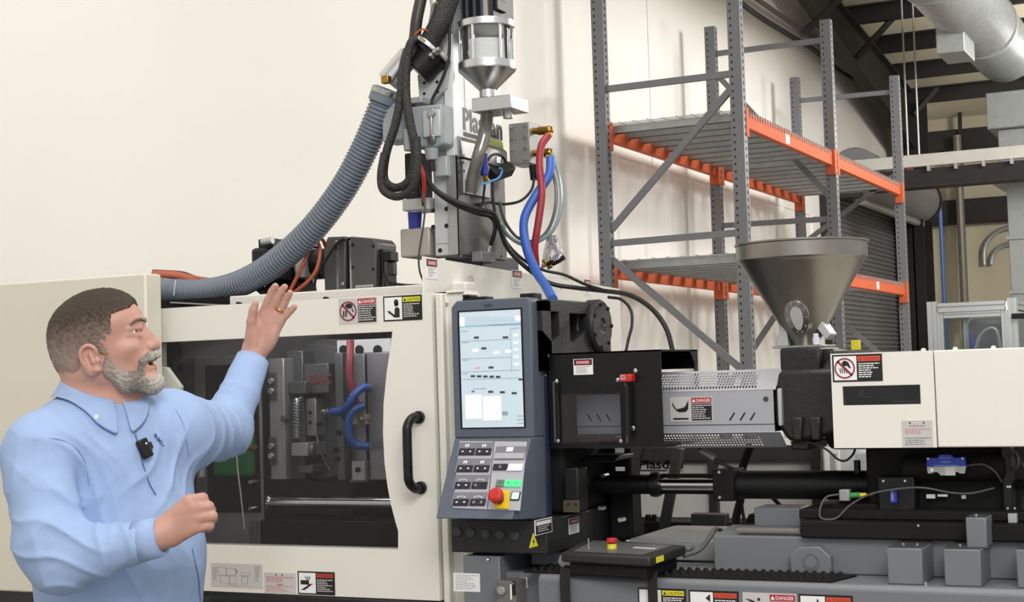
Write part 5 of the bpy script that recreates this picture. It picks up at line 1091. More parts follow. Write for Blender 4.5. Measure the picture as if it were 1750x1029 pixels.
a, b = P(1652, 545, y=YE+.4), P(1728, 600, y=YE+.4); MB().box(a[0], b[0], YE+.4, YE+.5, 1.28, a[2]).build('dark_body', mat('mid_dark_grey', (84, 84, 86), .5, 0, .1), ar, .02)
MB().tube(curve_px([(1668, 596, YE+.3), (1675, 575, YE+.3), (1690, 562, YE+.3), (1703, 566, YE+.3), (1710, 598, YE+.3)]), .006, 8).build('arched_hose', GALV, ar)
a, b = P(1655, 570, y=YE+.35), P(1665, 598, y=YE+.35); MB().box(a[0], b[0], YE+.35, YE+.38, 1.28, a[2]).build('blue_block', BLUEP, ar, .004)
a, b = P(1655, 536, y=YE+.45), P(1674, 540, y=YE+.45); MB().box(a[0], b[0], YE+.38, YE+.4, b[2], a[2]).build('white_strip', LABELW, ar)
q = P(1719, 523, y=YE+.25); lm = thing('work_lamp', 'small lit work lamp hanging inside the clear enclosure', 'lamp', tuple(q))
MB().ball(q, .012, 14, 8, (1, 1, 1.2)).build('lit_bulb', mat('lit_bulb', (255, 255, 250), .4, 0, 0, emit=3.), lm)
MB().cyl(q+V((0, 0, .01)), V((q[0], q[1], ez1-.03)), .004, n=8).build('stem', ALUM, lm)
# ================================================================ GUARD SHEET + VERTICAL INJECTION UNIT
gs = thing('platen_guard_sheet', 'thin cream guard sheet with small danger labels under the vertical unit', 'guard sheet', (-2.0, 4.2, 1.8))
gy0, gy1 = P(723, 438, x=-2.0)[1], 4.95
gz0, gz1 = P(723, 438, x=-2.0)[2], P(993, 483, x=-2.0)[2]-.008
m = MB(); m.prism([(gy0, 1.5), (gy1, 1.5), (gy1, gz1), (gy0, gz0)], 'x', -2.004, -2.0); m.build('sheet', CREAM, gs, smooth=False)
for i, (px, py, w_, h_) in enumerate(((727, 441, .064, .055), (874, 461, .07, .055), (997, 477, .06, .05))):
    q = P(px, py, x=-2.0); small_danger(gs, Face(q, (0, 1, 0)), w_, h_, 80+i)
for px, py in ((800, 474), (952, 489)): q = P(px, py, x=-2.0); MB().tube([q, q+V((.012, 0, .004)), q+V((.012, .006, -.012))], .002, 6).build('clip', ALUM, gs)
for px, py in ((938, 470), (805, 480)):
    pass
TY = 3.80; TX = P(782, 350, y=3.80)[0]                                 # right face and front face of the tower
vt = thing('vertical_injection_unit', 'tall grey vertical injection unit with perforated guard and company logo above the press', 'machine unit', (-2.15, 4.0, 1.9))
LG = mat('light_grey_tower_paint', (186, 190, 192), .45, .15, .03); TOWG = mat('tower_mid_grey', (150, 154, 156), .5, .15, .04)
zx = lambda px, py, y=TY: P(px, py, y=y)[2]
xx = lambda px, py=250, y=TY: P(px, py, y=y)[0]
yb = P(862, 300, x=TX)[1]                            # rear edge of right face
zb = zx(735, 438)
MB().box(-2.15, TX-.005, 3.95, 4.2, 1.0, zb+.01).build('pedestal', DGREY, vt, .005)
xl, xm = xx(737, 300), xx(763, 300)
fpn = MB().box(xl, xm, TY+.01, yb-.02, zb, zx(750, 55)).build('front_plate', LG, vt, .003)
for px, py in ((740, 360), (763, 357), (740, 388), (763, 386), (752, 428)):
    q = P(px, py, y=TY+.009); MB().cyl((q[0], TY+.012, q[2]), (q[0], TY+.0085, q[2]), .0066, n=16).build('bolt_hole', BLACK, fpn)
zj = zx(750, 416); MB().box(xl, xm, TY+.0085, TY+.011, zj-.001, zj+.001).build('plate_joint', TOWG, fpn)
zp = zx(770, 266)
MB().box(xm, TX-.002, TY+.004, yb, zb+.004, zp).build('guard_core', DGREY, vt)
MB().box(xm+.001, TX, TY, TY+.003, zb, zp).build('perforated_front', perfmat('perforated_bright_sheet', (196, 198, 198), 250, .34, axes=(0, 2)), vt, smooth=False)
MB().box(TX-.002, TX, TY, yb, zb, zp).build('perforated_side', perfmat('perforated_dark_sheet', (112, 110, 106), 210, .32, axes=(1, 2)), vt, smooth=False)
for px, py in ((787, 437), (858, 437), (788, 274)): q = P(px, py, x=TX); MB().cyl(q, q+V((.003, 0, 0)), .004, n=8).build('guard_screw', ZINC, vt)
zT_ = zx(765, 58)
MB().box(xm, TX-.004, TY, TY+.07, zp, zT_).build('bright_column', mat('white_tower_column', (224, 226, 226), .35, .1, .01), vt, .002)
MB().box(xm, TX-.004, TY+.07, yb, zp, zT_).build('logo_panel', mat('logo_panel_silver', (190, 192, 190), .4, .35, .04), vt, .002)
pa, pb = P(787, 182, x=TX-.004), P(858, 244, x=TX-.004)
F = Face((TX-.004, pa[1]+.012, pa[2]-.0), (0, 1, 0)); plogo(vt, F, pb[1]-pa[1]-.01, .085)
a = P(778, 238, x=TX); sz_ = P(800, 233, x=TX)[2]
MB().prism([(TX-.01, zp-.005), (TX+.012, zp-.005), (TX+.012, sz_-.02), (TX-.01, sz_)], 'y', TY+.015, yb).build('steel_apron', STEEL, vt, .002)
# feed throat plate on the right face
a, b = P(790, 272, x=TX+.002), P(835, 328, x=TX+.002)
fpl = MB().box(TX, TX+.008, a[1], b[1], b[2]-.02, a[2]).build('throat_plate', ALUM, vt, .002)
for px, py in ((792, 277), (796, 330), (811, 331), (793, 292)): q = P(px, py, x=TX+.008); MB().cyl(q, q+V((.001, 0, 0)), .004, n=10).build('throat_bolt', BLACK, fpl)
# upper column and top servo
MB().box(xx(736, 30), xx(768, 30), TY+.03, yb-.05, zT_, zx(750, -60)).build('upper_column', TOWG, vt, .003)
top = MB().box(xx(774, 20), xx(826, 20), TY+.06, TY+.2, zT_+.01, zx(800, -60)).build('top_servo', BLACK, vt, .004)
for k in range(3): MB().box(xx(780+13*k, 20), xx(784+13*k, 20), TY+.056, TY+.06, zT_+.01, zx(800, -60)).build('servo_fin', mat('servo_fin_grey', (90, 94, 104), .35, .4), top)
MB().box(xx(812, 20), xx(820, 20), TY+.05, TY+.06, zT_+.01, zx(800, -60)).build('servo_rail', ALU, top)
MB().box(xx(818, 10)-.005, xx(831, 10), TY+.07, TY+.13, zx(825, 8), zx(825, -12)).build('servo_cap', BLACK, top, .003)
MB().box(xx(774, 45), xx(800, 45), TY-.0, TY+.1, zT_-.005, zT_+.012).build('top_plate', ALUM, vt, .002)
q = P(783, 39, y=TY); MB().cyl((q[0], TY+.02, zT_+.012), (q[0], TY+.02, zT_+.018), .005, n=8).build('plate_bolt', BLACK, vt)
# bracket with holes on the left of the column
bp_ = [P(a, b, y=TY-.01) for a, b in ((713, 128), (766, 118), (763, 150), (735, 178), (717, 178))]
bk = MB().prism([(q[0], q[2]) for q in bp_][::-1], 'y', TY-.01, TY+.01).build('gusset_plate', LG, vt, .002)
for px, py in ((725, 142), (747, 140), (725, 160), (748, 157)): q = P(px, py, y=TY-.0105); MB().cyl((q[0], TY-.009, q[2]), (q[0], TY-.0115, q[2]), .0045, n=12).build('gusset_hole', BLACK, bk)
MB().box(xx(702, 177), xx(738, 177), TY-.06, TY+.02, zx(720, 182), zx(720, 172)).build('shelf_plate', ALUM, vt, .002)
# inlet elbow with flange and clamp
ea, eb = P(703, 118, y=3.76), P(765, 92, y=3.80)
MB().cyl(P(712, 122, y=3.76), P(742, 92, y=3.78), .048, .05, n=28).build('inlet_elbow', BLACK, vt, .003)
MB().cyl(P(716, 124, y=3.78), P(748, 116, y=3.80), .03, .026, n=20).build('inlet_foot', LG, vt, .003)
MB().cyl(P(728, 86, y=3.76), P(733, 80, y=3.765), .053, n=28).build('inlet_clamp', CHROME, vt, .002)
MB().cyl(P(754, 100, y=3.77), P(760, 94, y=3.775), .03, .028, n=20).build('flange_cap', TOWG, vt, .004)
for px, py in ((740, 98), (746, 92), (752, 88)): q = P(px, py, y=3.73); MB().cyl(q, q+V((0, -.014, .006)), .006, n=8).build('clamp_bolt', ZINC, vt)
MB().cyl(P(683, 100, y=3.74), P(716, 92, y=3.76), .012, n=12).build('inlet_lug', TOWG, vt, .002)
MB().cyl(P(662, 140, y=3.74), P(700, 95, y=3.76), .033, n=28).build('inlet_pipe', ALU, vt, .002)
# junction box
jb = vt
ja, jbx = P(651, 178, y=3.72), P(690, 240, y=3.72)
GRB = mat('grey_cast_box', (150, 158, 162), .5, .1, .04)
MB().box(ja[0], jbx[0], 3.72, 3.80, jbx[2], ja[2]).build('junction_box_lid', GRB, vt, .006)
a, b = P(688, 184, y=3.735), P(757, 252, y=3.735)
jm = MB().prism([(a[0], a[2]), (b[0], a[2]-.002), (b[0], b[2]+.01), (b[0]-.03, b[2]), (a[0]+.02, b[2]+.012), (a[0], b[2]+.03)][::-1], 'y', 3.735, 3.83).build('junction_box', GRB, vt, .006)
MB().box(P(722, 190, y=3.73)[0], b[0]-.004, 3.728, 3.736, P(722, 236, y=3.73)[2], P(722, 190, y=3.73)[2]).build('box_cover', LG, jm, .003)
q0, q1 = P(737, 193, y=3.722), P(737, 238, y=3.722)
MB().cyl(q0, q1, .0035, n=8).cyl(q0+V((0, -.004, 0)), q0+V((0, .008, 0)), .012, n=14).cyl(q1+V((0, -.004, 0)), q1+V((0, .008, 0)), .012, n=14).build('box_latch', STEEL, jm, .001)
MB().cyl(P(700, 222, y=3.70), P(700, 258, y=3.70), .02, .016, n=16).build('cable_gland', GRB, jm, .002)
MB().cyl(P(737, 254, y=3.74), P(738, 274, y=3.74), .02, .016, n=16).build('cable_gland', GRB, jm, .002); MB().cyl(P(738, 272, y=3.74), P(740, 292, y=3.74), .009, n=10).build('gland_cable', RUBBER, jm)
a, b = P(742, 268, y=3.78), P(764, 300, y=3.78); MB().box(a[0], b[0], 3.78, 3.82, b[2], a[2]).build('block', LG, vt, .003)
# left drive: dark motor, light flange, blue coupling, box
a, b = P(690, 262, y=3.80), P(718, 342, y=3.80); MB().box(a[0], b[0], 3.80, 3.88, b[2], a[2]).build('side_motor', BLACK, vt, .006)
a, b = P(699, 300, y=3.798), P(708, 330, y=3.798); MB().box(a[0], b[0], 3.796, 3.801, b[2], a[2]).build('motor_plate', LABELS_, vt)
a, b = P(687, 341, y=3.79), P(734, 357, y=3.79); MB().box(a[0], b[0], 3.79, 3.89, b[2], a[2]).build('motor_flange', LG, vt, .003)
c0, c1, c2 = P(709, 356, y=3.83), P(709, 364, y=3.83), P(709, 392, y=3.83)
MB().cyl(c0, c1, .021, n=24).build('coupling_ring', ALU, vt, .001); MB().cyl(c1, c2, .021, .018, n=24).build('blue_coupling', mat('blue_coupling', (42, 48, 148), .35, .1), vt, .002)
a, b = P(683, 392, y=3.81), P(735, 440, y=3.81); MB().box(a[0], b[0], 3.81, 3.93, b[2]+.005, a[2]).build('gear_cover', mat('warm_grey_cover', (168, 164, 156), .45, .2, .03), vt, .005)
# connector at the guard foot
a, b = P(821, 430, x=TX+.03), P(846, 452, x=TX+.03); MB().box(TX, TX+.035, a[1], b[1], b[2]+.004, a[2]+.002).build('foot_connector', mat('connector_grey', (122, 122, 124), .45, .2), vt, .003)
for px, py in ((826, 434), (842, 434), (827, 446), (842, 447)): q = P(px, py, x=TX+.035); MB().cyl(q, q+V((.002, 0, 0)), .003, n=8).build('screw', ZINC, vt)
MB().cyl(P(835, 431, x=TX+.02), P(838, 418, x=TX+.025), .006, n=10).build('plug_neck', ALUM, vt)
# ---------------------------------------------------------------- clear material hopper
hc = P(832, 100, x=TX+.097); hx, hy = hc[0], hc[1]; zz = lambda py: P(832, py, y=hy)[2]
ch = thing('clear_feed_hopper', 'clear-walled feed hopper half full of white pellets with machined metal rims', 'hopper', (hx, hy, zz(158)))
R = .0815
MB().lathe((hx, hy, 0), [(0, zz(50)), (R, zz(50)), (R, zz(38)), (R-.02, zz(38)), (0, zz(38))], 48).build('top_plate', ALU, ch, .0015)
MB().lathe((hx, hy, 0), [(R-.012, zz(118)), (R-.012, zz(50)), (R-.015, zz(50)), (R-.015, zz(118))], 48, 'z', True).build('clear_wall', glassmat('clear_tube', (250, 251, 251), ior=1.3, haze=((230, 230, 228), .03)), ch)
MB().lathe((hx, hy, 0), [(0, zz(126)), (R-.016, zz(126)), (R-.016, zz(72)), (R*.5, zz(69)), (0, zz(70))], 40).build('pellet_fill', mat('white_pellets', (238, 238, 234), .7, 0, .08, 240, .4, 220), ch, kind='stuff')
MB().lathe((hx, hy, 0), [(R-.02, zz(110)), (R, zz(110)), (R, zz(122)), (.026, zz(154)), (.018, zz(154)), (R-.02, zz(122))], 48, 'z', True).build('lower_cone', STEEL, ch, ang=25)
MB().lathe((hx, hy, 0), [(R+.001, zz(108)), (R+.001, zz(121)), (R-.03, zz(121)), (R-.03, zz(108))], 48, 'z', True).build('lower_rim', ALU, ch, .001)
for k in range(6):
    q = 2*math.pi*(k+.45)/6; c = (hx+(R-.006)*math.cos(q), hy+(R-.006)*math.sin(q)); MB().cyl((c[0], c[1], zz(112)), (c[0], c[1], zz(48)), .0042, n=10).build('tie_rod', CHROME, ch)
MB().cyl((hx, hy, zz(154)), (hx, hy, zz(168)), .024, n=24).build('neck', ALU, ch, .001)
a, b = P(806, 172, y=hy-.05), P(874, 184, y=hy-.05)
MB().box(a[0], b[0], hy-.05, hy+.06, b[2], a[2]+.006).build('slide_plate', ALU, ch, .002)
MB().cyl((hx, hy, zz(188)), (hx, hy, zz(182)), .033, n=24).build('lower_flange', DGREY, ch, .001)
q = P(868, 186, y=hy); MB().cyl(q, q-V((0, 0, .028)), .014, n=16).build('slide_knob', STEEL, ch, .001)
# transparent-grey feed tubes
FT = mat('smoky_feed_tube', (132, 130, 122), .2, .5, .08, 10)
cable('feed_tube', 'smoky grey feed tube bending from the clear hopper down to the guard', 'tube', [P(833, 186, y=hy), P(829, 225, y=hy+.02), P(818, 265, x=TX+.06), P(809, 300, x=TX+.035), P(805, 327, x=TX+.02)], .0185, FT, n=16, world=True)
# sensor cluster
vs_ = thing('valve_cluster', 'blue and black solenoid valve cluster beside the feed tube', 'valve', tuple(P(835, 285, x=TX+.05)))
MB().cyl(P(826, 262, x=TX+.05), P(828, 300, x=TX+.05), .012, n=14).build('blue_body', BLUEP, vs_, .002)
MB().cyl(P(826, 258, x=TX+.05), P(826, 266, x=TX+.05), .0105, n=10).build('top_nut', ZINC, vs_)
MB().cyl(P(829, 296, x=TX+.05), P(831, 310, x=TX+.05), .007, n=10).build('brass_nipple', BRASS, vs_)
MB().cyl(P(840, 300, x=TX+.04), P(872, 288, x=TX+.06), .022, .024, n=4).build('solenoid_coil', BLACK, vs_, .003)
MB().tube(spline([P(a, b, x=TX+.05) for a, b in ((833, 275), (840, 266), (851, 264), (862, 272), (866, 286))]), .004, 8).build('coil_wire', RUBBER, vs_)
MB().cyl(P(851, 268, x=TX+.05), P(851, 280, x=TX+.05), .009, n=8).build('bright_fitting', CHROME, vs_, .001)
MB().tube(spline([P(a, b, x=TX+.07) for a, b in ((824, 315), (838, 310), (852, 304), (858, 292), (854, 287))]), .0032, 8).build('blue_air_tube', mat('light_blue_tube', (70, 150, 214), .4), vs_)
# ---------------------------------------------------------------- water manifold at right
ym = 4.14
mf = thing('water_manifold', 'grey bolted water manifold block with two brass elbows right of the logo', 'manifold', tuple(P(890, 245, y=ym)))
a, b = P(869, 212, y=ym), P(906, 279, y=ym)
MB().box(a[0], b[0], ym, ym+.09, b[2], a[2]).build('block', mat('manifold_grey', (150, 148, 144), .4, .4, .04), mf, .002)
for px, py in ((875, 217), (898, 214), (875, 237), (898, 234), (875, 255), (898, 252), (876, 276), (898, 272)):
    q = P(px, py, y=ym); MB().cyl((q[0], ym, q[2]), (q[0], ym-.005, q[2]), .0055, n=12).build('cap_screw', ZINC, mf)
for py in (224, 262):
    q = P(908, py, y=ym+.03); r_ = P(938, py-1, y=ym+.03); rr_ = P(938, py+9, y=ym+.03)
    e = MB().cyl(q, P(922, py, y=ym+.03), .011, n=6).cyl(P(920, py, y=ym+.03), r_, .013, n=14).ball(r_, .0145, 12, 8).build('brass_elbow', BRASS, mf, .001)
    MB().cyl(r_, rr_, .012, n=12).build('hose_ferrule', LYEL, mf)
MB().cyl(P(911, 282, y=ym+.02), P(913, 308, y=ym+.02), .014, .012, n=14).build('black_plug', BLACK, mf, .002)
cable('water_hose', 'red water hose hanging from the upper brass elbow of the manifold', 'hose', [(937, 231, 4.15), (925, 250, 4.12), (922, 285, 4.10), (926, 330, 4.09), (920, 380, 4.08), (914, 420, 4.08), (916, 455, 4.1)], .0115, REDH, n=12)
cable('water_hose', 'blue water hose snaking from lower brass elbow down behind the console', 'hose', [(941, 270, 4.15), (938, 300, 4.12), (915, 335, 4.09), (896, 375, 4.06), (899, 420, 4.02), (915, 462, 3.95), (932, 488, 3.85), (945, 512, 3.72)], .0135, BLUH, n=12)
CLT = mat('clear_grey_tube', (150, 168, 170), .2, .1, .05)
cable('air_tube', 'thin clear grey tube looping right of the red hose, outer', 'tube', [(943, 262, 4.16), (956, 300, 4.15), (960, 345, 4.14), (948, 388, 4.13), (925, 410, 4.12), (895, 418, 4.1), (868, 402, 4.05), (856, 382, 3.98)], .006, CLT, n=10)
cable('air_tube', 'thin dark grey tube looping right of the red hose, inner', 'tube', [(941, 285, 4.17), (950, 320, 4.16), (948, 360, 4.15), (935, 395, 4.14), (912, 412, 4.12), (885, 406, 4.1), (864, 380, 4.02), (853, 345, 3.97)], .005, mat('dark_clear_tube', (96, 100, 98), .3), n=10)
bg = thing('parts_bag', 'clear zip bag holding small fittings, hung beside the red hose', 'bag', tuple(P(945, 420, y=4.14)))
m = MB(); pts_ = [[P(940+dx*(.35+.65*t), 402+52*t-dx*.35*t, y=4.14+.012*math.sin(dx*.5+t*4)) for dx in np.linspace(-14, 28, 9)] for t in np.linspace(0, 1, 8)]
m.add([p for r_ in pts_ for p in r_], [(i*9+j, i*9+j+1, (i+1)*9+j+1, (i+1)*9+j) for i in range(7) for j in range(8)])
o = m.build('plastic_film', glassmat('bag_film', (244, 244, 246), haze=((248, 248, 250), .35), rough=.15), bg, ang=80); sd = o.modifiers.new('solid', 'SOLIDIFY'); sd.thickness = .003
for (x0, y0, x1, y1, mt_) in ((928, 444, 936, 452, BRASS), (934, 452, 946, 446, BLACK), (944, 452, 958, 445, BLACK), (958, 444, 964, 438, RUBBER), (936, 458, 944, 454, BRASS)):
    MB().cyl(P(x0, y0, y=4.12), P(x1, y1, y=4.12), .006, n=10).build('fitting', mt_, bg, .001)
b_ = MB(); F = Face(P(940, 438, y=4.125), (.98, 0, .2)); F.text(b_, 'HSI', 0, 0, .026, .013, .001); b_.build('marker_writing', INK, bg, smooth=False)
# ---------------------------------------------------------------- hoses and cables of the tower
HOSEG = mat('grey_corrugated_hose', (106, 116, 126), .5, 0, .05, 5)
hp_ = [(268, 494, 3.90), (330, 500, 3.86), (388, 492, 3.82), (440, 470, 3.80), (490, 434, 3.78), (540, 385, 3.77), (588, 320, 3.76), (625, 250, 3.75), (648, 195, 3.74), (664, 152, 3.74)]
pts = curve_px(hp_, 60); n_ = len(pts)
d_ = np.cumsum([0]+[np.linalg.norm(pts[i+1]-pts[i]) for i in range(n_-1)])
rs = np.interp(np.arange(0, d_[-1], .0021), d_, np.arange(n_)); pp = [V(pts[int(i)])*(1-i % 1)+V(pts[min(int(i)+1, n_-1)])*(i % 1) for i in rs]
rad = [.0385+.0032*math.sin(2*math.pi*k*.0021/.0115)*(1 if k*.0021 > .10 else 0) for k in range(len(pp))]
bh = thing('suction_hose', 'thick grey corrugated suction hose sweeping from the clamp cover up to the tower', 'hose', tuple(pp[0]))
MB().tube(pp, rad, 20).build('corrugated_tube', HOSEG, bh, ang=180)
MB().cyl(pp[-22], pp[-2], .046, n=24).build('end_cuff', HOSEG, bh, .003)
MB().cyl(pp[-10], pp[-3], .0475, n=24).build('hose_clamp', STEEL, bh, .001); q = P(660, 137, y=3.70); MB().box(q[0]-.012, q[0]+.012, 3.69, 3.71, q[2]-.01, q[2]+.012).build('clamp_screw', BRASS, bh, .002)
MB().tube(spline([P(a, b, y=3.82) for a, b in ((300, 478), (298, 495), (297, 505))]), .0015, 6).build('zip_tie', LABELW, bh)
BRAID = mat('black_braided_sleeve', (36, 34, 34), .5, 0, .5, 160, .6, 220)
def hose(label, lst, r, m=BRAID, n=12, nm_='cable'): return cable(nm_, label, 'cable', lst, r, m, n=n)
hose('thick black braided cable coming down from the top right onto the tower inlet', [(780, -30, 3.80), (766, 0, 3.78), (752, 40, 3.76), (738, 66, 3.755), (728, 84, 3.755)], .031, n=16)
hose('black conduit dropping from the top edge at the left of the tower', [(726, -30, 3.76), (718, 5, 3.75), (712, 35, 3.74), (708, 70, 3.74), (700, 100, 3.73)], .017, mat('black_conduit', (48, 46, 40), .45, 0, .2), n=14)
hose('black conduit hanging in a big loop left of the junction box, inner', [(722, 66, 3.74), (703, 72, 3.71), (695, 110, 3.70), (694, 160, 3.69), (700, 205, 3.68), (708, 245, 3.67), (708, 290, 3.67), (692, 316, 3.67), (670, 320, 3.67), (656, 303, 3.67), (660, 262, 3.67), (675, 215, 3.68), (684, 170, 3.69), (688, 120, 3.70), (696, 85, 3.72)], .0125, n=12)
hose('black conduit hanging in a big loop left of the junction box, outer lower', [(712, 235, 3.66), (713, 285, 3.65), (703, 322, 3.65), (680, 336, 3.65), (656, 326, 3.65), (651, 300, 3.65), (657, 262, 3.66)], .0115, n=12)
hose('thin black cable running down tower plate from the inlet flange to the shelf', [(768, 40, 3.77), (768, 85, 3.765), (762, 118, 3.76), (750, 148, 3.76), (738, 172, 3.76), (741, 184, 3.75)], .0045, RUBBER)
hose('twin wires at the top of the tower beside the braided cable', [(732, -20, 3.78), (738, 12, 3.78), (734, 45, 3.77), (738, 62, 3.77)], .004, mat('pale_wire', (170, 168, 160), .5))
hose('orange wire crossing the black conduits near the tower top', [(740, 58, 3.74), (722, 50, 3.72), (708, 62, 3.72), (700, 78, 3.72)], .003, mat('orange_wire', (176, 84, 40), .5))
hose('dark red wire beside the braided cable at the top of the picture', [(742, -20, 3.77), (750, 15, 3.765), (748, 40, 3.76), (742, 56, 3.76)], .003, mat('dark_red_wire', (120, 40, 44), .5))
hose('pale loop of cable tie end at the tower top', [(738, 30, 3.75), (742, 8, 3.75), (752, 8, 3.75), (753, 28, 3.75), (744, 36, 3.75)], .005, mat('grey_wire', (110, 108, 104), .5))
hose('black cable bundle sweeping from the junction box across the perforated guard', [(718, 275, 3.74), (728, 300, 3.74), (745, 325, 3.75), (780, 345, 3.77), (820, 358, 3.80), (842, 364, 3.84), (850, 378, 3.86), (868, 425, 3.92), (905, 462, 3.98), (940, 484, 4.02), (985, 492, 4.05), (1030, 497, 4.02), (1075, 504, 3.9), (1112, 526, 3.8), (1138, 560, 3.74), (1150, 600, 3.72)], .0068, RUBBER, n=10)
hose('second black cable sagging across the perforated guard to the foot connector', [(722, 290, 3.76), (740, 322, 3.76), (775, 348, 3.78), (815, 364, 3.81), (838, 370, 3.86), (846, 385, 3.87), (844, 402, 3.88), (839, 418, 3.9)], .0062, RUBBER, n=10)
hose('black cable from the solenoid down and away to the right behind the console', [(842, 312, 3.9), (843, 345, 3.9), (852, 385, 3.92), (870, 420, 3.96), (900, 448, 4.0), (930, 462, 4.04), (965, 470, 4.06), (1000, 486, 4.05), (1035, 497, 4.0)], .0045, RUBBER)
hose('black cable swinging from the manifold plug back to the tower guard', [(913, 306, 4.15), (908, 325, 4.12), (890, 343, 4.08), (862, 349, 4.03), (835, 346, 3.98), (815, 350, 3.9)], .0042, RUBBER)
hose('thin grey cable hanging from the side motor down to the guard sheet', [(722, 290, 3.73), (724, 330, 3.74), (726, 360, 3.75), (722, 395, 3.76), (716, 435, 3.78), (717, 462, 3.8), (724, 482, 3.84)], .003, GCAB)
hose('red wire bundle below the junction box', [(718, 282, 3.73), (724, 300, 3.73), (725, 322, 3.74), (723, 345, 3.75)], .006, mat('red_wire', (170, 44, 40), .5))
hose('black wire tail hanging below the junction box into the flange', [(712, 268, 3.75), (716, 300, 3.75), (721, 330, 3.76), (724, 352, 3.77)], .005, RUBBER)
hose('short black wires dropping down from the valve cluster', [(829, 310, 3.92), (827, 330, 3.92), (824, 350, 3.92), (812, 356, 3.9)], .0035, RUBBER)
hose('thin black cable looping from the platen nut down to the purge guard', [(1040, 508, 3.9), (1062, 512, 3.85), (1078, 530, 3.8), (1080, 555, 3.78), (1074, 580, 3.76), (1070, 600, 3.74)], .0042, RUBBER)
# ---------------------------------------------------------------- servo drive on the clamp top
ys = 3.92
sv = thing('clamp_servo_drive', 'dark grey servo gearbox with black motor lying on top of the clamp cover', 'drive', tuple(P(600, 500, y=ys)))
PL = lambda lst, y: [(P(a, b, y=y)[0], P(a, b, y=y)[2]) for a, b in lst]
SVG = mat('servo_grey', (92, 92, 92), .4, .3, .06, 6)
MB().prism(PL([(598, 404), (636, 407), (643, 415), (643, 510), (598, 510)], ys)[::-1], 'y', ys, ys+.12).build('gear_housing', SVG, sv, .003)
MB().prism(PL([(553, 420), (560, 405), (590, 404), (590, 510), (555, 510)], ys-.0)[::-1], 'y', ys, ys+.12).build('motor_housing', SVG, sv, .003)
MB().box(P(589, 450, y=ys)[0], P(599, 450, y=ys)[0], ys+.012, ys+.1, P(595, 508, y=ys)[2], P(595, 406, y=ys)[2]).build('dark_gap', BLACKM, sv)
for px in (577, 600): MB().box(P(px-1.5, 450, y=ys)[0], P(px+1.5, 450, y=ys)[0], ys-.004, ys+.002, P(px, 508, y=ys)[2], P(px, 411, y=ys)[2]).build('bright_strip', ALU, sv)
for px, py in ((603, 418), (638, 421), (603, 457), (638, 460)): q = P(px, py, y=ys); MB().cyl((q[0], ys+.002, q[2]), (q[0], ys-.002, q[2]), .0045, n=12).build('bolt_hole', BLACK, sv)
q = P(587, 485, y=ys); MB().cyl((q[0], ys, q[2]), (q[0], ys-.004, q[2]), .006, n=10).build('screw', ZINC, sv)
F, w_, h_ = corner(608, 488, 638, 505, ys); p = plate(sv, F, w_, h_, LABELS_, 'rating_plate'); fl(p, F, 'text_lines', INKG, lambda b: F.lines(b, .06*w_, .15*h_, .95*w_, .9*h_, 4, E1, 91, .5), 'stuff')
a, b = P(437, 425, y=ys+.02), P(505, 483, y=ys+.02); zc = (a[2]+b[2])/2; r_ = (a[2]-b[2])/2
MB().box(a[0], b[0], ys-.01, ys+.13, b[2], a[2]).build('servo_motor', BLACK, sv, .012)
a2 = P(441, 409, y=ys), P(466, 424, y=ys); MB().box(a2[0][0], a2[1][0], ys, ys+.06, a2[1][2], a2[0][2]).build('motor_plug_base', BLACK, sv, .003)
MB().cyl(P(448, 414, y=ys-.01), P(466, 411, y=ys-.01), .0115, n=14).build('round_plug', ALUM, sv, .001)
MB().cyl(P(505, 452, y=ys+.06), P(524, 451, y=ys+.06), .05, n=24).build('silver_flange', ALUM, sv, .002)
a, b = P(503, 423, y=ys-.004), P(521, 474, y=ys-.004); MB().box(a[0], b[0], ys-.004, ys+.12, b[2], a[2]).build('silver_plate', ALUM, sv, .003)
MB().cyl(P(524, 451, y=ys+.06), P(555, 450, y=ys+.06), .046, n=24).build('dark_adapter', BLACK, sv, .002)
MB().lathe(P(536, 446, y=ys+.06), [(.044, -.012), (.0475, -.012), (.0475, .012), (.044, .012)], 24, 'x', True).build('blue_band', BLUEP, sv)
a, b = P(644, 426, y=ys+.02), P(656, 500, y=ys+.02); MB().box(a[0], b[0], ys+.02, ys+.1, b[2], a[2]).build('brake_block', BLACK, sv, .003)
a, b = P(654, 430, y=ys), P(667, 446, y=ys); MB().box(a[0], b[0], ys, ys+.05, b[2], a[2]).build('connector', BLACK, sv, .003)
a, b = P(655, 447, y=ys), P(665, 470, y=ys); MB().box(a[0], b[0], ys+.02, ys+.05, b[2], a[2]).build('connector_body', DGREY, sv, .004)
q0 = P(430, 490, y=ys)[2]
MB().box(P(437, 490, y=ys)[0], P(660, 490, y=ys)[0], ys+.0, ys+.14, 1.79, P(600, 509, y=ys)[2]+.012).build('mounting_base', DGREY, sv, .003)
MB().box(P(450, 480, y=ys)[0], P(505, 480, y=ys)[0], ys+.01, ys+.1, 1.79, b[2]).build('motor_saddle', BLACKM, sv)
hose('black cable tucked behind the gearbox top and running down its side', [(590, 408, ys-.006), (578, 414, ys-.008), (566, 430, ys-.012), (552, 452, ys-.015), (540, 475, ys-.015), (538, 492, ys-.015), (544, 504, ys-.015), (560, 508, ys-.02)], .0045, RUBBER)
hose('black cable lying from the servo connectors to the guard sheet', [(662, 470, ys-.01), (664, 482, ys-.02), (690, 487, ys-.02), (722, 488, ys-.02)], .004, RUBBER)
hose('short black cable hanging from the servo connector', [(660, 470, ys-.01), (666, 485, ys-.02), (672, 497, ys-.02), (680, 502, ys-.02)], .004, RUBBER)
hose('short black wires bunched below the servo connector', [(657, 470, ys), (656, 485, ys-.01), (652, 500, ys-.01)], .007, RUBBER)
ORC = mat('orange_cable', (170, 84, 54), .45, 0, .05)
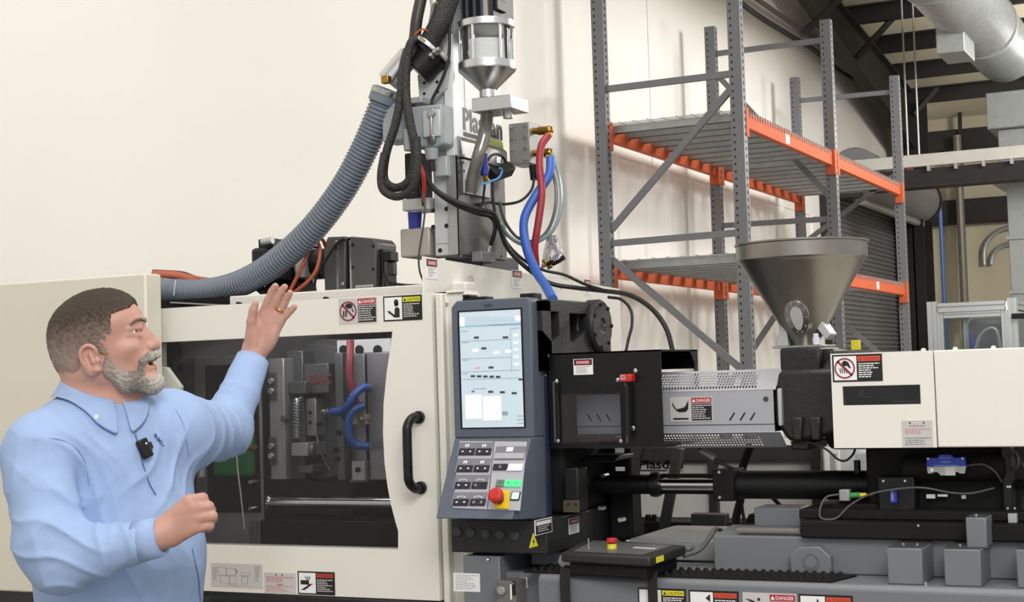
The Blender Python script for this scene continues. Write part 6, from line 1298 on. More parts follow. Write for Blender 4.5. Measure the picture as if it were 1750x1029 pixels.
hose('orange servo cable standing up in a tall loop beside the raised hand', [(494, 500, 3.80), (503, 482, 3.80), (518, 452, 3.80), (530, 425, 3.81), (536, 407, 3.82), (543, 414, 3.82), (547, 430, 3.81), (541, 460, 3.80), (527, 480, 3.80), (508, 496, 3.80), (498, 503, 3.80)], .0058, ORC, n=10)
hose('second orange servo cable parallel to the tall loop', [(496, 497, 3.815), (510, 470, 3.815), (524, 440, 3.82), (532, 418, 3.83), (537, 404, 3.84), (550, 408, 3.86), (556, 420, 3.9)], .0055, ORC, n=10)
hose('orange cable lying along the top of the grey hose at the cabinet', [(262, 470, 3.93), (290, 471, 3.92), (312, 474, 3.90), (332, 481, 3.89), (350, 489, 3.90)], .011, ORC, n=12)
hose('second orange cable beside the grey hose at the cabinet', [(262, 466, 3.96), (295, 467, 3.95), (320, 472, 3.94), (345, 478, 3.93), (380, 482, 3.92)], .008, ORC, n=12)
hose('black cable following the grey hose behind the orange cables', [(262, 464, 4.0), (310, 467, 3.99), (340, 476, 3.98), (380, 478, 3.97), (430, 462, 3.96)], .007, RUBBER)
hose('dark stub hose leaning under the grey hose near the raised fingers', [(432, 484, 3.84), (448, 496, 3.82), (466, 515, 3.80)], .0135, BLACK, n=12)
hose('dark stub hose under the grey hose, nearer to the cabinet', [(378, 508, 3.80), (386, 516, 3.79), (396, 524, 3.78)], .009, BLACK, n=12)
tr = thing('hose_tray', 'pale metal strip lying in the dark gap below the grey hose', 'strip', tuple(P(330, 520, y=3.7)))
MB().bar(P(292, 517, y=3.72), P(388, 522, y=3.68), .006, .004).build('strip', ALUM, tr)
# bracket on the console top
kb_ = thing('hinge_bracket', 'black hinge bracket on top of the control console', 'bracket', tuple(P(815, 508, y=3.5)))
a, b = P(790, 506, y=3.50), P(832, 514, y=3.50); MB().box(a[0], b[0], 3.50, 3.54, b[2]-.01, a[2]-.004).box(a[0]+.002, a[0]+.02, 3.495, 3.55, a[2]-.004, a[2]+.003).build('hinge_arm', BLACK, kb_, .002)
a, b = P(888, 502, y=3.50), P(915, 512, y=3.50); MB().box(a[0], b[0], 3.50, 3.54, b[2]-.006, a[2]).build('hinge_pad', BLACK, kb_, .002)
# ================================================================ THE MAN
# implicit body: rounded cones and ellipsoids blended smoothly, then meshed as one continuous surface
class SDF:
    def __init__(s): s.p = []
    def ell(s, c, r, R=None, k=.012, op=1): s.p.append(('e', V(c), V(r), np.eye(3) if R is None else np.array(R, float), k, op)); return s
    def cone(s, a, b, ra, rb=None, k=.012, op=1, clip=False, flat=None):
        s.p.append(('c', V(a), V(b), ra, ra if rb is None else rb, k, op, clip, flat)); return s
    def chain(s, pts, rs, k=.004, flat=None):
        for i in range(len(pts)-1): s.cone(pts[i], pts[i+1], rs[i], rs[i+1], k, flat=flat)
        return s
    def orplane(s, *pl): s.p.append(('o', [(V(o), V(n)/np.linalg.norm(n)) for o, n in pl])); return s
    def plane(s, o, n): s.p.append(('p', V(o), V(n)/np.linalg.norm(n))); return s      # keep the side n points away from
    def bounds(s):
        lo, hi = [], []
        for p in s.p:
            if p[0] == 'e' and p[5] > 0: m = p[2].max(); lo.append(p[1]-m); hi.append(p[1]+m)
            elif p[0] == 'c' and p[6] > 0: m = max(p[3], p[4]); lo += [p[1]-m, p[2]-m]; hi += [p[1]+m, p[2]+m]
        return np.min(lo, 0)-.02, np.max(hi, 0)+.02
    def one(s, p, X):
        if p[0] == 'e':
            q = (X-p[1])@p[3].T; a = q/p[2]; k0 = np.sqrt((a*a).sum(1))+1e-9; k1 = np.sqrt(((a/p[2])**2).sum(1))+1e-9
            return k0*(k0-1)/k1
        if p[0] == 'p': return (X-p[1])@p[2]
        a, b, ra, rb = p[1:5]; ab = b-a; L2 = ab@ab; Y = X-a
        if p[8] is not None:             # flattened section: squeeze along an axis
            ax, f = p[8]; c = Y@ax; Y = Y+np.outer(c*(1/f-1), ax)
        t = np.clip(Y@ab/L2, 0, 1); d = np.sqrt(((Y-np.outer(t, ab))**2).sum(1))-(ra+(rb-ra)*t)
        if p[7]: d = np.maximum(d, ((X-b)@ab)/math.sqrt(L2))
        return d
    def ev(s, X, c=None, R=0.):
        d = np.full(len(X), 1.)
        for p in s.p:
            if p[0] == 'p': d = np.maximum(d, s.one(p, X)); continue
            if p[0] == 'o': d = np.maximum(d, np.min([(X-o)@n for o, n in p[1]], 0)); continue
            if c is not None:
                if p[0] == 'e': lb = np.linalg.norm(c-p[1])-p[2].max()
                else:
                    ab = p[2]-p[1]; t = min(1, max(0, (c-p[1])@ab/(ab@ab))); lb = np.linalg.norm(c-p[1]-ab*t)-max(p[3], p[4])
                if lb > R+.085: continue
            e = s.one(p, X); k = p[4] if p[0] == 'e' else p[5]; op = p[5] if p[0] == 'e' else p[6]
            if op > 0: h = np.maximum(k-np.abs(d-e), 0)/k; d = np.minimum(d, e)-h*h*k*.25
            else: e = -e; h = np.maximum(k-np.abs(d-e), 0)/k; d = np.maximum(d, e)+h*h*k*.25
        return d
    def mesh(s, name, m, parent, res, disp=None, box=None, ang=180):
        B = 14; lo, hi = s.bounds() if box is None else box
        nb = np.ceil((hi-lo)/(res*B)).astype(int); W = B*res
        g = np.stack(np.meshgrid(*[np.arange(n) for n in nb], indexing='ij'), -1).reshape(-1, 3)
        cen = lo+(g+.5)*W; d = s.ev(cen); keep = np.abs(d) < W*2.1
        S = 1 << 11; cv, ck, fq = [], [], []
        l = np.arange(B+1); I = np.stack(np.meshgrid(l, l, l, indexing='ij'), -1).reshape(-1, 3)
        for gb, c in zip(g[keep], cen[keep]):
            X = lo+(gb*B+I)*res
            D = s.ev(X, c, W*.87)
            if disp is not None: D = D+disp(X)
            D = D.reshape(B+1, B+1, B+1); N = D < 0
            if N.all() or not N.any(): continue
            acc = np.zeros((B, B, B, 3)); cnt = np.zeros((B, B, B))
            for ax in range(3):
                s0 = [slice(None)]*3; s1 = [slice(None)]*3; s0[ax] = slice(0, B); s1[ax] = slice(1, B+1)
                a, b = D[tuple(s0)], D[tuple(s1)]; cr = (a < 0) != (b < 0)
                t = np.where(cr, a/np.where(cr, a-b, 1), 0)
                o1, o2 = [q for q in range(3) if q != ax]
                for i in (0, 1):
                    for j in (0, 1):
                        sl = [slice(None)]*3; sl[o1] = slice(i, B+i); sl[o2] = slice(j, B+j)
                        c_ = cr[tuple(sl)]; t_ = t[tuple(sl)]; cnt += c_
                        acc[..., ax] += np.where(c_, t_, 0); acc[..., o1] += c_*i; acc[..., o2] += c_*j
                # faces for edges owned by this block
                e = np.argwhere(cr)
                if len(e):
                    e = e[(e < B).all(1)]; G = gb*B+e
                    flip = (D[tuple(s0)] < 0)[tuple(e.T)]
                    u = np.zeros(3, int); v = np.zeros(3, int); u[o1] = 1; v[o2] = 1
                    q = np.stack([G-u-v, G-v, G, G-u], 1); key = ((q[..., 0]+4)*S+q[..., 1]+4)*S+q[..., 2]+4
                    if ax == 1: flip = ~flip
                    key[~flip] = key[~flip][:, ::-1]; fq.append(key)
            cc = np.argwhere(cnt > 0); Gc = gb*B+cc
            cv.append(lo+(Gc+acc[tuple(cc.T)]/cnt[tuple(cc.T)][:, None])*res); ck.append(((Gc[:, 0]+4)*S+Gc[:, 1]+4)*S+Gc[:, 2]+4)
        cv = np.concatenate(cv); ck = np.concatenate(ck); fq = np.concatenate(fq)
        o = np.argsort(ck); ck, cv = ck[o], cv[o]; ix = np.searchsorted(ck, fq).clip(0, len(ck)-1); ok = (ck[ix] == fq).all(1); ix = ix[ok]
        org = V(ORG.get(parent.name, (0, 0, 0)))
        me = bpy.data.meshes.new(name); me.from_pydata([tuple(v) for v in (cv-org)], [], ix.tolist()); me.shade_smooth(); me.materials.append(m)
        ob = bpy.data.objects.new(name, me); C.objects.link(ob); ob.parent = parent; ORG[ob.name] = org
        return ob
_fh = np.array([_f[0], _f[1], 0]); _fh /= np.linalg.norm(_fh)
W = lambda px, py, d: P(px, py, d=d)
YAW = math.radians(50)
LFT = math.cos(YAW)*_r0+math.sin(YAW)*_fh; FWD = math.sin(YAW)*_r0-math.cos(YAW)*_fh; UP = V((0, 0, 1))
TR = [LFT, FWD, UP]
man = thing('person', 'bearded man in light blue shirt raising his left hand and looking up', 'person', (W(190, 900, 3.25)[0], W(190, 900, 3.25)[1], 0))
# ---- head frame: photo pixels in the profile plane, s metres away from the camera
HD = 3.22; HK = HD/CF; H0 = P(172, 612, d=HD)
def H(px, py, s=0.): return H0+_r*(px-172)*HK-_u*(py-612)*HK+_f*s
def HR(deg): c, s = math.cos(math.radians(deg)), math.sin(math.radians(deg)); return [_r*c+_u*s, -_r*s+_u*c, _f]
k_ = HK
def head(sd, g=0.):
    sd.ell(H(160, 562), V((74, 58, 60))*k_+g, HR(12), .01)
    sd.ell(H(192, 556), V((53, 44, 52))*k_+g, HR(20), .02)
    sd.ell(H(128, 600), V((36, 46, 46))*k_+g, HR(0), .03)
    sd.ell(H(205, 602), V((43, 54, 49))*k_+g, HR(15), .02)
    for s in (-1, 1):
        sd.cone(H(184, 634, s*.050), H(255, 655, s*.016), .017+g, .018+g, .022)
        sd.ell(H(226, 594, s*.036), V((16, 11, 15))*k_+g, HR(15), .02)          # cheekbone
        sd.cone(H(240, 551, s*.006), H(226, 552, s*.040), .0085+g, .007+g, .01)    # brow
    sd.ell(H(259, 653), V((17, 17, 22))*k_+g, HR(0), .018)                        # chin
    sd.ell(H(243, 617), V((19, 24, 30))*k_+g, HR(15), .018)                       # muzzle
def face(sd):
    head(sd)
    sd.cone(H(244, 561), H(263, 586), .0075, .0105, .008)                          # nose bridge
    sd.ell(H(246, 582), V((12, 20, 14))*k_, HR(20), .012)
    sd.ell(H(266, 590), V((9, 8, 9))*k_, None, .006)
    for s in (-1, 1): sd.ell(H(258, 593, s*.011), V((8.5, 6.5, 7))*k_, None, .006)
    sd.ell(H(256, 607), V((11, 7, 24))*k_, HR(-20), .008)                          # upper lip
    sd.ell(H(257, 629), V((9, 6, 19))*k_, HR(10), .006)                            # lower lip
    sd.ell(H(262, 619), V((15, 4.6, 18))*k_, HR(20), .004, -1)                     # open mouth
    for s in (-1, 1):
        sd.ell(H(241, 566, s*.031), V((9, 7.5, 13))*k_, HR(20), .008, -1)          # eye socket
        sd.cone(H(241.5, 560, s*.019), H(228, 562, s*.046), .0066, .0060, .005)    # upper lid
        sd.cone(H(241, 572.5, s*.020), H(228, 571.5, s*.045), .0064, .0058, .006)
        # ear
        e = H(171, 613, s*.0755)
        sd.ell(e, V((16, 26, 5))*k_, HR(14), .005)
        sd.ell(e+_f*s*.006, V((10, 18, 4))*k_, HR(14), .003, -1)
        sd.chain(spline([H(166, 627, s*.079), H(159, 615, s*.082), H(156.5, 602, s*.084), H(161, 592, s*.084), H(170, 588.5, s*.083), H(179, 593, s*.081), H(183, 602, s*.078)], 3), [.0036]*19, .003)
        sd.ell(H(183, 630, s*.076), V((7, 8, 4))*k_, None, .005); sd.ell(H(184, 614, s*.076), V((5, 6, 4))*k_, None, .004)
        sd.cone(H(171, 604, s*.080), H(177, 618, s*.080), .003, .003, .004)
body = SDF()
face(body)
body.cone(H(160, 640), W(160, 735, 3.24), .062, .070, .03)                         # neck
body.cone(H(205, 640), W(196, 715, 3.23), .034, .045, .03)                         # throat
sR, eR, wR = W(72, 768, 3.10), W(100, 946, 3.03), W(268, 915, 2.985)
sL, eL, wL = W(300, 738, 3.33), W(384, 742, 3.55), W(431, 612, 3.655)
body.cone(W(158, 715, 3.24), sR, .055, .05, .05); body.cone(W(162, 715, 3.24), sL, .055, .05, .05)
body.ell(W(190, 800, 3.26), (.165, .11, .17), TR, .05); body.ell(W(203, 960, 3.26), (.155, .135, .18), TR, .05); body.ell(W(205, 1090, 3.27), (.15, .115, .12), TR, .05)
body.chain([sR, eR], [.052, .042], .03); body.chain([eR, wR], [.042, .027], .03)
body.chain([sL, eL], [.052, .042], .03); body.chain([eL, wL], [.042, .026], .03)
hipc = W(205, 1110, 3.27); feet = []
for s in (-1, 1):
    h = hipc+LFT*s*.095; h[2] = .93; kn = h+FWD*.02; kn[2] = .50; an = h-FWD*.02+LFT*s*.02; an[2] = .09; to = an+FWD*.15; to[2] = .04
    body.chain([h, kn, an], [.08, .055, .04], .03); body.cone(an-FWD*.03+UP*(-.045), to, .036, .03, .02); feet.append((h, kn, an, to))
# ---- raised left hand, palm to the camera
DL = 3.655; NC = -_f
def L(px, py, t=0.): return P(px, py, d=DL+t)
fl_ = (_f, .80)
body.cone(wL, L(437, 590), .0265, .027, .02, flat=(_f, .72))
for a, b, ra, rb in (((428, 592), (450, 535), .016, .0125), ((434, 593), (463, 534), .016, .0125), ((442, 595), (473, 540), .016, .012), ((449, 598), (480, 549), .015, .0115)):
    body.cone(L(*a), L(*b), ra, rb, .012, flat=(_f, .85))
body.ell(L(432, 570, -.011), (.017, .032, .013), HR(-4), .012)                        # thenar
body.ell(L(463, 582, -.007), (.014, .030, .012), HR(-24), .012)                       # heel of the palm
body.chain([L(430, 576, -.006), L(430, 550, -.014), L(433, 530, -.016), L(436.5, 519, -.017)], [.0145, .0120, .0102, .0082], .004)
for pts, rs in (([(450, 534, 0), (458, 513, -.004), (465, 498, -.007), (470.5, 489, -.012)], (.0102, .0096, .0092, .0080)),
                ([(464, 531, 0), (473.5, 511, -.004), (481, 498, -.008), (486.5, 490.5, -.012)], (.0100, .0096, .0092, .0080)),
                ([(475.5, 538, 0), (485.5, 520, -.005), (491.5, 508, -.010), (495.5, 500.5, -.015)], (.0096, .0090, .0086, .0076)),
                ([(481, 548, 0), (491, 537, -.003), (498, 530, -.006), (503.5, 524.5, -.009)], (.0092, .0086, .0080, .0070))):
    body.chain([L(*q) for q in pts], rs, .0025)
# ---- right hand, loosely closed, back of the hand to the camera
DR = 2.99
def R_(px, py, t=0.): return P(px, py, d=DR+t)
body.cone(wR, R_(284, 908, 0), .027, .027, .02)
for a, b, ra, rb in (((288, 897), (322, 858), .020, .0140), ((290, 903), (331, 868), .020, .0140), ((292, 910), (335, 884), .020, .0135), ((294, 917), (334, 902), .018, .0125)):
    body.cone(R_(a[0], a[1], .004), R_(b[0], b[1], 0), ra, rb, .014)
for pts, rs in (([(322, 857, 0), (346, 852, .012), (349, 858, .036), (336, 866, .040)], (.0135, .0112, .0100, .0086)),
                ([(331, 868, -.002), (356, 866, .008), (360, 872, .034), (345, 879, .042)], (.0135, .0112, .0102, .0088)),
                ([(335, 884, -.001), (362, 882, .006), (363, 887, .032), (347, 892, .040)], (.013, .0110, .0098, .0086)),
                ([(334, 901, .003), (358, 898, .008), (357, 902, .030), (343, 904, .038)], (.012, .0098, .0088, .0078))):
    body.chain([R_(*q) for q in pts], rs, .0035)
body.chain([R_(292, 886, .022), R_(312, 866, .036), R_(330, 856, .044), R_(342, 855, .048)], [.018, .0135, .012, .0095], .006)
SKIN = mat('weathered_skin', (190, 145, 130), .5, 0, .08, 22, .08, 260)
SKIN.node_tree.nodes['Principled BSDF'].inputs['Subsurface Weight'].default_value = .12
SKIN.node_tree.nodes['Principled BSDF'].inputs['Subsurface Radius'].default_value = (.012, .005, .003)
bodyo = body.mesh('body', SKIN, man, .0028)
# ---- eyes, mouth, brows
for s in (-1, 1):
    e = MB().ball(H(230.5, 566.3, s*.031), .0112, 20, 14).build('eye', mat('eye_white', (214, 208, 204), .2, 0, .02), man)
    iris = H(230.5, 566.3, s*.031)+(_r*.95+_u*.30+_f*s*.10)/np.linalg.norm(_r*.95+_u*.30+_f*s*.10)*.0088
    MB().ball(iris, .0048, 14, 10).build('iris', mat('eye_iris', (74, 82, 88), .15), e)
BROW = [(248, 549.5), (241, 546), (232, 548), (223, 555)]
MB().ball(H(251, 620), .013, 14, 10, (1, 1, .6)).build('mouth_inside', mat('mouth_dark_red', (86, 34, 34), .5), man)
lp = SDF(); lp.chain([H(248, 630, -.022), H(258, 628.5, -.012), H(262.5, 628, 0), H(258, 628.5, .012), H(248, 630, .022)], [.0028, .0048, .0056, .0048, .0028], .006)
lp.mesh('lower_lip', mat('lip_pink', (190, 118, 112), .45, 0, .05), man, .0016)
# ---- hair and beard
def rampmat(name, stops, scale, axis_obj, lo, hi, bump=.7):
    m = mat(name, (120, 110, 100), .75, 0, .3, 300, bump, 520); nt = m.node_tree; b = nt.nodes['Principled BSDF']
    tc = nt.nodes.new('ShaderNodeTexCoord'); vm = nt.nodes.new('ShaderNodeVectorMath'); vm.operation = 'DOT_PRODUCT'; nt.links.new(tc.outputs['Object'], vm.inputs[0]); vm.inputs[1].default_value = tuple(axis_obj)
    nz = nt.nodes.new('ShaderNodeTexNoise'); nz.inputs['Scale'].default_value = scale; nz.inputs['Detail'].default_value = 5; nt.links.new(tc.outputs['Object'], nz.inputs['Vector'])
    mr = nt.nodes.new('ShaderNodeMapRange'); mr.inputs[1].default_value = lo; mr.inputs[2].default_value = hi; nt.links.new(vm.outputs['Value'], mr.inputs[0])
    ad = nt.nodes.new('ShaderNodeMath'); ad.operation = 'MULTIPLY_ADD'; nt.links.new(nz.outputs['Fac'], ad.inputs[0]); ad.inputs[1].default_value = .5; nt.links.new(mr.outputs[0], ad.inputs[2])
    sb = nt.nodes.new('ShaderNodeMath'); sb.operation = 'SUBTRACT'; nt.links.new(ad.outputs[0], sb.inputs[0]); sb.inputs[1].default_value = .25
    rp = nt.nodes.new('ShaderNodeValToRGB'); nt.links.new(sb.outputs[0], rp.inputs[0])
    while len(rp.color_ramp.elements) < len(stops): rp.color_ramp.elements.new(.5)
    for e, (p_, c_) in zip(rp.color_ramp.elements, stops): e.position = p_; e.color = lin(c_)+(1,)
    nt.links.new(rp.outputs[0], b.inputs['Base Color']); return m
hv = _u*math.cos(.25)-_r*math.sin(.25); o_ = V(ORG[man.name])
hA, hB = (H(172, 640)-o_)@hv, (H(160, 500)-o_)@hv
HAIR = rampmat('greying_brown_hair', [(.0, (172, 142, 128)), (.34, (162, 144, 134)), (.54, (128, 110, 100)), (.70, (80, 66, 57)), (1., (66, 54, 46))], 140, hv, hA, hB)
hr = SDF()
hr.ell(H(159, 561), V((76, 60.5, 61.5))*k_, HR(12), .01); hr.ell(H(192, 553), V((53, 44.5, 53))*k_, HR(20), .02); hr.ell(H(127, 599), V((38, 48.5, 47.5))*k_, HR(0), .03)
hr.ell(H(172, 535), V((58, 40, 52))*k_, HR(14), .02); hr.ell(H(190, 598), V((30, 40, 50.5))*k_, HR(0), .01)
hr.orplane((H(204, 560), _r*1.0+_u*.06), (H(229, 524), _r*.42-_u*.90))               # front hairline above, temple and sideburn edge below
hr.plane(H(229, 519), _r*1.-_u*.1)
hr.ell(H(150, 626), V((43, 28, 51.5))*k_, HR(0), .02)
hr.orplane((H(180, 604), -_u), (H(158, 600), _r)); hr.plane(H(150, 644), -_u*.97+_r*.25)                                               # line from sideburn to nape
nz_ = lambda X: .0012*np.sin(X@V((310, 120, 260)))*np.sin(X@V((-150, 340, 190)))+.0008*np.sin(X@V((640, -410, 520)))
hr.mesh('hair', HAIR, man, .0028, disp=nz_)
bd = SDF()
for s in (-1, 1):
    bd.cone(H(197, 604, s*.052), H(196, 632, s*.0515), .0085, .0165, .012); bd.cone(H(196, 632, s*.0515), H(226, 650, s*.040), .0165, .021, .015); bd.cone(H(226, 650, s*.040), H(256, 657, s*.014), .021, .021, .015)
    bd.chain([H(267, 605, s*.002), H(258, 608.5, s*.021), H(247, 617, s*.0315), H(246, 634, s*.030)], [.0088, .0088, .0078, .0095], .008)             # moustache
bd.ell(H(262, 654), V((18.5, 18, 22))*k_, HR(0), .012)
bd.ell(H(262, 619), V((17, 5.5, 17))*k_, HR(20), .004, -1); bd.ell(H(266, 630), V((13, 8, 13))*k_, HR(10), .006, -1)
nb_ = lambda X: .0016*np.sin(X@V((330, 160, 280)))*np.sin(X@V((-190, 310, 230)))+.0011*np.sin(X@V((560, -450, 610)))
bvec = _r; bA, bB = (H(190, 640)-o_)@bvec, (H(280, 640)-o_)@bvec
bd.mesh('beard', rampmat('salt_and_pepper_beard', [(.1, (164, 146, 136)), (.35, (186, 178, 170)), (.55, (136, 126, 118)), (.7, (150, 140, 132)), (.9, (206, 200, 194))], 160, bvec, bA, bB), man, .0026, disp=nb_)
# ---- shirt
SHIRT = mat('light_blue_oxford_cloth', (154, 178, 218), .75, 0, .03, 40, .12, 700)
sh = SDF()
sh.cone(W(146, 727, 3.235), W(80, 756, 3.115), .055, .064, .05); sh.cone(W(168, 732, 3.24), W(294, 728, 3.335), .050, .064, .05)
sh.ell(W(188, 795, 3.26), (.195, .135, .175), TR, .06); sh.ell(W(206, 960, 3.26), (.190, .168, .21), TR, .07); sh.ell(W(208, 1090, 3.27), (.178, .145, .14), TR, .07)
sh.cone(W(62, 775, 3.095), W(88, 930, 3.02), .073, .068, .03); sh.cone(W(88, 930, 3.02), W(104, 956, 3.02), .068, .062, .03)
sh.cone(W(108, 955, 3.02), W(272, 918, 2.985), .066, .037, .03, clip=True)
sh.cone(W(300, 738, 3.335), W(384, 738, 3.55), .084, .062, .04); sh.cone(W(384, 735, 3.55), W(431, 617, 3.655), .060, .039, .025, clip=True)
sh.plane(V((0, 0, .90)), V((0, 0, -1)))
def ridge(w): return (1-np.abs(np.sin(w)))**2
def gm(X, c, sg): q = X-c; return np.exp(-(q*q).sum(1)/(2*sg*sg))
def un(v): v = V(v); return v/np.linalg.norm(v)
aL1, aL2 = un(eL-sL), un(wL-eL); aR1, aR2 = un(eR-sR), un(wR-eR)
FOLDS = [(W(368, 745, 3.48), .075, un(aL1*.8+aL2*.6), 95, .010), (W(330, 755, 3.36), .07, un(aL1+UP*.5), 70, .008), (W(405, 690, 3.59), .05, aL2, 110, .006),
         (W(90, 925, 2.98), .075, un(aR1*.9-aR2*.5), 80, .010), (W(150, 945, 2.97), .07, un(aR2+UP*.4), 85, .008), (W(225, 925, 2.96), .05, un(aR2-UP*.2), 100, .005), (W(60, 840, 3.02), .09, un(aR1+LFT*.5), 48, .006),
         (W(140, 815, 3.08), .075, un(LFT*.8+UP*.55), 75, .009), (W(260, 850, 3.10), .10, un(LFT*.75+UP*.6), 60, .007), (W(300, 790, 3.2), .07, un(LFT*.9-UP*.4), 75, .008),
         (W(290, 985, 3.11), .10, un(LFT+UP*.15), 55, .006), (W(180, 745, 3.12), .09, un(LFT*.6+UP*.8), 45, .004), (W(250, 735, 3.17), .07, un(LFT*.9+UP*.3), 60, .004)]
def fold(X):
    wp = 1.3*np.sin(X@(UP*19+FWD*13-LFT*7))+.8*np.sin(X@(LFT*31+UP*12+FWD*23)); o = .0012*np.sin(X@(LFT*34+UP*22)+wp)
    for c, sg, n, fr, am in FOLDS: o = o-am*gm(X, c, sg)*(ridge(X@n*fr*.5+wp*.8)-.3)
    return o
sho = sh.mesh('shirt', SHIRT, man, .0038, disp=fold)
def surf(px, py, d0=2.7, d1=3.9, sd=sh):
    """first point of the shirt along the sight line"""
    dr = (P(px, py, d=1.)-CAM); t = d0
    for _ in range(90):
        X = (CAM+dr*t)[None]; e = float((sd.ev(X)+fold(X))[0]); t += max(.0006, e*.7) if e > .0004 else 0
        if e <= .0004 or t > d1: break
    p = CAM+dr*t; g = np.array([float((sd.ev((p+h)[None])+fold((p+h)[None]))[0]) for h in np.eye(3)*.004])-float((sd.ev(p[None])+fold(p[None]))[0])
    return p, g/(np.linalg.norm(g)+1e-9)
zero = lambda X: 0.
def surf_body(px, py):
    dr = (P(px, py, d=1.)-CAM); t = 2.9
    for _ in range(90):
        e = float(body.ev((CAM+dr*t)[None])[0])
        if e <= .0003 or t > 3.6: break
        t += max(.0005, e*.7)
    return CAM+dr*t
bp_ = [surf_body(*q)-_f*.001 for q in BROW]
for mir in (0, 1):
    pts = spline([p-2*((p-H0)@_f)*_f*mir for p in bp_], 5)
    MB().tube(pts, [.0022+.0016*math.sin(math.pi*i/(len(pts)-1)) for i in range(len(pts))], 8).build('eyebrow', mat('eyebrow_hair', (118, 96, 84), .8, 0, .25, 400, .6, 500), man)
# collar: stand + fold over
cn = V(W(161, 678, 3.232)); ax_ = UP*.95+FWD*.30; ax_ /= np.linalg.norm(ax_); cf = FWD-ax_*(FWD@ax_); cf /= np.linalg.norm(cf); cl = LFT
def cpt(th, r, h): return cn+(cf*math.cos(th)*1.10+cl*math.sin(th)*1.0)*r+ax_*h
def push(p, gap):
    f0 = lambda q: float((sh.ev(q[None])+fold(q[None]))[0])
    for _ in range(3):
        d = f0(p)
        if d >= gap: break
        g = np.array([f0(p+h)-d for h in np.eye(3)*.004]); g /= np.linalg.norm(g)+1e-9; p = p+g*(gap-d)
    return p
N_ = 64; rows_ = []
for r, h, ext, gap in ((.067, -.016, 0, 0), (.066, .016, 0, 0), (.068, .028, 0, 0), (.072, .028, 0, .002), (.082, .010, .012, .005), (.094, -.016, .038, .006)):
    row = []
    for i in range(N_+1):
        t = i/N_; th = math.radians(7)+t*math.radians(346); fr = max(0, 1-min(t, 1-t)*4.2)
        p = cpt(th, r*(1-(.14 if r > .08 else .04)*(1-math.cos(th))/2)+.004*fr, h-ext*1.25*fr**1.5-.010*fr*(h > 0))
        row.append(push(p, gap) if gap else p)
    rows_.append(row)
m = MB(); n = N_+1; m.add([p for r in rows_ for p in r], [(i*n+j, i*n+j+1, (i+1)*n+j+1, (i+1)*n+j) for i in range(len(rows_)-1) for j in range(N_)])
co = m.build('collar', SHIRT, man, ang=180); sd_ = co.modifiers.new('solid', 'SOLIDIFY'); sd_.thickness = .0024; sd_.offset = 0; sb_ = co.modifiers.new('sub', 'SUBSURF'); sb_.levels = 1; sb_.render_levels = 1
# cuffs
for (a, b, r0, r1, nm_) in ((W(236, 926, 2.992), W(276, 917, 2.985), .0425, .0385, 'cuff'), (W(419, 647, 3.63), W(432, 614, 3.657), .0425, .0400, 'cuff')):
    t = V(b)-V(a); t /= np.linalg.norm(t); m = MB(); m.cyl(a, b, r0, r1, 36, cap=False); m.cyl(b, V(b)-t*.012, r1-.0035, r1-.005, 36, cap=False)
    cu = m.build(nm_, SHIRT, man); s_ = cu.modifiers.new('solid', 'SOLIDIFY'); s_.thickness = .003
# placket seam, buttons, microphone and chest embroidery lie on the cloth
SEAM = mat('shirt_seam_shadow_thread', (96, 112, 160), .8, 0, 0)
pl_ = [surf(x, y) for x, y in ((231, 742), (238, 770), (246, 800), (256, 828), (266, 846))]
MB().tube(spline([p+g*.0006 for p, g in pl_], 6), .0017, 6).build('placket_seam', SEAM, man)
pl_ = [surf(x, y) for x, y in ((328, 938), (334, 965), (339, 990), (341, 1015), (342, 1040))]
MB().tube(spline([p+g*.0006 for p, g in pl_], 6), .0014, 6).build('placket_seam', SEAM, man)
for lst in (((58, 752), (95, 750), (128, 764), (146, 792), (152, 830)), ((300, 700), (312, 722), (318, 750), (322, 780))):
    q_ = [surf(*a) for a in lst]; MB().tube(spline([p+g*.0004 for p, g in q_], 8), .0011, 6).build('armhole_seam', mat('shirt_seam', (132, 156, 204), .8, 0, 0), man)
BTN = mat('pearl_button', (226, 230, 238), .3, 0, 0)
p, g = surf(194, 716); 
for t_ in (15,): 
    q, gq = rows_[5][N_-5]*.6+rows_[4][N_-5]*.4, un(_f*-1.+FWD*.4); MB().cyl(q, q+gq*.0035, .0052, n=14).build('collar_button', BTN, man, .001)
p = rows_[3][N_-2]*.5+rows_[2][N_-2]*.5-ax_*.010; gq = un(FWD*.5-_f); MB().cyl(p, p+gq*.005, .0055, n=14).build('neck_button', BTN, man, .001)
p, g = surf(243, 768); q1, _g = surf(236, 752)
tv = V(p)-V(q1); tv /= np.linalg.norm(tv); sv_ = np.cross(g, tv)
mk = MB()
def mbox(c, a, b, e): return [c+g*i*e+sv_*j*a+tv*k*b for i in (0, 1) for j, k in ((-1, -1), (1, -1), (1, 1), (-1, 1))]
FB = [(3, 2, 1, 0), (4, 5, 6, 7)]+[(i, (i+1) % 4, 4+(i+1) % 4, 4+i) for i in range(4)]
mic = thing('clip_microphone', 'small black wireless clip microphone on the shirt front of the man', 'microphone', tuple(p+g*.004))
MB().add(mbox(p+g*.003, .0125, .0205, .012), FB).build('transmitter', BLACK, mic, .003)
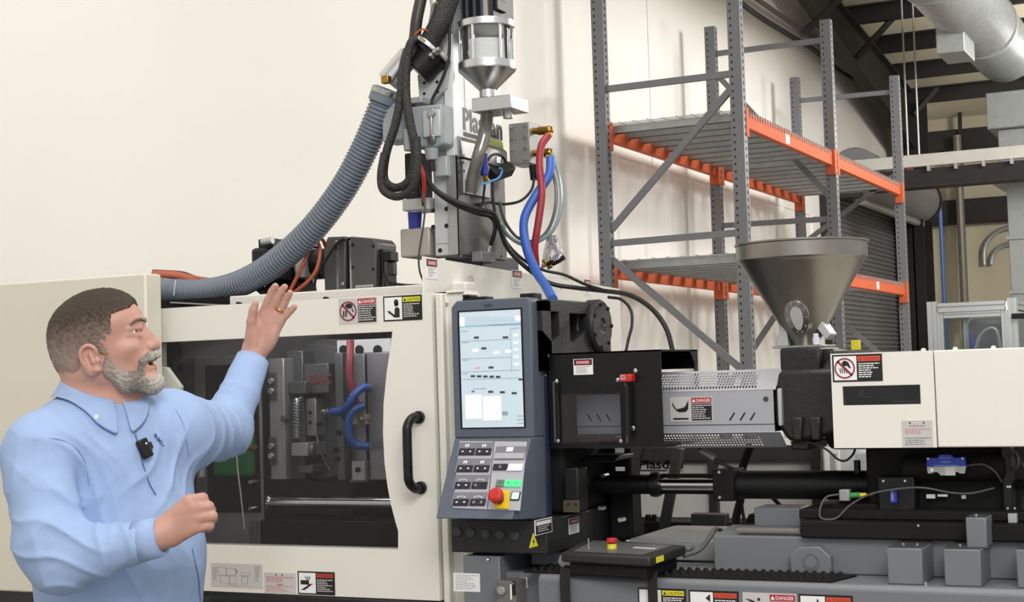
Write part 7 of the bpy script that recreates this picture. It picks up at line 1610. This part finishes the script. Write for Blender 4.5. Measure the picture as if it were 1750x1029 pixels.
q2, g2 = surf(254, 762); MB().add([v+(q2-p)*.75-g*.001 for v in mbox(p+g*.003, .010, .0075, .006)], FB).build('clip', RUBBER, mic, .002)
q3 = p+g*.0152+sv_*.004-tv*.009; MB().cyl(q3, q3+g*.0008, .0022, n=10).build('led_dot', LABELW, mic)
lg = MB()
p0, g0 = surf(263, 743); p1, _ = surf(279, 763); R1 = V(p1)-V(p0); wl = np.linalg.norm(R1); R1 /= wl; U1 = np.cross(g0, R1); FE = Face(V(p0)+g0*.0045+U1*.004, R1, U1); FE.N = g0
FE.pol(lg, [(0, .002), (.003, 0), (.006, .006), (.002, .008)], 0); FE.text(lg, 'HMB', .006, 0, wl*.8, .0095, 0); FE.pol(lg, [(wl*.84, .004), (wl, .003), (wl*1.0, .006), (wl*.84, .0065)], 0)
lg.build('chest_embroidery', mat('navy_thread', (44, 58, 108), .7, 0, .05), man, smooth=False)
c0, c1 = L(477, 527, 0), L(481.5, 530.5, 0); ctr = L(478.6, 528.6, -.003); axr = V(L(483.5, 519, -.005))-V(L(474, 538, 0)); axr /= np.linalg.norm(axr)
ms = MB(); ms.cyl(ctr-axr*.0028, ctr+axr*.0028, .0122, n=28, cap=False); rg = ms.build('wedding_ring', mat('gold_ring', (226, 178, 90), .2, 1, .02), man); s_ = rg.modifiers.new('solid', 'SOLIDIFY'); s_.thickness = .0016
# ---- trousers and shoes (below the frame)
tr_ = SDF(); tr_.ell(V((hipc[0], hipc[1], .93)), (.182, .142, .13), TR, .05)
for h, kn, an, to in feet: tr_.cone(h+UP*(-.02), kn, .098, .074, .04); tr_.cone(kn, an+UP*.0, .074, .058, .03)
tr_.plane(V((0, 0, 1.0)), UP)
tr_.mesh('trousers', mat('dark_trousers', (48, 50, 58), .8, 0, .06), man, .008)
for h, kn, an, to in feet:
    s_ = SDF(); s_.cone(an-FWD*.045+UP*(-.04), to+FWD*.02+UP*(.005), .046, .042, .02); s_.cone(an+UP*-.03, an+UP*.03, .046, .046, .02); s_.plane(V((0, 0, .003)), -UP)
    s_.mesh('shoe', mat('black_leather_shoe', (32, 28, 26), .35, 0, .05), man, .006)
